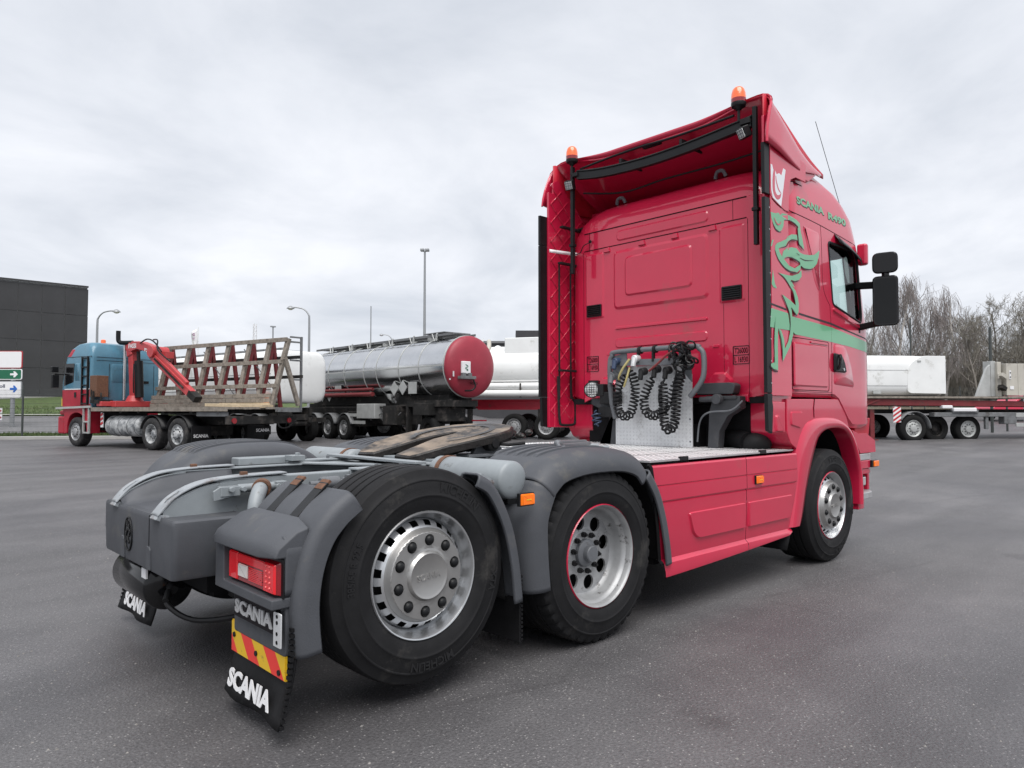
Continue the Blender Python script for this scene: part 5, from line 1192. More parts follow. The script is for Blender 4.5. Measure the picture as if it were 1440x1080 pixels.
# ------------------------------------------------------------------ deck, head board, air lines
dk = obj('deck_plate', MB().box((1.58, 0, 1.040), (2.06, 2.42, .012)), 'alu_deck', T)
mb = MB(); k = 0
nx, ny = 50, 60
for i in range(nx):
    for j in range(ny):
        x = .575 + 2.0*i/nx; y = -1.19 + 2.38*j/ny; a = R_(45 if (i+j) % 2 else -45)
        c, s_ = math.cos(a), math.sin(a); L_, w_ = .021, .009
        v = [(L_, 0, 0), (0, w_, 0), (-L_, 0, 0), (0, -w_, 0)]
        mb.add([(x+c*p[0]-s_*p[1], y+s_*p[0]+c*p[1], 1.0462) for p in v] + [(x, y, 1.0495)], [(0,1,4), (1,2,4), (2,3,4), (3,0,4)])
o = obj('deck_tread', mb, 'tread_bright', dk, smooth=0); o['kind'] = 'stuff'
for x in (1.02, 1.53, 2.05): obj('deck_joint', MB().box((x, 0, 1.0465), (.006, 2.42, .002)), 'underside', dk)
for y in (-.8, -.4, .05, .45, .85): obj('deck_joint', MB().box((1.58, y, 1.0468), (2.06, .006, .002)), 'underside', dk)
for x in (.95, 2.08): obj('deck_latch', MB().box((x, -1.205, 1.045), (.10, .02, .03)), 'black_plastic', dk, bevel=.003)
HX = 2.20
hb = obj('head_board', MB().prism([(-.375, 1.05), (.485, 1.05), (.485, 1.70), (.40, 1.80), (-.30, 1.80), (-.375, 1.76)], BACK(HX), -.006, .006), 'alu', T)
mb = MB(); nx, ny = 22, 20
for i in range(nx):
    for j in range(ny):
        a0 = -.355 + .82*i/(nx-1); z = 1.07 + .66*j/(ny-1)
        if z > 1.70 and a0 > .38: continue
        a = R_(45 if (i+j) % 2 else -45); c, s_ = math.cos(a), math.sin(a); L_, w_ = .018, .009; v = [(L_, 0), (0, w_), (-L_, 0), (0, -w_)]
        mb.add([(HX-.0062, -(a0+c*p[0]-s_*p[1]), z+s_*p[0]+c*p[1]) for p in v] + [(HX-.0085, -a0, z)], [(0,1,4), (1,2,4), (2,3,4), (3,0,4)])
o = obj('board_tread', mb, 'tread_soft', hb, smooth=0); o['kind'] = 'stuff'
mb = MB()
for z in (1.10, 1.3, 1.5, 1.68): mb.cyl((HX-.006, -.465, z), (HX-.012, -.465, z), .008, 8); 
fine(obj('board_rivets', mb, 'frame_grey', hb))
# grey tubular frame round the connections
FR = [(-.40, 1.62), (-.40, 1.84), (-.37, 1.91), (-.29, 1.945), (.50, 1.945), (.60, 1.92), (.64, 1.86), (.64, 1.70), (.60, 1.61), (.50, 1.50)]
mb = MB(); mb.tube([(2.14, -p.x, p.y) for p in smoothpath(FR, 6)], .024, 12); mb.tube([(2.14, .40, 1.62), (2.16, .395, 1.45), (2.17, .36, 1.30)], .024, 12); mb.bar((2.14, .40, 1.84), (2.14, -.52, 1.815), .035, .06)
obj('connection_frame', mb, 'frame_grey', T)
obj('frame_plate', MB().prism(rnd([(-.385, 1.66), (-.20, 1.74), (-.20, 1.93), (-.36, 1.91)], .02), BACK(2.155), 0, .01).prism(rnd([(.38, 1.78), (.52, 1.62), (.50, 1.92), (.38, 1.93)], .02), BACK(2.155), 0, .01), 'frame_grey', T, bevel=.003)
for y, z, m in ((.29, 1.855, 'hose_blue'), (.33, 1.72, 'frame_grey'), (-.02, 1.745, 'dark_metal'), (-.17, 1.76, 'dark_metal'), (-.29, 1.745, 'dark_metal'), (.06, 1.87, 'alu')):
    obj('air_coupling', MB().cyl((2.145, y, z), (2.07, y, z-.01), .036, 16, ch=.008).cyl((2.08, y, z), (2.06, y, z-.08), .024, 12), m, T)
for y in (.05, -.12, -.30): obj('frame_clip', MB().cyl((2.14, y, 1.945), (2.14, y-.03, 1.945), .036, 12).box((2.13, y, 1.88), (.03, .02, .1)), 'dark_metal', T)
def coil(name, path, rc, rt, turns, m, step=9):
    """spiral hose: a helix about a smooth path"""
    P = smoothpath(path, 24); n = len(P); d = [0.]
    for a, b in zip(P, P[1:]): d.append(d[-1]+(b-a).length)
    tot = turns*step; pts = []; j = 0; u = None
    for k in range(tot+1):
        t = d[-1]*k/tot
        while j < n-2 and d[j+1] < t: j += 1
        f = (t-d[j])/max(1e-9, d[j+1]-d[j]); p = P[j].lerp(P[j+1], f); tg = (P[j+1]-P[j]).normalized()
        u = tg.cross(Vector((1, 0, 0))) if u is None else (u - tg*u.dot(tg)); u.normalize(); v = tg.cross(u)
        a = 2*math.pi*k/step; e_ = min(1, k/step, (tot-k)/step)
        pts.append(p + (u*math.cos(a)+v*math.sin(a))*rc*e_)
    return obj(name, MB().tube(pts, rt, 6), m, T, smooth=60)
coil('coiled_air_line', [(2.08, .17, 1.72), (2.07, .25, 1.58), (2.08, .26, 1.42), (2.07, .20, 1.33), (2.07, .11, 1.34), (2.07, .06, 1.45), (2.08, .05, 1.58), (2.09, .08, 1.68), (2.10, .12, 1.76)], .037, .0088, 27, 'hose_black')
coil('coiled_air_line', [(2.07, -.15, 1.68), (2.06, -.10, 1.58), (2.06, -.06, 1.48), (2.05, -.09, 1.37), (2.05, -.17, 1.33), (2.05, -.25, 1.36), (2.06, -.33, 1.45), (2.07, -.40, 1.60), (2.08, -.47, 1.74)], .037, .0088, 27, 'hose_black')
coil('coiled_cable', [(2.06, -.27, 1.64), (2.05, -.28, 1.50), (2.04, -.29, 1.35), (2.03, -.31, 1.24), (2.03, -.36, 1.205), (2.03, -.41, 1.27), (2.04, -.42, 1.40), (2.05, -.43, 1.55), (2.07, -.47, 1.72)], .036, .0105, 30, 'hose_black')
random.seed(11)
mb = MB()
for k in range(16):
    c = Vector((2.07+random.uniform(-.03, .03), -.46+random.uniform(-.09, .07), 1.86+random.uniform(-.10, .09))); ax = Vector((random.uniform(-1,1), random.uniform(-1,1), random.uniform(-1,1))).normalized()
    u = ax.orthogonal().normalized(); v = ax.cross(u); r = random.uniform(.035, .07)
    mb.tube([c+(u*math.cos(t*.45)+v*math.sin(t*.45))*r+ax*t*.003 for t in range(16)], .0085, 6)
obj('cable_bundle', mb, 'hose_black', T)
mb = MB(); mb.tube(smoothpath([(2.06, .10, 1.86), (2.04, .16, 1.78), (2.04, .21, 1.70), (2.06, .22, 1.66)], 6), .011, 8); mb.tube(smoothpath([(2.06, .10, 1.78), (2.04, .12, 1.68), (2.05, .16, 1.60)], 6), .010, 8); obj('yellow_air_hose', mb, 'hose_yellow', T)
mb = MB(); mb.tube(smoothpath([(2.06, -.12, 1.74), (2.05, -.22, 1.80), (2.05, -.33, 1.88), (2.06, -.42, 1.92)], 6), .011, 8); obj('red_air_hose', mb, 'hose_red', T)
mb = MB(); mb.tube(smoothpath([(2.06, -.29, 1.66), (2.03, -.26, 1.56), (2.03, -.25, 1.46), (2.05, -.27, 1.40)], 6), .010, 8); mb.tube(smoothpath([(2.05, -.36, 1.90), (2.02, -.44, 1.74), (2.03, -.40, 1.60)], 6), .008, 8); obj('loose_cable', mb, 'hose_black', T)
coil('blue_spiral_line', [(2.12, .56, 1.38), (2.11, .55, 1.30), (2.12, .54, 1.22)], .045, .006, 4, 'hose_blue')
# grey mounts with shade in their colour, and darkness behind the board
mb = MB(); mb.prism([(-.62, 1.0), (-.47, 1.0), (-.47, 1.30), (-.52, 1.36), (-.60, 1.40), (-.70, 1.44), (-.70, 1.50), (-.47, 1.50), (-.40, 1.40), (-.36, 1.0)], BACK(2.26), -.05, .05)
mb2 = MB(); mb2.prism([(.60, 1.0), (.70, 1.0), (.72, 1.20), (.80, 1.33), (.92, 1.40), (.92, 1.50), (.66, 1.50), (.62, 1.36)], BACK(2.30), -.05, .05); mb2.box((2.30, -.74, 1.49), (.12, .30, .03)); mb2.cyl((2.22, -.55, 1.475), (2.22, -.74, 1.475), .025, 10); mb2.cyl((2.22, -.74, 1.475), (2.16, -.74, 1.475), .045, 16); mb2.prism(rnd([(.50, 1.52), (.86, 1.52), (.88, 1.60), (.84, 1.62), (.56, 1.62), (.50, 1.60)], .02), BACK(2.30), -.05, .06)
obj('cab_mount', mb2, 'mount_grey_shaded', T, bevel=.006)
obj('cab_mount', mb, 'mount_grey_shaded', T, bevel=.006)
obj('engine_bay', MB().box((2.65, 0, 1.22), (.35, 1.9, .42)).box((2.5, 0, 1.1), (.3, .9, .3)).cyl((2.42, -.9, 1.10), (2.60, -.5, 1.16), .09, 14), 'underside', T)
obj('grey_ducting', MB().sphere((2.48, -.92, 1.09), .12, 16, 10, (1, 1.3, .8)), 'dark_metal', T)
mb = MB(); mb.tube(smoothpath([(2.22, -.52, 1.10), (2.20, -.56, 1.28), (2.18, -.66, 1.36), (2.20, -.86, 1.38), (2.22, -.96, 1.46)], 8), .008, 6); obj('grey_cable', mb, 'frame_grey', T)
rl = empty('rear_work_lamp', (2.13, .62, 1.585), 0); rl.parent = T; rl.rotation_euler = (0, 0, R_(25))
obj('lamp_bowl', MB().lathe([(1e-3, .09), (.04, .085), (.075, .04), (.082, .0), (.082, -.012), (.074, -.016)], 28, (0,0,0), (1,0,0)).box((.08, 0, .07), (.08, .10, .05)), 'black_plastic', rl)
obj('lamp_glass', MB().lathe([(.074, -.010), (.05, -.020), (1e-3, -.024)], 28, (0,0,0), (1,0,0)), 'clear_lens', rl)
mb = MB()
for k in (-2, -1, 0, 1, 2):
    mb.tube([(-.026+abs(t)*.012, k*.024+t*.0, t*.062) for t in (-1, -.5, 0, .5, 1)], .003, 5); mb.tube([(-.026+abs(t)*.012, t*.062, k*.024) for t in (-1, -.5, 0, .5, 1)], .003, 5)
fine(obj('lamp_guard', mb, 'black_plastic', rl))
obj('lamp_bracket', MB().box((2.24, .55, 1.58), (.2, .12, .12)).box((2.20, .42, 1.50), (.10, .25, .12)).box((2.2, .47, 1.36), (.08, .20, .10)), 'dark_metal', T, bevel=.01)
# ------------------------------------------------------------------ parked vehicles: shared pieces
mat('teal_paint', (.070, .19, .27), .38, coat=.3, var=.14, vscale=2, dirt=(.06, .11, .12), dscale=2.5, damt=.2)
mat('old_red', (.36, .012, .030), .45, var=.15, vscale=3, dirt=(.14, .03, .03), dscale=4, damt=.2)
mat('crane_red', (.43, .048, .052), .42, var=.1, vscale=4, dirt=(.3, .05, .04), dscale=5, damt=.2)
mat('weathered_wood', (.225, .198, .168), .85, var=.3, vscale=9, bump=.3, bscale=40, dirt=(.13, .11, .09), dscale=6, damt=.35)
mat('new_wood', (.46, .37, .25), .8, var=.2, vscale=9)
mat('rust_red', (.17, .018, .022), .6, var=.3, vscale=5, dirt=(.08, .03, .025), dscale=5, damt=.35)
mat('tank_white', (.74, .75, .74), .35, coat=.2, var=.05, vscale=1.2, dirt=(.50, .50, .47), dscale=1.6, damt=.2)
mat('dirty_white', (.55, .56, .56), .55, var=.25, vscale=5, dirt=(.10, .11, .12), dscale=3.5, damt=.55)
mat('polished_steel', (.60, .61, .62), .17, metal=1, var=.06, vscale=2, bump=.02, bscale=3)
mat('tank_red', (.27, .018, .036), .5, var=.10, vscale=2, dirt=(.33, .04, .06), dscale=2.5, damt=.2)
mat('chassis_dark', (.020, .0195, .019), .7, spec=.2, var=.4, vscale=4, dirt=(.075, .066, .06), dscale=3, damt=.3)
mat('chassis_grey', (.14, .145, .15), .6, var=.3, vscale=4, dirt=(.06, .055, .05), dscale=3, damt=.3)
mat('pale_steel', (.42, .43, .42), .5, metal=.3, var=.15, vscale=3)
mat('beige_grey', (.44, .42, .37), .55, var=.1, vscale=2, dirt=(.25, .23, .2), dscale=3, damt=.2)
mat('plate_orange', (.85, .16, .012), .5)
mat('far_rubber', (.012, .012, .012), .85, var=.3, vscale=3, spec=.2)
mat('building_dark', (.050, .050, .054), .6, spec=.25, var=.12, vscale=.6)
mat('joint_pale', (.16, .16, .165), .6)
mat('concrete', (.34, .335, .32), .85, var=.12, vscale=1)
mat('grass', (.060, .095, .022), .95, var=.35, vscale=2.5, bump=.5, bscale=14, dirt=(.10, .10, .035), dscale=.8, damt=.25)
mat('road', (.15, .15, .155), .8, var=.12, vscale=.5)
mat('fence_green', (.045, .052, .050), .5)
mat('lamp_metal', (.30, .31, .32), .4, metal=.4)
mat('sign_green', (.008, .12, .06), .4)
mat('sign_white', (.75, .75, .76), .4)
mat('sign_blue', (.02, .12, .45), .4)
mat('sign_red', (.40, .02, .03), .4)
mat('lettering_dark', (.05, .06, .10), .5)
mat('flag_cloth', (.75, .74, .76), .8)
mat('flag_purple', (.22, .03, .16), .8)
mat('stripe_red', (.45, .02, .03), .5)
def ypos(f, r): x, y = yard(f, r); return (x, y, gz(f, r))
def yhead(hf, hr): return YAW - math.atan2(hr, hf)
WHEELS = {}
def simple_wheel(par, x, y, z=.5, R=.5, W=.32, s=1, m='far_rubber', rim='rim_dirty', dish=.06, name='wheel'):
    """wheel with axle along local y, outer face towards s*y"""
    key = (R, W, m, rim, dish)
    if key not in WHEELS:
        a = MB(); a.lathe([(.30, .0), (.33, .02), (R-.10, .03), (R-.035, .012), (R-.008, -.012), (R, -.04), (R, -.12), (R-.012, -.125), (R-.012, -.14), (R, -.145), (R, -W+.02), (R-.03, -W), (R-.12, -W-.01), (.29, -W)], 40)
        b = MB(); b.lathe([(.30, .0), (.305, .008), (.295, .010), (.285, -.01), (.265, -.02), (.258, -dish), (.24, -dish-.004), (.20, -dish+.02), (.13, -dish+.022), (.12, -dish+.06), (.09, -dish+.07), (1e-3, -dish+.07)], 40)
        c = MB()
        for k in range(10):
            t = 2*math.pi*k/10; c.cyl((math.cos(t)*.165, -dish+.02, math.sin(t)*.165), (math.cos(t)*.165, -dish+.05, math.sin(t)*.165), .016, 6)
        for k in range(8):
            t = 2*math.pi*(k+.5)/8; c.cyl((math.cos(t)*.225, -dish+.002, math.sin(t)*.225), (math.cos(t)*.225, -dish+.006, math.sin(t)*.225), .022, 8)
        os_ = [obj('tyre', a, m), obj('rim', b, rim), obj('wheel_nuts', c, 'chassis_dark')]; WHEELS[key] = [o.data for o in os_]
        for o in os_: bpy.data.objects.remove(o)
    w0 = empty(name, (x, y, z), 0 if s > 0 else math.pi); w0.parent = par
    for nm, me in zip(('tyre', 'rim', 'wheel_nuts'), WHEELS[key]): obj(nm, None, None, w0, mesh=me)
    return w0
def suitcase(w_, h_, r, n=6): return rnd(rect(-w_/2, w_/2, -h_/2, h_/2), r, n)
def tank_hull(sec, L, zc, dish=.25, taper=1.0, n=6):
    """hull along +x from 0 to L with domed ends; sec = polygon (y,z) about the axis"""
    mb = MB(); rows = []
    for k in range(n+1):
        t = k/n*math.pi/2; f = math.sin(t)**.6 if k else .02; rows.append([(-dish*math.cos(t), y*f, zc+z*f) for y, z in sec])
    for k in range(1, 8): rows.append([(L*k/8, y, zc+z) for y, z in sec])
    for k in range(n, -1, -1):
        t = k/n*math.pi/2; f = math.sin(t)**.6 if k else .02; rows.append([(L+dish*math.cos(t), y*f, zc+z*f) for y, z in sec])
    return mb, rows

# ------------------------------------------------------------------ flatbed truck with a crane (x forward from its front axle, y to its left)
F = empty('flatbed_truck', ypos(25.57, -14.35), yhead(.522, -.853), 'old teal and red flatbed truck with a red folding crane behind its cab', 'truck')
def fl_cab():
    mb = MB(); rows = []
    RG = [('b', -.83, 1.15, 1.20, .10, .30), (1.45, -.85, 1.20, 1.24, .10, .32), (1.95, -.85, 1.22, 1.24, .10, .34), (2.0, -.85, 1.215, 1.24, .10, .34), (2.2, -.85, 1.20, 1.24, .10, .34), (2.9, -.85, 1.0, 1.23, .10, .32), (3.05, -.85, .96, 1.22, .10, .32), (3.10, -.85, .94, 1.215, .10, .3), (3.35, -.80, .70, 1.19, .15, .32), (3.52, -.70, .35, 1.13, .2, .3), (3.58, -.5, .0, 1.0, .2, .2)]
    for (z, xb, xf, hw, rb, rf) in RG:
        p = []
        for k in range(3): p.append((xb, -(hw-rb)*k/3))
        for k in range(5): t = k/4*math.pi/2; p.append((xb+rb-rb*math.cos(t), -(hw-rb)-rb*math.sin(t)))
        for k in range(1, 8): p.append((xb+rb+(xf-rf-xb-rb)*k/8, -hw))
        for k in range(7): t = k/6*math.pi/2; p.append((xf-rf+rf*math.sin(t), -(hw-rf)-rf*math.cos(t)))
        for k in range(1, 4): p.append((xf+.08*(1-(1-k/3)**2), -(hw-rf)*(1-k/3)))
        full = p + [(x, -y) for x, y in p[-2:0:-1]]
        rows.append([(x, y, (1.33 - .25*ss(.15, .5, x)) if z == 'b' else z) for x, y in full])
    mb.grid(rows, cu=True); mb.add(rows[-1], [tuple(range(len(rows[-1])))])
    mats = []
    for f in mb.f:
        cx = sum(mb.v[i][0] for i in f)/len(f); cz = sum(mb.v[i][2] for i in f)/len(f)
        mats.append(1 if (cz < 1.97 and cx > -.80) or (3.1 < cz < 3.36 and cx > .30) else 0)
    mb.m = mats; return obj('cab', mb, ['teal_paint', 'old_red'], F, smooth=40)
fc = fl_cab()
LS = frame((0,0,0), (-1,0,0), (0,0,1), (0,1,0))     # left side: a = -x
obj('door_window', MB().prism(rnd([(-.88, 2.08), (-.22, 2.22), (-.20, 2.86), (-.78, 2.86)], .05), LS, 1.20, 1.246), 'dark_glass' if False else 'black_gloss', fc)
obj('rear_blank_window', MB().panel(rnd(rect(-.15, .18, 2.25, 2.86), .06), LS, 1.236, 1.25, .02), 'teal_paint', fc)
obj('door_handle', MB().prism(rnd(rect(-.16, -.04, 1.68, 1.86), .02), LS, 1.235, 1.255), 'black_plastic', fc)
obj('cab_rear_panel', MB().panel(rnd(rect(-.55, .35, 2.2, 2.85), .08), frame((-.85,0,0), (0,-1,0), (0,0,1), (-1,0,0)), 0, .015, .03), 'teal_paint', fc)
for z in (3.06, 2.95): obj('rear_seam', MB().box((-.853, 0, z), (.012, 2.1, .012)), 'chassis_dark', fc)
for a in (-.62, .45, 1.0): obj('rear_seam', MB().box((-.853, -a, 2.1), (.010, .012, 1.5)), 'chassis_dark', fc)
for x in (-.76, -.28): obj('door_seam', MB().box((x, 1.243, 2.15), (.012, .012, 1.5)), 'chassis_dark', fc)
obj('roof_seam', MB().box((-.1, 1.215, 3.08), (1.5, .02, .014)), 'chassis_dark', fc)
obj('colour_line', MB().box((.0, 1.244, 1.965), (1.6, .01, .03)), 'letter_white', fc)
for a in (-.85, .7): obj('cab_vent', MB().box((-.856, -a, 2.24), (.02, .22, .09)), 'black_plastic', fc)
mb = MB(); fn = lambda a, b, d: Vector((-.856-d, a, b)); lettering(mb, 'T26000', lambda a, b, d: Vector((-.857-d, -a, b)), -1.12, -.90, 1.50, 1.57, 0); lettering(mb, 'L 930', lambda a, b, d: Vector((-.857-d, -a, b)), -1.12, -.90, 1.40, 1.47, 0); obj('weight_lettering', mb, 'letter_white', fc, smooth=0)
obj('yellow_sticker', MB().box((1.02, 1.18, 1.52), (.16, .02, .26)), 'hazard_yellow', fc)
obj('cab_beacon', MB().cyl((.05, .35, 3.55), (.05, .35, 3.75), .08, 12, ch=.02), 'beacon_lens', fc)
ld = MB(); 
for x in (-.72, -.36): ld.bar((x, 1.27, 1.42), (x, 1.27, 3.06), .05, .05)
for k in range(6): ld.bar((-.72, 1.27, 1.47+k*.31), (-.36, 1.27, 1.47+k*.31), .05, .04)
obj('cab_ladder', ld, 'black_plastic', F)
mm = MB(); mm.box((.98, 1.48, 2.25), (.12, .22, .45)); mm.box((.98, 1.50, 2.66), (.12, .22, .2)); mm.bar((.9, 1.22, 2.5), (.98, 1.5, 2.5), .04, .05); obj('cab_mirror', mm, 'black_plastic', F, bevel=.03)
mm = MB(); mm.box((.98, -1.48, 2.25), (.12, .22, .45)); mm.bar((.9, -1.22, 2.5), (.98, -1.5, 2.5), .04, .05); obj('cab_mirror', mm, 'black_plastic', F, bevel=.03)
ap = [tuple(p) for p in smoothpath([(.62, .45), (.60, .75), (.45, 1.02), (.15, 1.14), (-.2, 1.12), (-.48, .95), (-.62, .65), (-.64, .45)], 4)]
fr = [(.80, .42), (.84, 1.0), (.78, 1.30), (-.80, 1.32), (-.80, .45)]
for s in (1, -1): obj('front_wing', MB().prism([(-a, b) for a, b in fr] + [(-p[0], p[1]) for p in ap[::-1]], frame((0,0,0), (-1,0,0), (0,0,1), (0,s,0)), .85, 1.235), 'old_red', F, bevel=.02)
obj('front_bumper', MB().box((1.05, 0, .72), (.42, 2.46, .62)).box((1.0, 0, 1.15), (.45, 2.40, .16)), 'old_red', F, bevel=.06)
obj('cab_underside', MB().box((0, 0, .9), (1.6, 1.6, .7)), 'underside', F)
obj('step_frame', MB().bar((-.86, 1.27, .45), (-.86, 1.27, 1.32), .06, .06).bar((-.52, 1.27, .45), (-.52, 1.27, 1.30), .05, .05).bar((-.9, 1.27, .48), (-.5, 1.27, .48), .05, .05).bar((-.9, 1.27, .85), (-.5, 1.27, .85), .05, .05), 'pale_steel', F)
obj('cab_step_rail', MB().bar((1.25, 1.29, 1.31), (-1.0, 1.29, 1.36), .05, .07), 'pale_steel', F)
for x in (0, -4.4, -5.75):
    for s in (1, -1): simple_wheel(F, x, s*1.25, .5, s=s, dish=(.02 if x in (0, -5.75) else .13), m='rubber_worn', rim='dirty_white' if x else 'rim_dirty')
obj('chassis_frame', MB().box((-3.9, .40, .92), (7.8, .09, .26)).box((-3.9, -.40, .92), (7.8, .09, .26)).box((-5.0, 0, .6), (2.2, .9, .3)).box((-2.3, 0, .75), (1.6, .8, .3)), 'chassis_dark', F)
airtank('fuel_tank', (-1.75, .88, .72), (-3.55, .88, .72), .34, 'dirty_white', F, band=None).scale = (1, 1, 1)
mb = MB()
for x in (-2.0, -2.5, -3.0, -3.4): mb.lathe([(.342, -.02), (.35, 0), (.342, .02)], 24, (x, .88, .72), (1,0,0))
obj('fuel_tank_bands', mb, 'chassis_grey', F)
obj('striped_post', MB().box((-1.45, 1.15, .92), (.14, .03, .5)), 'letter_white', F); obj('post_stripes', MB().box((-1.45, 1.168, .80), (.141, .01, .08), Matrix.Rotation(.5, 3, 'Y')).box((-1.45, 1.168, .95), (.141, .01, .08), Matrix.Rotation(.5, 3, 'Y')).box((-1.45, 1.168, 1.1), (.141, .01, .08), Matrix.Rotation(.5, 3, 'Y')), 'stripe_red', F)
for s in (1, -1):
    for x in (-4.4, -5.75):
        P_ = arcpath(x, .5, .60, 15, 165, 16); obj('rear_guard', MB().grid([[(p[0], s*y, p[1]) for p in P_] for y in (.75, 1.26)]), 'black_plastic', F, solid=.02)
    obj('rear_mudflap', MB().box((-6.52, s*.98, .52), (.03, .66, .50)), 'flap_rubber', F)
mb = MB(); lettering(mb, 'SCANIA', lambda a, b, d: Vector((-6.54-d, -a, b)), -1.25, -.75, .42, .52, .03); obj('flap_lettering', mb, 'letter_white', F, smooth=0)
mb = MB(); mb.box((-7.62, -.35, .62), (.03, .62, .26)); obj('centre_flap', mb, 'flap_rubber', F); mb = MB(); lettering(mb, 'SCANIA', lambda a, b, d: Vector((-7.64-d, -a, b)), .10, .60, .58, .68, .03); obj('flap_lettering', mb, 'letter_white', F, smooth=0)
obj('underrun_beam', MB().box((-8.0, 0, .95), (.14, 2.44, .24)), 'chassis_dark', F, bevel=.01); obj('rear_stay', MB().box((-7.7, .6, .95), (.6, .08, .16)).box((-7.7, -.6, .95), (.6, .08, .16)), 'chassis_dark', F)
for y in (1.02, -.98): obj('rear_lamp', MB().cyl((-8.07, y, .93), (-8.10, y, .93), .08, 14), 'red_lens_dark', F)
obj('side_rail', MB().bar((-6.6, 1.18, 1.12), (-8.0, 1.18, 1.12), .06, .12), 'chassis_grey', F)
# deck of planks
for k in range(10):
    y = 1.14-k*.253; L0 = -1.05+random.uniform(-.03, .03); L1 = -8.15+random.uniform(-.08, .05)
    obj('deck_plank', MB().box(((L0+L1)/2, y, 1.30+random.uniform(-.006, .006)), (L0-L1, .235, .06)), 'weathered_wood', F)
obj('deck_edge_board', MB().box((-4.55, 1.275, 1.27), (7.1, .035, .13)), 'weathered_wood', F)
for x in (-1.6, -2.6, -3.6, -4.9, -6.3, -7.6): obj('deck_bearer', MB().box((x, 0, 1.20), (.12, 2.4, .12)), 'chassis_dark', F)
# crane
cr = empty('crane', (-1.45, .05, 1.33)); cr.parent = F
obj('crane_base', MB().box((0, -.1, .12), (.62, 1.9, .20)).cyl((0, 0, .2), (0, 0, .42), .30, 18, .20).box((.05, .95, .12), (.3, .5, .16)), 'crane_red', cr, bevel=.02)
obj('crane_column', MB().bar((.0, 0, .30), (.16, 0, 2.05), .24, .26, (1,0,0)).bar((.14, 0, 1.8), (.28, 0, 2.26), .30, .30, (1,0,0)), 'crane_red', cr, bevel=.03)
obj('crane_boom', MB().prism([(-.40, 2.04), (.0, 2.30), (.45, 2.28), (1.0, 2.13), (1.62, 1.95), (1.70, 1.76), (1.55, 1.70), (.9, 1.90), (.3, 2.02), (-.1, 1.94)], frame((0,0,0), (-1,0,0), (0,0,1), (0,1,0)), -.16, .16), 'crane_red', cr, bevel=.02)
obj('crane_jib', MB().bar((-1.35, .22, 1.78), (-3.55, .22, .42), .25, .20, (0,1,0)).bar((-1.5, .22, 1.92), (-3.3, .22, .76), .12, .12, (0,1,0)), 'crane_red', cr, bevel=.015)
obj('jib_groove', MB().bar((-1.7, .37, 1.62), (-3.3, .37, .62), .02, .07, (0,0,1)), 'chassis_dark', cr)
obj('jib_extension', MB().bar((-3.5, .22, .46), (-3.85, .22, .24), .20, .26, (0,1,0)), 'chassis_dark', cr)
obj('jib_elbow', MB().cyl((-1.5, -.2, 1.86), (-1.5, .40, 1.86), .19, 16).box((-1.75, 0, 1.75), (.5, .3, .22)), 'crane_red', cr, bevel=.01)
obj('crane_ram', MB().cyl((-.28, .0, .35), (-.20, .0, 1.62), .14, 16).cyl((-.20, 0, 1.62), (-.17, 0, 1.95), .06, 12), 'hose_black', cr)
mb = MB(); mb.tube(smoothpath([(-.6, .2, 2.2), (-1.0, .2, 2.32), (-1.5, .26, 2.2), (-1.9, .24, 1.85)], 5), .025, 6); mb.tube(smoothpath([(-1.2, .1, 2.3), (-1.6, .2, 2.25), (-1.8, .3, 1.9), (-2.4, .25, 1.5)], 5), .025, 6); mb.tube(smoothpath([(-.25, .2, 1.5), (-.32, .25, 1.0), (-.3, .22, .5)], 5), .02, 6); obj('crane_hoses', mb, 'hose_black', cr)
for t, a0, a1, b0, b1 in (('FASSI', -.16, .30, 2.06, 2.22), ('F210', .80, 1.20, 1.92, 2.04)):
    mb = MB(); lettering(mb, t, lambda a, b, d: Vector((-a, .165+d, b - (.0 if a < .4 else (a-.8)*.28))), a0, a1, b0, b1, .03); obj('crane_lettering', mb, 'letter_white', cr, smooth=0)
obj('crane_oil_box', MB().box((.42, 1.0, .72), (.42, .40, .72)), 'rust', cr, bevel=.01)
obj('crane_levers', MB().box((.25, 1.0, .2), (.5, .5, .12)).cyl((.5, 1.2, .2), (.5, 1.2, .6), .03).cyl((.3, 1.25, .2), (.3, 1.25, .55), .03).cyl((.1, 1.1, .2), (.1, 1.1, .5), .03), 'chassis_dark', cr)
mb = MB(); mb.cyl((-.95, .15, 1.6), (-.95, .15, 3.55), .05, 12); obj('exhaust_pipe', mb, 'chrome_edge', F)
mb = MB(); mb.tube(smoothpath([(-1.35, .1, 3.60), (-.95, .25, 3.60), (-.86, .3, 3.64), (-.84, .32, 3.74), (-.84, .32, 4.02)], 6), .075, 12); obj('air_intake', mb, 'black_plastic', F)
# glass rack standing on the deck (own thing)
GR = empty('glass_rack', F.location.copy(), F.rotation_euler.z, 'weathered timber A-frame glass rack standing on the flatbed truck', 'rack'); GR.location.z += 1.333
def rp(x, t): return (x, -.36-.42*t, t*2.12)
XS = [-2.05, -3.2, -4.25, -5.3, -6.35, -7.3]
for x in XS: obj('timber_post', MB().bar(rp(x, 0), rp(x-.12, 1), .16, .09, (0,1,.2)), 'weathered_wood', GR, bevel=.006)
obj('timber_post', MB().bar(rp(-8.0, 0), rp(-8.25, 1.0), .15, .11, (0,1,.2)), 'weathered_wood', GR, bevel=.006)
for t, h in ((.31, .12), (.66, .12), (.985, .13)): obj('timber_rail', MB().bar(Vector(rp(-1.95, t))+Vector((0, .08, 0)), Vector(rp(-8.08-.2*t, t))+Vector((0, .08, 0)), .06, h), 'weathered_wood', GR, bevel=.006)
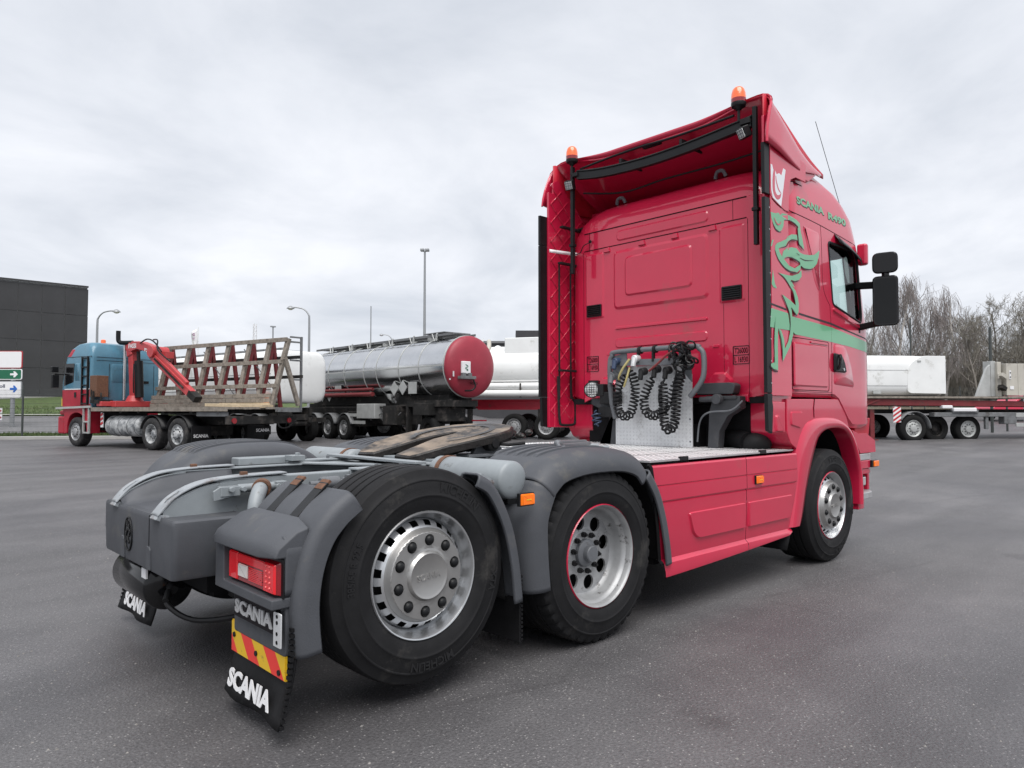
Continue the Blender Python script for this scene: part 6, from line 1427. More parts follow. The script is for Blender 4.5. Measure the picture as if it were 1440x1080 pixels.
for k, t in enumerate((.035, .10, .165)):
    obj('kick_board', MB().bar(Vector(rp(-1.85, t))+Vector((0, .09, 0)), Vector(rp(-5.6-.3*k, t))+Vector((0, .09, 0)), .06, .125), 'weathered_wood', GR, bevel=.006)
    obj('kick_board', MB().bar(Vector(rp(-5.63-.3*k, t))+Vector((0, .09, 0)), Vector(rp(-8.0, t))+Vector((0, .09, 0)), .06, .125), 'weathered_wood' if k else 'new_wood', GR, bevel=.006)
obj('loose_plank', MB().bar((-6.0, .30, .07), (-8.15, -.10, .02), .5, .09), 'new_wood', GR, bevel=.006)
for x in XS:
    obj('steel_leg', MB().bar(rp(x-.07, .02), rp(x-.16, .97), .10, .10, (0,1,.2)), 'rust_red', GR).location.y = -.10
    obj('steel_leg', MB().bar((x-.1, -1.22, 0), (x-.16, -.86, 2.02), .10, .10, (0,1,.2)), 'rust_red', GR)
for z, y in ((1.55, -1.0), (.95, -1.12)): obj('back_rail', MB().bar((-1.95, y, z), (-8.5, y, z), .05, .10), 'chassis_dark', GR)
for x in (-3.9, -6.0): obj('cross_stay', MB().bar((x, -.9, 1.9), (x-1.4, -1.1, .4), .025, .025), 'chassis_grey', GR)
for y in (-1.2,): obj('end_post', MB().bar((-8.35, y, -.1), (-8.35, y, 2.2), .06, .06), 'chassis_grey', GR)
for z in (2.17, 2.02, 1.45, .85): obj('end_rung', MB().bar((-8.3, -.80, z), (-8.35, -1.2, z), .05, .05), 'chassis_grey', GR)
obj('end_strut', MB().bar((-8.28, -.62, 1.5), (-8.30, -1.15, .05), .10, .12), 'weathered_wood', GR)
obj('end_sill', MB().bar((-8.3, -.30, -.08), (-8.3, -1.25, -.08), .10, .14), 'chassis_grey', GR)

# ------------------------------------------------------------------ white tanker behind the rack
h1 = yhead(.60, -.80)
W1 = empty('white_tanker', ypos(26.2, -7.85), h1, 'white tank trailer with orange hazard plate, half hidden behind the timber rack', 'tank trailer')
sec = suitcase(2.4, 1.92, .55); mb, rows = tank_hull(sec, 9.0, 2.42, .12); mb.grid(rows, cu=True); tk = obj('tank', mb, 'tank_white', W1, smooth=50)
mb = MB()
for z in (2.50, 1.95): mb.tube([(0.0, 1.203, z), (9, 1.203, z)], .008, 5)
for x in (.45, 3.0, 6.0): mb.tube([(x, p[0]*1.003, 2.42+p[1]*1.003) for p in sec], .008, 5, closed=True)
obj('tank_seam', mb, 'chassis_grey', tk)
obj('top_walkway', MB().box((4.5, 0, 3.40), (8.4, .7, .05)).box((4.5, .38, 3.46), (8.4, .03, .1)), 'chassis_grey', tk)
hp = obj('hazard_plate', MB().box((-.02, 1.20, 1.62), (.42, .03, .32)), 'plate_orange', W1)
hp.location = (.30, .03, .0)
mb = MB(); LSx = lambda a, b, d: Vector((.28-a, 1.248+d, b)); lettering(mb, '33', LSx, -.10, .10, 1.65, 1.76, .02); lettering(mb, '1203', LSx, -.17, .17, 1.48, 1.59, .02); mb.box((.28, 1.247, 1.62), (.42, .004, .012)); obj('plate_numbers', mb, 'letter_black', W1, smooth=0)
obj('tanker_chassis', MB().box((4.5, .45, 1.15), (9.2, .12, .3)).box((4.5, -.45, 1.15), (9.2, .12, .3)).box((2.0, .95, 1.35), (4.2, .1, .12)).box((2.0, 0, .9), (3.2, 1.6, .3)), 'chassis_dark', W1)
for x in (.9, 2.2):
    for s in (1, -1): simple_wheel(W1, x, s*1.22, .5, s=s)
for x in (.9, 2.2):
    P_ = arcpath(x, .5, .58, 20, 160, 14); obj('guard', MB().grid([[(p[0], y, p[1]) for p in P_] for y in (.8, 1.25)]), 'chassis_grey', W1, solid=.02)
obj('coupling_gear', MB().box((-.6, .3, .85), (1.0, .16, .16)).box((-.6, -.3, .85), (1.0, .16, .16)).box((-.2, .9, 1.0), (.5, .6, .2)).cyl((-.9, .2, .75), (-.9, 1.0, .75), .10, 12).box((-.9, .6, .95), (.25, .5, .2)), 'chassis_dark', W1)
mb = MB(); mb.tube(smoothpath([(-.2, 1.1, .95), (-.5, 1.15, .62), (-.9, 1.1, .6), (-1.1, .9, .85)], 6), .03, 6); obj('brake_hose', mb, 'hose_black', W1)

# ------------------------------------------------------------------ polished tanker with red end
sh = yhead(.735, -.678)      # from its near (front) end to its tail
S1 = empty('polished_tanker', ypos(24.4, -1.45), sh, 'polished steel tank trailer with a red domed end in the middle background', 'tank trailer')
secr = [(1.06*math.cos(2*math.pi*k/48), 1.06*math.sin(2*math.pi*k/48)) for k in range(48)]
L = 10.6; zc = 2.68
mb = MB(); mb.grid([[(L*k/10, y, zc+z) for y, z in secr] for k in range(11)], cu=True); tk = obj('tank_shell', mb, 'polished_steel', S1, smooth=60)
mb = MB(); rows = []
for k in range(9):
    t = k/8*math.pi/2; f = math.sin(t) if k else .002; rows.append([(-.30*math.cos(t)**1.0, y*f*1.003, zc+z*f*1.003) for y, z in secr])
rows.append([(.06, y*1.004, zc+z*1.004) for y, z in secr]); mb.grid(rows, cu=True); obj('red_end', mb, 'tank_red', S1, smooth=60)
mb = MB(); rows = []
for k in range(7):
    t = k/6*math.pi/2; f = math.sin(t) if k else .002; rows.append([(L+.30*math.cos(t), y*f, zc+z*f) for y, z in secr])
mb.grid(rows, cu=True); obj('tail_end', mb, 'polished_steel', S1, smooth=60)
for x in (.12, 1.55, 2.8, 4.3, 5.2, 6.7, 8.0, 9.4):
    mb = MB(); mb.tube([(x, y*1.006, zc+z*1.006) for y, z in secr], .016, 6, closed=True); obj('tank_hoop', mb, 'pale_steel', S1)
mb = MB(); mb.box((5.2, 1.075, zc+.02), (10.2, .02, .05)); obj('side_strip', mb, 'pale_steel', S1)
obj('catwalk', MB().box((5.2, 0, zc+1.16), (9.8, .55, .04)).box((5.2, .5, zc+1.14), (9.8, .03, .08)).box((5.2, -.5, zc+1.14), (9.8, .03, .08)), 'chassis_grey', S1)
mb = MB()
for x in (1.2, 2.6, 4.0, 5.6, 7.0, 8.6): mb.bar((x, .55, zc+.95), (x, .50, zc+1.22), .05, .05); mb.bar((x, .62, zc+.93), (x+.3, .50, zc+1.2), .03, .03)
fine(obj('catwalk_bracket', mb, 'pale_steel', S1))
for x in (2.0, 5.0, 7.6): obj('manhole', MB().cyl((x, 0, zc+1.0), (x, 0, zc+1.22), .28, 20, ch=.03), 'pale_steel', S1)
mb = MB(); mb.box((1.6, 0, zc+1.26), (1.2, .7, .03)); obj('folded_rail', mb, 'chassis_grey', S1)
LF = frame((0,0,0), (-1,0,0), (0,0,1), (0,1,0))
def diamond(x, z, r): return [(-x-r, z), (-x, z-r), (-x+r, z), (-x, z+r)]
for i, (x, z) in enumerate(((3.15, 1.98), (2.60, 2.0), (8.6, 1.82), (8.0, 1.82))): obj('hazard_diamond', MB().prism(diamond(x, z, .27), frame((0, 0, 0), (-1,0,0), (0,0,1), (0,1,0)), .98, 1.00), 'pale_steel', S1)
for x in (2.0, 7.3): obj('hazard_board', MB().box((x, .98, 1.98), (.50, .02, .42)), 'pale_steel', S1)
for x in (3.15, 2.6, 2.0, 8.6, 8.0, 7.3): obj('board_holder', MB().bar((x, .6, 1.75), (x, .97, 1.9), .04, .04), 'chassis_dark', S1)
obj('cargo_pipe', MB().cyl((4.6, 1.0, 1.80), (9.8, 1.0, 1.80), .085, 14).cyl((4.6, 1.0, 1.99), (9.4, 1.0, 1.99), .06, 12), 'rust_red', S1)
obj('belly_cone', MB().lathe([(.75, 0), (.55, -.35), (.2, -.42), (1e-3, -.42)], 28, (4.0, 0, 1.80), (0,0,1)), 'polished_steel', S1)
obj('white_box', MB().box((-.30, .42, 2.62), (.10, .36, .42)), 'letter_white', S1, bevel=.02)
mb = MB(); mb.tube(smoothpath([(-.352, .47, 2.72), (-.352, .36, 2.66), (-.352, .48, 2.60), (-.352, .36, 2.54), (-.352, .42, 2.52)], 4), .014, 5); obj('box_mark', mb, 'sign_green', S1)
obj('connection_tray', MB().box((-.34, .40, 2.28), (.24, .62, .10)).box((-.34, .30, 2.38), (.14, .14, .12)).box((-.34, .55, 2.38), (.14, .14, .12)), 'chassis_grey', S1, bevel=.01)
mb = MB(); mb.tube(smoothpath([(-.36, .14, 2.22), (-.40, .08, 2.0), (-.36, .2, 1.86), (-.3, .45, 1.84)], 6), .03, 6); obj('black_hose', mb, 'hose_black', S1)
obj('white_label', MB().box((-.20, .86, 2.40), (.01, .10, .18), Matrix.Rotation(.5, 3, 'Z')).box((-.16, .98, 2.22), (.01, .10, .05), Matrix.Rotation(.5, 3, 'Z')), 'letter_white', S1)
mb = MB(); lettering(mb, 'VBG', lambda a, b, d: Vector((-.30, -a, b)), -.25, .10, 2.06, 2.14, .02); obj('coupling_lettering', mb, 'letter_black', S1, smooth=0)
obj('trailer_chassis', MB().box((5.5, .42, 1.35), (10.5, .12, .26)).box((5.5, -.42, 1.35), (10.5, .12, .26)).bar((.3, .5, 1.55), (3.6, .95, 1.30), .05, .06).bar((3.6, .95, 1.30), (9.8, .95, 1.30), .05, .06), 'chassis_dark', S1)
obj('landing_leg', MB().box((2.55, .75, .78), (.16, .16, 1.3)).box((2.55, .75, .10), (.36, .30, .06)), 'chassis_dark', S1)
obj('landing_leg', MB().box((2.55, -.75, .78), (.16, .16, 1.3)).box((2.55, -.75, .10), (.36, .30, .06)), 'chassis_dark', S1)
obj('valve_cabinet', MB().box((4.8, .95, 1.15), (1.3, .5, .56)), 'pale_steel', S1, bevel=.02)
mb = MB()
for k in range(7): mb.cyl((3.2+k*.28, .9, .8+.1*(k % 3)), (3.3+k*.28, .9, 1.25), .035, 8); mb.bar((2.7+k*.3, 1.0, 1.1-.06*(k % 2)), (3.1+k*.3, 1.0, .85+.1*(k % 3)), .03, .03)
fine(obj('pipe_work', mb, 'chassis_grey', S1))
for x in (6.4, 7.7, 9.0):
    for s in (1, -1): simple_wheel(S1, x, s*1.22, .5, s=s)
    P_ = arcpath(x, .5, .58, 15, 165, 14); obj('wheel_guard', MB().grid([[(p[0], y, p[1]) for p in P_] for y in (.85, 1.24)]), 'chassis_grey', S1, solid=.02)
obj('tank_saddle', MB().box((5.4, 0, 1.56), (9.8, 1.0, .34)), 'chassis_dark', S1)
obj('under_gear', MB().box((4.4, 0, .95), (5.0, 1.3, .55)).box((8.0, 0, .9), (4.4, 1.4, .7)).box((1.3, .2, 1.42), (2.4, 1.3, .22)), 'chassis_dark', S1)
pieces('side_locker', [MB().box((3.3, .80, 1.0), (.9, .6, .7)), MB().box((1.0, .3, 1.05), (1.2, .9, .5)), MB().box((5.9, .7, .85), (1.0, .7, .6))], 'chassis_dark', S1, bevel=.02)
for y_ in (.9, -.4): simple_wheel(S1, 1.2, y_, .48, s=1, dish=.14, rim='chassis_dark')
obj('near_box', MB().box((1.35, .85, 1.22), (.9, .5, .42)), 'chassis_dark', S1, bevel=.02)
obj('side_guard', MB().box((5.6, 1.15, .72), (1.4, .04, .12)).box((5.6, 1.15, 1.0), (1.4, .04, .12)), 'pale_steel', S1)

# ------------------------------------------------------------------ white tanker with pipes, behind the spoiler's left flap
S2 = empty('piped_tanker', ypos(30.0, -3.6), yhead(-.30, .954), 'white tank trailer with white pipes along its side on a red chassis', 'tank trailer')
sec2 = [(1.0*math.cos(2*math.pi*k/40), 1.0*math.sin(2*math.pi*k/40)) for k in range(40)]
mb, rows = tank_hull(sec2, 9.0, 2.72, .3); mb.grid(rows, cu=True); obj('tank', mb, 'tank_white', S2, smooth=60)
for x in (2.6, 3.2): 
    mb = MB(); mb.tube([(x, y*1.012, 2.72+z*1.012) for y, z in sec2], .05, 8, closed=True); obj('tank_band', mb, 'tank_white', S2)
SR = frame((0,0,0), (1,0,0), (0,0,1), (0,-1,0))
mb = MB(); mb.tube(smoothpath([(2.85, -.20, 3.95), (2.95, -.55, 3.6), (2.8, -1.0, 3.1), (2.75, -1.12, 2.5), (2.85, -1.15, 2.0)], 6), .09, 12); obj('filling_hose', mb, 'beige_grey', S2)
obj('top_hatch_box', MB().box((5.0, -.1, 3.55), (2.6, 1.3, .9)), 'tank_white', S2, bevel=.03)
obj('hatch_strut', MB().bar((2.2, -.98, 2.4), (2.75, -.6, 4.0), .06, .06), 'tank_white', S2)
for z, y in ((2.06, -1.10), (1.78, -1.18)): obj('long_pipe', MB().cyl((1.4 if z > 2 else -.4, y, z), (9.0, y, z), .14, 16), 'tank_white', S2)
obj('pipe_rail', MB().box((4.5, -1.05, 2.28), (9.0, .05, .06)), 'tank_white', S2)
for x in (2.0, 4.5): obj('pipe_clip', MB().box((x, -1.2, 1.9), (.06, .1, .55)), 'chassis_dark', S2)
obj('red_chassis', MB().box((4.0, -.45, 1.38), (10.0, .12, .36)).box((4.0, .45, 1.38), (10.0, .12, .36)).box((4.5, -.8, 1.30), (3.8, .06, .3)), 'old_red', S2)
obj('red_cabinet', MB().box((-.2, -.95, 1.12), (1.1, .7, .9)).box((1.3, -.9, 1.25), (1.6, .4, .16)), 'old_red', S2, bevel=.02)
obj('red_strut', MB().bar((1.0, -.9, .7), (2.0, -.9, 1.5), .06, .06).bar((1.4, -.9, .72), (3.0, -.9, .72), .05, .05), 'old_red', S2)
obj('landing_leg', MB().box((2.3, -.9, .75), (.18, .16, 1.45)).box((5.2, -.9, .6), (.14, .14, 1.15)), 'chassis_dark', S2)
for x in (-1.4, 4.2, 5.5):
    for s in (1, -1): simple_wheel(S2, x, s*1.15, .5, s=s)
obj('wheel_guard', MB().grid([[(p[0], y, p[1]) for p in arcpath(-1.4, .5, .62, 0, 180, 16)] for y in (-.8, -1.2)]), 'chassis_dark', S2, solid=.02)
# ------------------------------------------------------------------ right side: low trailer with white tank, generator unit, trailers, car
LT = empty('low_trailer', ypos(27.0, 14.85), yhead(.10, .995), 'long red flat trailer carrying the white box tank on the right', 'trailer')
LT.location.z -= .10
# x runs to the right along the trailer, -y faces the viewer
obj('main_beam', MB().prism([(-5.6, 1.36), (-2.9, 1.36), (-2.0, 1.34), (6.5, 1.28), (12, 1.24), (12, 1.40), (0, 1.54), (-1.6, 1.58), (-2.6, 1.58), (-5.6, 1.58)], frame((0,0,0), (1,0,0), (0,0,1), (0,-1,0)), .80, 1.10), 'rust_red', LT, bevel=.01)
obj('main_beam', MB().prism([(-5.6, 1.36), (-2.9, 1.36), (-2.0, 1.34), (6.5, 1.28), (12, 1.24), (12, 1.40), (0, 1.54), (-1.6, 1.58), (-2.6, 1.58), (-5.6, 1.58)], frame((0,0,0), (1,0,0), (0,0,1), (0,-1,0)), -1.10, -.80), 'rust_red', LT, bevel=.01)
obj('load_bed', MB().box((-.3, 0, 1.63), (10.6, 2.4, .07)), 'weathered_wood', LT)
obj('rear_bed', MB().box((8.2, 0, 1.36), (8.0, 2.4, .10)), 'pale_steel', LT)
obj('bolster', MB().bar((-3.0, -1.12, 1.05), (-1.7, -1.12, 1.55), .06, .05).bar((-2.6, -1.12, .95), (-2.2, -1.12, 1.5), .05, .05), 'rust_red', LT)
for x in (-2.5, -1.85): obj('support_leg', MB().box((x, -.85, .62), (.16, .16, 1.15)).box((x, -.85, .06), (.34, .34, .08)), 'rust_red', LT)
obj('under_frame', MB().box((3, 0, 1.12), (10, .8, .16)).box((-2.6, 0, .55), (2.2, 1.2, .16)), 'chassis_dark', LT)
def stripeboard(par, x, y, z):
    o = obj('striped_board', MB().box((x, y, z), (.30, .02, .56)), 'letter_white', par); mb = MB()
    for k in range(-2, 4):
        pl = clip_poly([(x-.3, z-.35+k*.16), (x+.3, z+.05+k*.16), (x+.3, z+.13+k*.16), (x-.3, z-.27+k*.16)], x-.15, x+.15, z-.28, z+.28)
        if len(pl) > 2: mb.add([(a, y-.012, b) for a, b in pl], [tuple(range(len(pl)))])
    obj('board_stripes', mb, 'stripe_red', o, smooth=0)
stripeboard(LT, -2.35, -1.16, .95); stripeboard(LT, -1.05, -1.16, 1.0)
for x in (-.50, 4.0):
    pass
for s in (-1, 1): simple_wheel(LT, -.45, s*1.20, .50, R=.5, s=s, dish=.03, rim='pale_steel')
for x in (.75,): simple_wheel(LT, x, -.75, .49, s=-1, dish=.14, rim='chassis_dark')
obj('grey_guard', MB().grid([[(p[0], y, p[1]) for p in arcpath(-.40, .5, .62, 0, 150, 16)] for y in (-.75, -1.24)]), 'chassis_grey', LT, solid=.03)
obj('grey_subframe', MB().box((2.2, -1.0, 1.0), (3.6, .3, .16)).box((1.6, -1.0, 1.12), (1.0, .4, .12)).box((2.5, -1.05, .72), (.12, .12, .5)).box((3.4, -1.0, .8), (.5, .3, .3)), 'chassis_grey', LT, bevel=.02)
obj('white_fitting', MB().box((1.55, -1.15, 1.18), (.9, .2, .14)).box((.9, -1.1, 1.28), (.4, .2, .12)), 'letter_white', LT, bevel=.03)
for x in (1.95,):
    for s in (-1, 1): simple_wheel(LT, x, s*1.10 + .25, .47, s=s, R=.5, dish=.02, rim='pale_steel')
for z in (.98, .62): obj('underrun_rail', MB().box((6.4, -1.15, z), (5.6, .05, .14)), 'pale_steel', LT, bevel=.01)
obj('red_side_panel', MB().box((7.5, -1.05, .80), (6.0, .08, .22)), 'rust_red', LT); obj('rail_post', MB().box((4.1, -1.1, .85), (.1, .1, .7)).box((6.2, -1.1, .85), (.1, .1, .7)), 'chassis_grey', LT)
WT = empty('white_box_tank', (0,0,0), 0, 'plain white box tank resting on the long red trailer', 'tank'); WT.location = LT.matrix_basis @ Vector((-.2, .05, 1.67)); WT.rotation_euler = LT.rotation_euler; WT.scale = (1, 1, .90)
WT.location = (LT.location + Matrix.Rotation(LT.rotation_euler.z, 3, 'Z') @ Vector((-.75, .05, 1.67)))
sec3 = rnd(rect(-1.15, 1.15, -.83, .83), .45, 6); sec3 = [(y, z) for y, z in sec3]
mb = MB(); mb.grid([[(x, y*k, .83+z*k) for y, z in sec3] for x, k in ((-4.62, .94), (-4.60, .985), (-4.55, 1), (-2, 1), (1.55, 1.0), (1.60, .985), (1.62, .94))], cu=True); mb.add([(1.62, y*.94, .83+z*.94) for y, z in sec3], [tuple(range(len(sec3)))]); mb.add([(-4.62, y*.94, .83+z*.94) for y, z in sec3], [tuple(range(len(sec3)))])
tk = obj('hull', mb, 'tank_white', WT, smooth=50)
obj('hull_seam', MB().tube([(-4.4, -1.153, 1.05), (1.5, -1.153, 1.05)], .006, 5).tube([(-4.4, -1.153, .42), (1.5, -1.153, .42)], .006, 5), 'chassis_grey', tk)
obj('end_frame', MB().prism(rnd([(.15, .12), (1.66, .10), (1.66, 1.64), (.75, 1.64), (.20, 1.30)], [.2, .02, .02, .2, .3]), frame((0,0,0), (1,0,0), (0,0,1), (0,-1,0)), 1.0, 1.165), 'tank_white', WT, bevel=.02)
obj('roof_rail', MB().box((-1.5, 0, 1.68), (5, .8, .04)), 'tank_white', WT); obj('lifting_ring', MB().tube([(-2.2+.08*math.cos(t), -.3, 1.70+.08*math.sin(t)) for t in [k*.5 for k in range(13)]], .02, 6, closed=True), 'letter_white', WT)
obj('type_plate', MB().box((-1.0, -1.13, .16), (.3, .02, .12)), 'pale_steel', WT); obj('end_bolt', MB().box((.62, -1.17, 1.42), (.14, .03, .06)).box((1.66, -1.1, 1.45), (.06, .1, .1)), 'pale_steel', WT)
GU = empty('generator_unit', (LT.location + Matrix.Rotation(LT.rotation_euler.z, 3, 'Z') @ Vector((3.05, -.2, 1.60))), LT.rotation_euler.z, 'beige grey cabinet unit with two lamps on the red trailer', 'machine'); GU.scale = (.74, 1, .88)
obj('bulkhead', MB().prism([(-.9, .0), (-.05, .0), (-.05, 1.45), (-.25, 1.30)], frame((0,0,0), (1,0,0), (0,0,1), (0,-1,0)), .4, .5).box((.1, -.3, .80), (.26, .4, 1.58)), 'pale_steel', GU, bevel=.01)
obj('column', MB().box((.32, -.35, .80), (.22, .5, 1.5)), 'beige_grey', GU, bevel=.02)
for z in (.95, .45): obj('flood_lamp', MB().box((.30, -.75, z), (.28, .24, .16), Matrix.Rotation(.5, 3, 'Y')).cyl((.15, -.7, z-.12), (.15, -.7, z+.1), .04, 8), 'beige_grey' if z > .8 else 'chassis_dark', GU, bevel=.03)
for x, w_ in ((.72, .62), (1.22, .36)): obj('cabinet_door', MB().box((x+.12, -.45, .80), (w_, .6, 1.35)), 'beige_grey', GU, bevel=.012)
obj('cabinet_vent', MB().box((.72, -.76, 1.0), (.09, .02, .36)), 'letter_white', GU); obj('cabinet_plate', MB().box((.80, -.76, .45), (.2, .02, .14)), 'letter_white', GU)
obj('vent_hole', MB().cyl((.72, -.77, 1.08), (.72, -.78, 1.08), .03, 10).cyl((.72, -.77, .9), (.72, -.78, .9), .03, 10), 'underside', GU)
for z in (.25, 1.35): obj('cabinet_hinge', MB().box((1.54, -.76, z), (.05, .04, .12)), 'chassis_dark', GU)
obj('unit_base', MB().box((.7, 0, .04), (1.9, 1.4, .10)), 'chassis_dark', GU)
# red parked car far right, mostly hidden
RC = empty('parked_car', ypos(41, 29.3), yhead(.0, 1.0), 'red parked car behind the generator unit at the right edge', 'car')
body = smoothpath([(-2.1, .35), (-2.15, .75), (-1.7, .95), (-1.0, 1.05), (-.45, 1.42), (.5, 1.48), (1.3, 1.20), (1.95, 1.0), (2.05, .6), (2.0, .35)], 4)
obj('body', MB().prism([(p.x, p.y) for p in body], frame((0,0,0), (1,0,0), (0,0,1), (0,-1,0)), -.85, .85), 'red_paint', RC, bevel=.08)
obj('side_glass', MB().prism(rnd([(-.85, 1.03), (-.38, 1.36), (.45, 1.41), (1.05, 1.18), (1.0, 1.03)], .05), frame((0,0,0), (1,0,0), (0,0,1), (0,-1,0)), .84, .862), 'black_gloss', RC)
for x in (-1.3, 1.3):
    for s in (-1, 1): w0 = simple_wheel(RC, x, s*.86, .32, s=s); w0.scale = (.64, .6, .64)
# round sign and posts
SG = empty('round_sign', ypos(33, 23.75), 0, 'round red and white road sign on a post at the right edge', 'sign'); SG.rotation_euler.z = YAW
obj('sign_post', MB().cyl((0,0,0), (0,0,2.4), .035, 10), 'lamp_metal', SG); obj('sign_face', MB().cyl((-.04,0,2.15), (-.06,0,2.15), .30, 28), 'sign_white', SG); obj('sign_ring', MB().lathe([(.22, .0), (.30, .0), (.30, .006), (.22, .006)], 28, (-.061,0,2.15), (-1,0,0)), 'sign_red', SG); obj('sign_mark', MB().box((-.064, 0, 2.18), (.004, .05, .22)).box((-.064, 0, 2.02), (.004, .06, .06)), 'lettering_dark', SG)
for i, (f, r, h, lab) in enumerate(((31, 20.9, 4.6, 'tall dark steel post beside the generator unit'), (32.5, 22.6, 2.6, 'short dark post left of the round sign'), (40, 19.6, 5.5, 'slim dark post behind the beige cabinet unit'), (42, 23.6, 6.0, 'slim dark post before the bare trees at the right'))):
    p = tag(obj('steel_post', MB().cyl((0,0,-.2), (0,0,h), .06 if i in (0, 2) else .045, 10), 'fence_green', loc=ypos(f, r)), lab, 'post')
# mesh fence behind, right
# ------------------------------------------------------------------ far left: building, verge, road, fence, signs, lamps
def strip(name, f0, f1, r0, r1, m, dz, kind='structure', nf=6, nr=16):
    o = obj(name, MB().grid([[(*yard(f0+(f1-f0)*i/nf, r0+(r1-r0)*j/nr), gz(f0+(f1-f0)*i/nf, r0+(r1-r0)*j/nr)+dz) for j in range(nr+1)] for i in range(nf+1)]), m, smooth=80); o['kind'] = kind; return o
strip('verge', 29.9, 32.2, -60, -13.5, 'grass', .02); strip('road', 32.4, 42.5, -70, -8, 'road', .012); strip('grass_bank', 43, 62, -80, -6, 'grass', .03, nf=10)
strip('pavement', 42.5, 43.0, -70, -8, 'concrete', .10)
k_ = obj('kerb', MB().grid([[(*yard(f, r), gz(f, r)+h) for r in [-60+q*3 for q in range(16)]] for f, h in ((29.75, -.02), (29.75, .12), (29.95, .12), (29.95, 0))]), 'concrete'); k_['kind'] = 'structure'
random.seed(3)
mb = MB()
for i in range(9000):
    q = random.random(); 
    if q < .6: f, r = random.uniform(29.95, 32.1), random.uniform(-34, -13.6)
    else: f, r = random.uniform(43, 50), random.uniform(-40, -20)
    x, y = yard(f, r); z = gz(f, r)+.02; a = random.random()*6.28; h = random.uniform(.05, .16); w_ = .02
    mb.add([(x-w_*math.cos(a), y-w_*math.sin(a), z), (x+w_*math.cos(a), y+w_*math.sin(a), z), (x+random.uniform(-.05, .05), y+random.uniform(-.05, .05), z+h)], [(0, 1, 2)])
o = obj('grass_blades', mb, 'grass', smooth=0); tag(o, 'short green verge grass along the fence and bank', 'grass', kind='stuff')
# dark panelled hall
Bq = empty('warehouse', (0,0,0), 0, 'tall dark grey panel-clad hall at the left edge', 'building')
p0, p1 = Vector(yard(62, -37.2)), Vector(yard(54.5, -45.5)); dr = (p1-p0).normalized(); Lb = 40; zb = 2.25; hb = 9.85
Bq.location = (p0.x, p0.y, zb); Bq.rotation_euler.z = math.atan2(dr.y, dr.x)
n_ = Vector((-dr.y, dr.x)); toward = 1 if (Vector((CAMX, CAMY))-p0).dot(n_) > 0 else -1
obj('wall_core', MB().box((Lb/2, -toward*10, hb/2), (Lb, 19.9, hb)), 'joint_pale', Bq)
pw = 1.68; ph = 2.35
nz_ = 5
for i in range(22):
    for j in range(nz_):
        z0 = .35+j*ph; z1 = min(hb+.02, z0+ph-.035)
        if z0 >= hb-.1: continue
        obj('wall_panel', MB().box((i*pw+pw/2, toward*(-.05), (z0+z1)/2), (pw-.045, .14, z1-z0)), 'building_dark', Bq)
obj('plinth', MB().box((Lb/2, toward*.0, .12), (Lb+.1, .3, .3)), 'concrete', Bq); obj('roof_edge', MB().box((Lb/2, toward*.03, hb+.08), (Lb+.1, .22, .14)), 'building_dark', Bq)
for j in range(nz_):
    z0 = .35+j*ph; z1 = min(hb+.02, z0+ph-.035)
    if z0 < hb-.1:
        for i in range(6): obj('wall_panel', MB().box((-.01, -toward*(.1+i*pw+pw/2), (z0+z1)/2), (.14, pw-.035, z1-z0)), 'building_dark', Bq)
# low dark building behind the tankers
LB = empty('low_hall', ypos(95, 1.0), YAW+R_(90), 'low dark flat-roofed hall behind the white piped tanker', 'building'); LB.location.z = 0
obj('wall', MB().box((0, -6, 5.2), (16, 12, 10.4)), 'building_dark', LB); obj('roof', MB().box((0, -6, 10.5), (16.4, 12.4, .3)), 'joint_pale', LB); obj('roof_house', MB().box((-3.0, -5, 11.4), (7, 6, 1.8)), 'building_dark', LB)
for k in range(5): obj('window', MB().box((-6+k*3, .05, 6.0), (1.6, .1, 1.4)), 'black_gloss', LB)
# mesh fence along the left edge of the yard
FN = empty('mesh_fence', (0,0,0), 0, 'dark green wire mesh fence along the left edge of the yard', 'fence')
fr_ = [(-33.5+q*2.52) for q in range(9)]
for i, r in enumerate(fr_):
    x, y, z = ypos(30.4, r); obj('fence_post', MB().box((x, y, z+1.12), (.06, .06, 2.28), Matrix.Rotation(YAW, 3, 'Z')), 'fence_green', FN)
for i in range(len(fr_)-1):
    mb = MB(); a, b = Vector(ypos(30.4, fr_[i])), Vector(ypos(30.4, fr_[i+1]))
    for k in range(1, 50):
        p = a.lerp(b, k/50); mb.bar(p+Vector((0,0,.06)), p+Vector((0,0,2.05)), .006, .006, (1,0,0))
    for k in range(11): mb.bar(a+Vector((0,0,.08+k*.197)), b+Vector((0,0,.08+k*.197)), .009, .009)
    obj('fence_mesh', mb, 'fence_green', FN, smooth=0)
# direction signs behind the fence
DS = empty('direction_sign', (0,0,0), 0, 'stack of three road direction boards with arrows behind the fence', 'sign'); DS.location = ypos(35.5, -24.9); DS.rotation_euler.z = YAW - math.pi/2
zt = DS.location.z
def board(z0, z1, m, edge, nm): 
    b = obj(nm, MB().prism(rnd(rect(-3.0, .48, z0, z1), .10), frame((0,0,0), (1,0,0), (0,0,1), (0,-1,0)), .06, .10), edge, DS); return obj(nm+'_face', MB().prism(rnd(rect(-2.96, .44, z0+.035, z1-.035), .08), frame((0,0,0), (1,0,0), (0,0,1), (0,-1,0)), .10, .106), m, b)
bw = board((3.474-zt), (4.343-zt), 'sign_white', 'sign_red', 'white_board'); bg_ = board((2.905-zt), (3.438-zt), 'sign_green', 'sign_white', 'green_board'); bb = board((1.982-zt), (2.834-zt), 'sign_white', 'lamp_metal', 'blue_arrow_board')
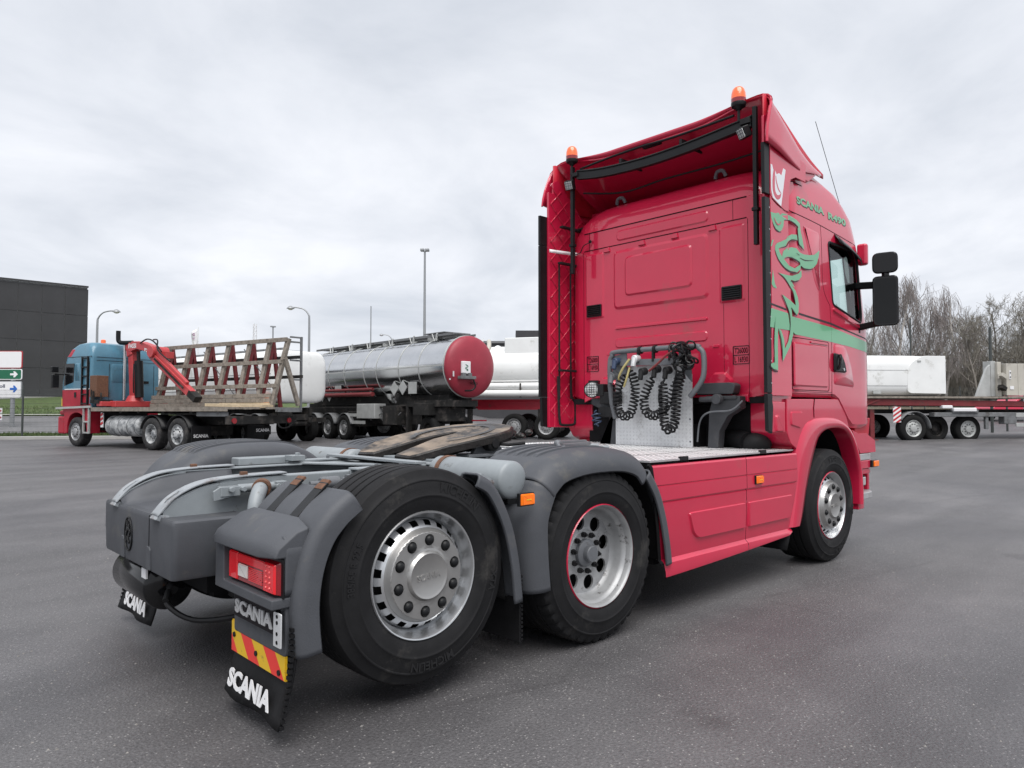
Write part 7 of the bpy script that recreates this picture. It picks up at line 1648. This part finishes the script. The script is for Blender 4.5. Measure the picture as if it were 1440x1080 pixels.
def arrow(x0, x1, zc_, h, m):
    obj('arrow', MB().prism([(x0, zc_-h*.16), (x0+(x1-x0)*.5, zc_-h*.16), (x0+(x1-x0)*.42, zc_-h*.5), (x0+(x1-x0)*.62, zc_-h*.5), (x1, zc_), (x0+(x1-x0)*.62, zc_+h*.5), (x0+(x1-x0)*.42, zc_+h*.5), (x0+(x1-x0)*.5, zc_+h*.16), (x0, zc_+h*.16)], frame((0,0,0), (1,0,0), (0,0,1), (0,-1,0)), .107, .112), m, DS)
arrow(-.10, .28, (3.172-zt), .30, 'sign_white'); arrow(-.10, .28, (2.444-zt), .34, 'sign_blue')
mb = MB(); lettering(mb, 'oll', lambda a, b, d: Vector((a, -.108-d, b)), -.62, -.34, (2.497-zt), (2.675-zt), .03); obj('sign_lettering', mb, 'lettering_dark', DS, smooth=0)
for x in (-.02, -2.3): obj('sign_post', MB().cyl((x, .0, -.3), (x, .0, (4.290-zt)), .10, 12), 'lamp_metal', DS)
D2 = empty('small_sign', ypos(34.0, -24.45), YAW - math.pi/2, 'small white arrow boards low behind the fence at the left edge', 'sign')
obj('small_board', MB().box((-.5, 0, .92), (1.2, .03, .26)).box((-.5, 0, .60), (1.2, .03, .26)), 'sign_white', D2, bevel=.02); obj('small_post', MB().cyl((-.3, .05, -.2), (-.3, .05, 1.0), .04, 8).cyl((-.9, .05, -.2), (-.9, .05, 1.0), .04, 8), 'lamp_metal', D2)
for z, m in ((.92, 'sign_red'), (.60, 'sign_red')): obj('small_arrow', MB().box((-.12, -.02, z), (.26, .01, .03)).prism([(.0, z-.07), (.09, z), (.0, z+.07)], frame((0,0,0), (1,0,0), (0,0,1), (0,-1,0)), .016, .022), m, D2)
# street lamps
def street_lamp(f, r, h, side, arm, label, base_z=None, group='street lamps along the road'):
    L_ = empty('street_lamp', ypos(f, r), YAW - math.pi/2, label, 'street lamp', group)
    if base_z is not None: L_.location.z = base_z
    hz = h - L_.location.z
    mb = MB(); P_ = [(0, 0, 0), (0, 0, hz*.5), (0, 0, hz-.9), (side*.06, 0, hz-.45), (side*.35, 0, hz-.12), (side*.75, 0, hz), (side*arm, 0, hz+.02)]
    P_ = smoothpath(P_, 6); n = len(P_); mb.tube(P_, [.10-.055*min(1, k/(n*.6)) for k in range(n)], 8); obj('pole', mb, 'lamp_metal', L_)
    obj('lamp_head', MB().lathe([(.05, .10), (.13, .06), (.22, -.02), (.26, -.08), (.10, -.10), (1e-3, -.10)], 18, (side*(arm+.15), 0, hz+.02), (0,0,1)), 'lamp_metal', L_)
    obj('lamp_bowl', MB().sphere((side*(arm+.15), 0, hz-.08), .17, 14, 8, (1, 1, .5)), 'white_lens', L_)
    return L_
street_lamp(47, -27.5, 7.96, 1, 1.1, 'curved street lamp rising behind the teal cab, its arm pointing right')
street_lamp(47, -13.45, 8.19, -1, 1.1, 'curved street lamp behind the timber rack, its arm pointing left')
street_lamp(82, -13.9, 10.11, -1, 1.05, 'small distant street lamp above the polished tanker')
MA = empty('light_mast', ypos(64, -7.9), YAW - math.pi/2, 'tall slender twin-headed light mast above the polished tanker', 'light mast')
hm = 15.78-MA.location.z
obj('mast', MB().cyl((0,0,0), (0,0,hm), .16, 12, .09), 'lamp_metal', MA)
for s in (-1, 1): obj('mast_head', MB().box((s*.22, 0, hm+.12), (.36, .5, .22)).box((s*.1, 0, hm), (.2, .08, .08)), 'lamp_metal', MA, bevel=.04)
tag(obj('slim_pole', MB().cyl((0,0,0), (0,0,10.20-gz(60, -11.95)), .055, 8, .045), 'lamp_metal', loc=ypos(60, -11.95)), 'bare slim pole left of the light mast', 'pole')
TW = empty('lattice_mast', ypos(78, -28.3), 0, 'pale lattice mast tip showing above the timber rack', 'mast'); hw_ = 10.89-TW.location.z
for a in range(3): t = a*2.094; obj('mast_leg', MB().cyl((.28*math.cos(t), .28*math.sin(t), 0), (.18*math.cos(t), .18*math.sin(t), hw_), .05, 6), 'sign_white', TW)
mb = MB()
for k in range(16):
    z = hw_*k/16
    for a in range(3): t, u = a*2.094, (a+1)*2.094; mb.bar((.26*math.cos(t), .26*math.sin(t), z), (.24*math.cos(u), .24*math.sin(u), z+hw_/16), .03, .03)
obj('mast_lattice', mb, 'sign_white', TW)
tag(obj('slim_pole', MB().cyl((0,0,0), (0,0,9.57-gz(70, -23.6)), .07, 8).box((0,0,9.64-gz(70, -23.6)), (.5, .2, .12)), 'lamp_metal', loc=ypos(70, -23.6)), 'pole with a small box head above the timber rack', 'pole')
FG = empty('flagpole', ypos(60, -26.55), YAW - math.pi/2, 'white flagpole with a limp white flag behind the timber rack', 'flagpole'); hf_ = 8.40-FG.location.z
obj('pole', MB().cyl((0,0,0), (0,0,hf_), .05, 8, .03), 'sign_white', FG)
mb = MB(); mb.grid([[(-.10-.55*k/8*(1-.25*i/8), .12*math.sin(k*.9+i*.3), hf_-.1-1.45*i/8-.55*(k/8)**1.3*.8) for k in range(9)] for i in range(9)]); obj('flag', mb, 'flag_cloth', FG, solid=.004)
mb = MB(); lettering(mb, 'G', lambda a, b, d: Vector((a, -.16-d, b)), -.42, -.22, hf_-.75, hf_-.5, .03); lettering(mb, 'TT', lambda a, b, d: Vector((a, -.16-d, b)), -.42, -.22, hf_-1.1, hf_-.9, .03); obj('flag_mark', mb, 'flag_purple', FG, smooth=0)
# ------------------------------------------------------------------ bare trees on the right
mat('birch_bark', (.30, .28, .26), .9, var=.3, vscale=3, dirt=(.05, .045, .04), dscale=2.5, damt=.3)
mat('twig_brown', (.21, .185, .175), .9)
mat('twig_olive', (.20, .185, .155), .9)
mat('bark_dark', (.16, .145, .125), .9, var=.3, vscale=3)
mat('far_concrete', (.22, .22, .215), .9)
mat('ivy', (.12, .105, .075), .9, var=.4, vscale=3)
def bare_tree(name, f, r, H, seed, label, weep=0., spread=.5, twigs='twig_brown', bark='bark_dark', dens=1., lean=0, group='bare trees behind the fence on the right'):
    rn = random.Random(seed); tr = empty(name, ypos(f, r), rn.random()*6.28, label, 'tree', group)
    trunk = MB(); crown = MB()
    def br(p, d, L, rad, lev):
        n = 5 if lev < 2 else 4; pts = [p.copy()]; q = p.copy(); dd = d.copy()
        for k in range(n):
            j = Vector((rn.gauss(0, 1), rn.gauss(0, 1), rn.gauss(0, 1)))*(.10 if lev < 2 else .17)
            dd = (dd + j + Vector((0, 0, .10 if lev < 2 else (.10-weep*.55 if lev >= 3 else .08-weep*.12)))).normalized(); q = q + dd*L/n; pts.append(q.copy())
        rr = [max(.009, rad*(1-.62*k/n)) for k in range(n+1)]
        (trunk if lev < 2 else crown).tube(pts, rr, 7 if lev == 0 else 5 if lev == 1 else 3, caps=False)
        if lev >= 4: return
        m = {0: int(11*dens), 1: int(6*dens), 2: 5, 3: 3 if not weep else 2}[lev]
        for k in range(m):
            t = (.22 if lev == 0 else .18) + (.78 if lev == 0 else .8)*((k+rn.random()*.8)/m); i = min(n-1, int(t*n)); o = pts[i].lerp(pts[i+1], t*n-i)
            a = rn.random()*6.28; ax = (pts[i+1]-pts[i]).normalized(); u = ax.orthogonal().normalized(); v = ax.cross(u); side = u*math.cos(a)+v*math.sin(a)
            if weep and lev >= 2: nd = (ax*.4 + side*.5 + Vector((0, 0, -weep*1.3))).normalized()
            else: nd = (ax*(.75-.1*spread) + side*(.45+spread*.45) + Vector((0, 0, .22))).normalized()
            ln = {0: H*(.40-.24*t)*(.75+spread*.5), 1: L*.50, 2: L*.55, 3: L*.62}[lev]*rn.uniform(.7, 1.2)
            if weep and lev == 2: ln = rn.uniform(.7, 1.7)
            br(o, nd, ln, max(.009, rr[i]*(.5 if lev == 0 else .5)), lev+1)
    br(Vector((0, 0, -.1)), Vector((lean, 0, 1)).normalized(), H*.93, H*.0125, 0)
    obj('trunk', trunk, bark, tr, smooth=60); obj('crown', crown, twigs, tr, smooth=0)
    return tr
TR_ = [('birch_tree', 58, 31.2, 11.7, 1, 'tall weeping birch just right of the wing mirror', .8, .45, 'twig_brown', 'birch_bark', 1.15),
       ('birch_tree', 60, 33.6, 10.5, 2, 'weeping birch with pale stem right of the tallest birch', .75, .5, 'twig_brown', 'birch_bark', 1.1),
       ('birch_tree', 59, 35.9, 10.0, 3, 'drooping birch above the end of the white box tank', .85, .55, 'twig_brown', 'birch_bark', 1.1),
       ('birch_tree', 62, 29.0, 9.3, 4, 'bare birch partly hidden behind the wing mirror', .6, .4, 'twig_brown', 'birch_bark', 1.0),
       ('bare_tree', 57, 37.5, 7.6, 5, 'low bare tree between the birches and the beige cabinet unit', 0, .7, 'twig_olive', 'bark_dark', 1.1),
       ('bare_tree', 60, 40.6, 8.6, 6, 'broad bare tree above the beige cabinet unit', 0, .95, 'twig_olive', 'bark_dark', 1.25),
       ('bare_tree', 58, 42.2, 8.0, 7, 'round-headed bare tree right of the beige cabinet unit', 0, .8, 'twig_olive', 'bark_dark', 1.25),
       ('bare_tree', 62, 45.6, 8.8, 8, 'tallest bare tree at the right edge of the picture', 0, .75, 'twig_olive', 'bark_dark', 1.25),
       ('bare_tree', 56, 43.9, 7.4, 9, 'bare tree before the right edge, lower than its neighbours', 0, .8, 'twig_brown', 'bark_dark', 1.2),
       ('bare_tree', 66, 38.6, 8.2, 10, 'thin bare tree standing back in the gap of the tree line', 0, .6, 'twig_brown', 'bark_dark', 1.0),
       ('bare_tree', 64, 43.0, 8.3, 12, 'bushy olive-brown bare tree behind the round-headed one', 0, .95, 'twig_olive', 'bark_dark', 1.2),
       ('bare_tree', 66, 47.5, 8.5, 13, 'bare tree cut by the right edge of the picture, set back', 0, .9, 'twig_olive', 'bark_dark', 1.2),
       ('birch_tree', 64, 36.6, 9.5, 14, 'slender birch set back behind the white box tank', .6, .5, 'twig_brown', 'birch_bark', 1.0),
       ('birch_tree', 66, 33.0, 10.0, 15, 'slender set-back birch between the two tallest birches', .6, .5, 'twig_brown', 'birch_bark', 1.0)]
for (nm, f, r, H, sd_, lab, we, sp_, tw_, bk, de) in TR_: bare_tree(nm, f, r, H, sd_, lab, we, sp_, tw_, bk, de)
# undergrowth: a mass of bare stems
rn = random.Random(5); mb = MB()
for k in range(7000):
    f = rn.uniform(60, 70); r = f/1000*rn.uniform(470, 860); x, y, z = ypos(f, r); h = rn.uniform(1.4, 6.0)*(1 if rn.random() < .8 else 1.3)
    p = Vector((x, y, z)); d = Vector((rn.gauss(0, .22), rn.gauss(0, .22), 1)).normalized(); q = p+d*h*.5; e = q+(d+Vector((rn.gauss(0, .3), rn.gauss(0, .3), -.1))).normalized()*h*.5
    mb.tube([p, q, e], [.022, .015, .006], 3, caps=False)
    for j in range(4):
        a = p.lerp(q, .4+.6*rn.random()) if rn.random() < .5 else q.lerp(e, rn.random()); b = a+Vector((rn.gauss(0, .5), rn.gauss(0, .5), rn.uniform(.1, .8)))*.8
        mb.tube([a, b], [.010, .005], 3, caps=False)
o = obj('undergrowth', mb, 'twig_olive', smooth=0); tag(o, 'tangle of bare brush under the trees on the right', 'brush', kind='stuff')
rn = random.Random(8); mb = MB()
for k in range(2600):
    f = rn.uniform(115, 140); r = rn.uniform(-2, 62); x, y, z = ypos(f, r); h = rn.uniform(3.5, 9.0)
    p = Vector((x, y, z-.2)); d = Vector((rn.gauss(0, .1), rn.gauss(0, .1), 1)).normalized(); q = p+d*h*.5; e = q+(d+Vector((rn.gauss(0, .2), rn.gauss(0, .2), 0))).normalized()*h*.5
    mb.tube([p, q, e], [.09, .06, .02], 3, caps=False)
    for j in range(5):
        a = q.lerp(e, rn.random()); b = a+Vector((rn.gauss(0, .9), rn.gauss(0, .9), rn.uniform(.3, 1.6))); mb.tube([a, b], [.04, .015], 3, caps=False)
o = obj('far_wood', mb, 'twig_brown', smooth=0); tag(o, 'distant bare wood far behind the tractor truck', 'wood', kind='stuff')
# far bank that closes the view under the trees, and the right-hand fence
rows = [[(*yard(f, f/1000*a), gz(f, f/1000*a)+h) for a in range(380, 1001, 20)] for f, h in ((56, 0), (66, .25), (75, 1.6), (82, 3.0), (84, 3.1), (90, 0))]
o = obj('far_bank', MB().grid(rows), 'ivy', smooth=80); o['kind'] = 'structure'
FR = empty('mesh_fence', (0,0,0), 0, 'low wire mesh fence in front of the bare trees on the right', 'fence')
for q in range(9):
    x, y, z = ypos(50, 24+q*2.5); obj('fence_post', MB().box((x, y, z+.95), (.06, .06, 1.9)), 'fence_green', FR)
for q in range(8):
    a, b = Vector(ypos(50, 24+q*2.5)), Vector(ypos(50, 26.5+q*2.5)); mb = MB()
    for k in range(1, 26): p = a.lerp(b, k/26); mb.bar(p+Vector((0,0,.05)), p+Vector((0,0,1.8)), .008, .008, (1,0,0))
    for k in range(8): mb.bar(a+Vector((0,0,.08+k*.24)), b+Vector((0,0,.08+k*.24)), .010, .010)
    obj('fence_mesh', mb, 'fence_green', FR, smooth=0)
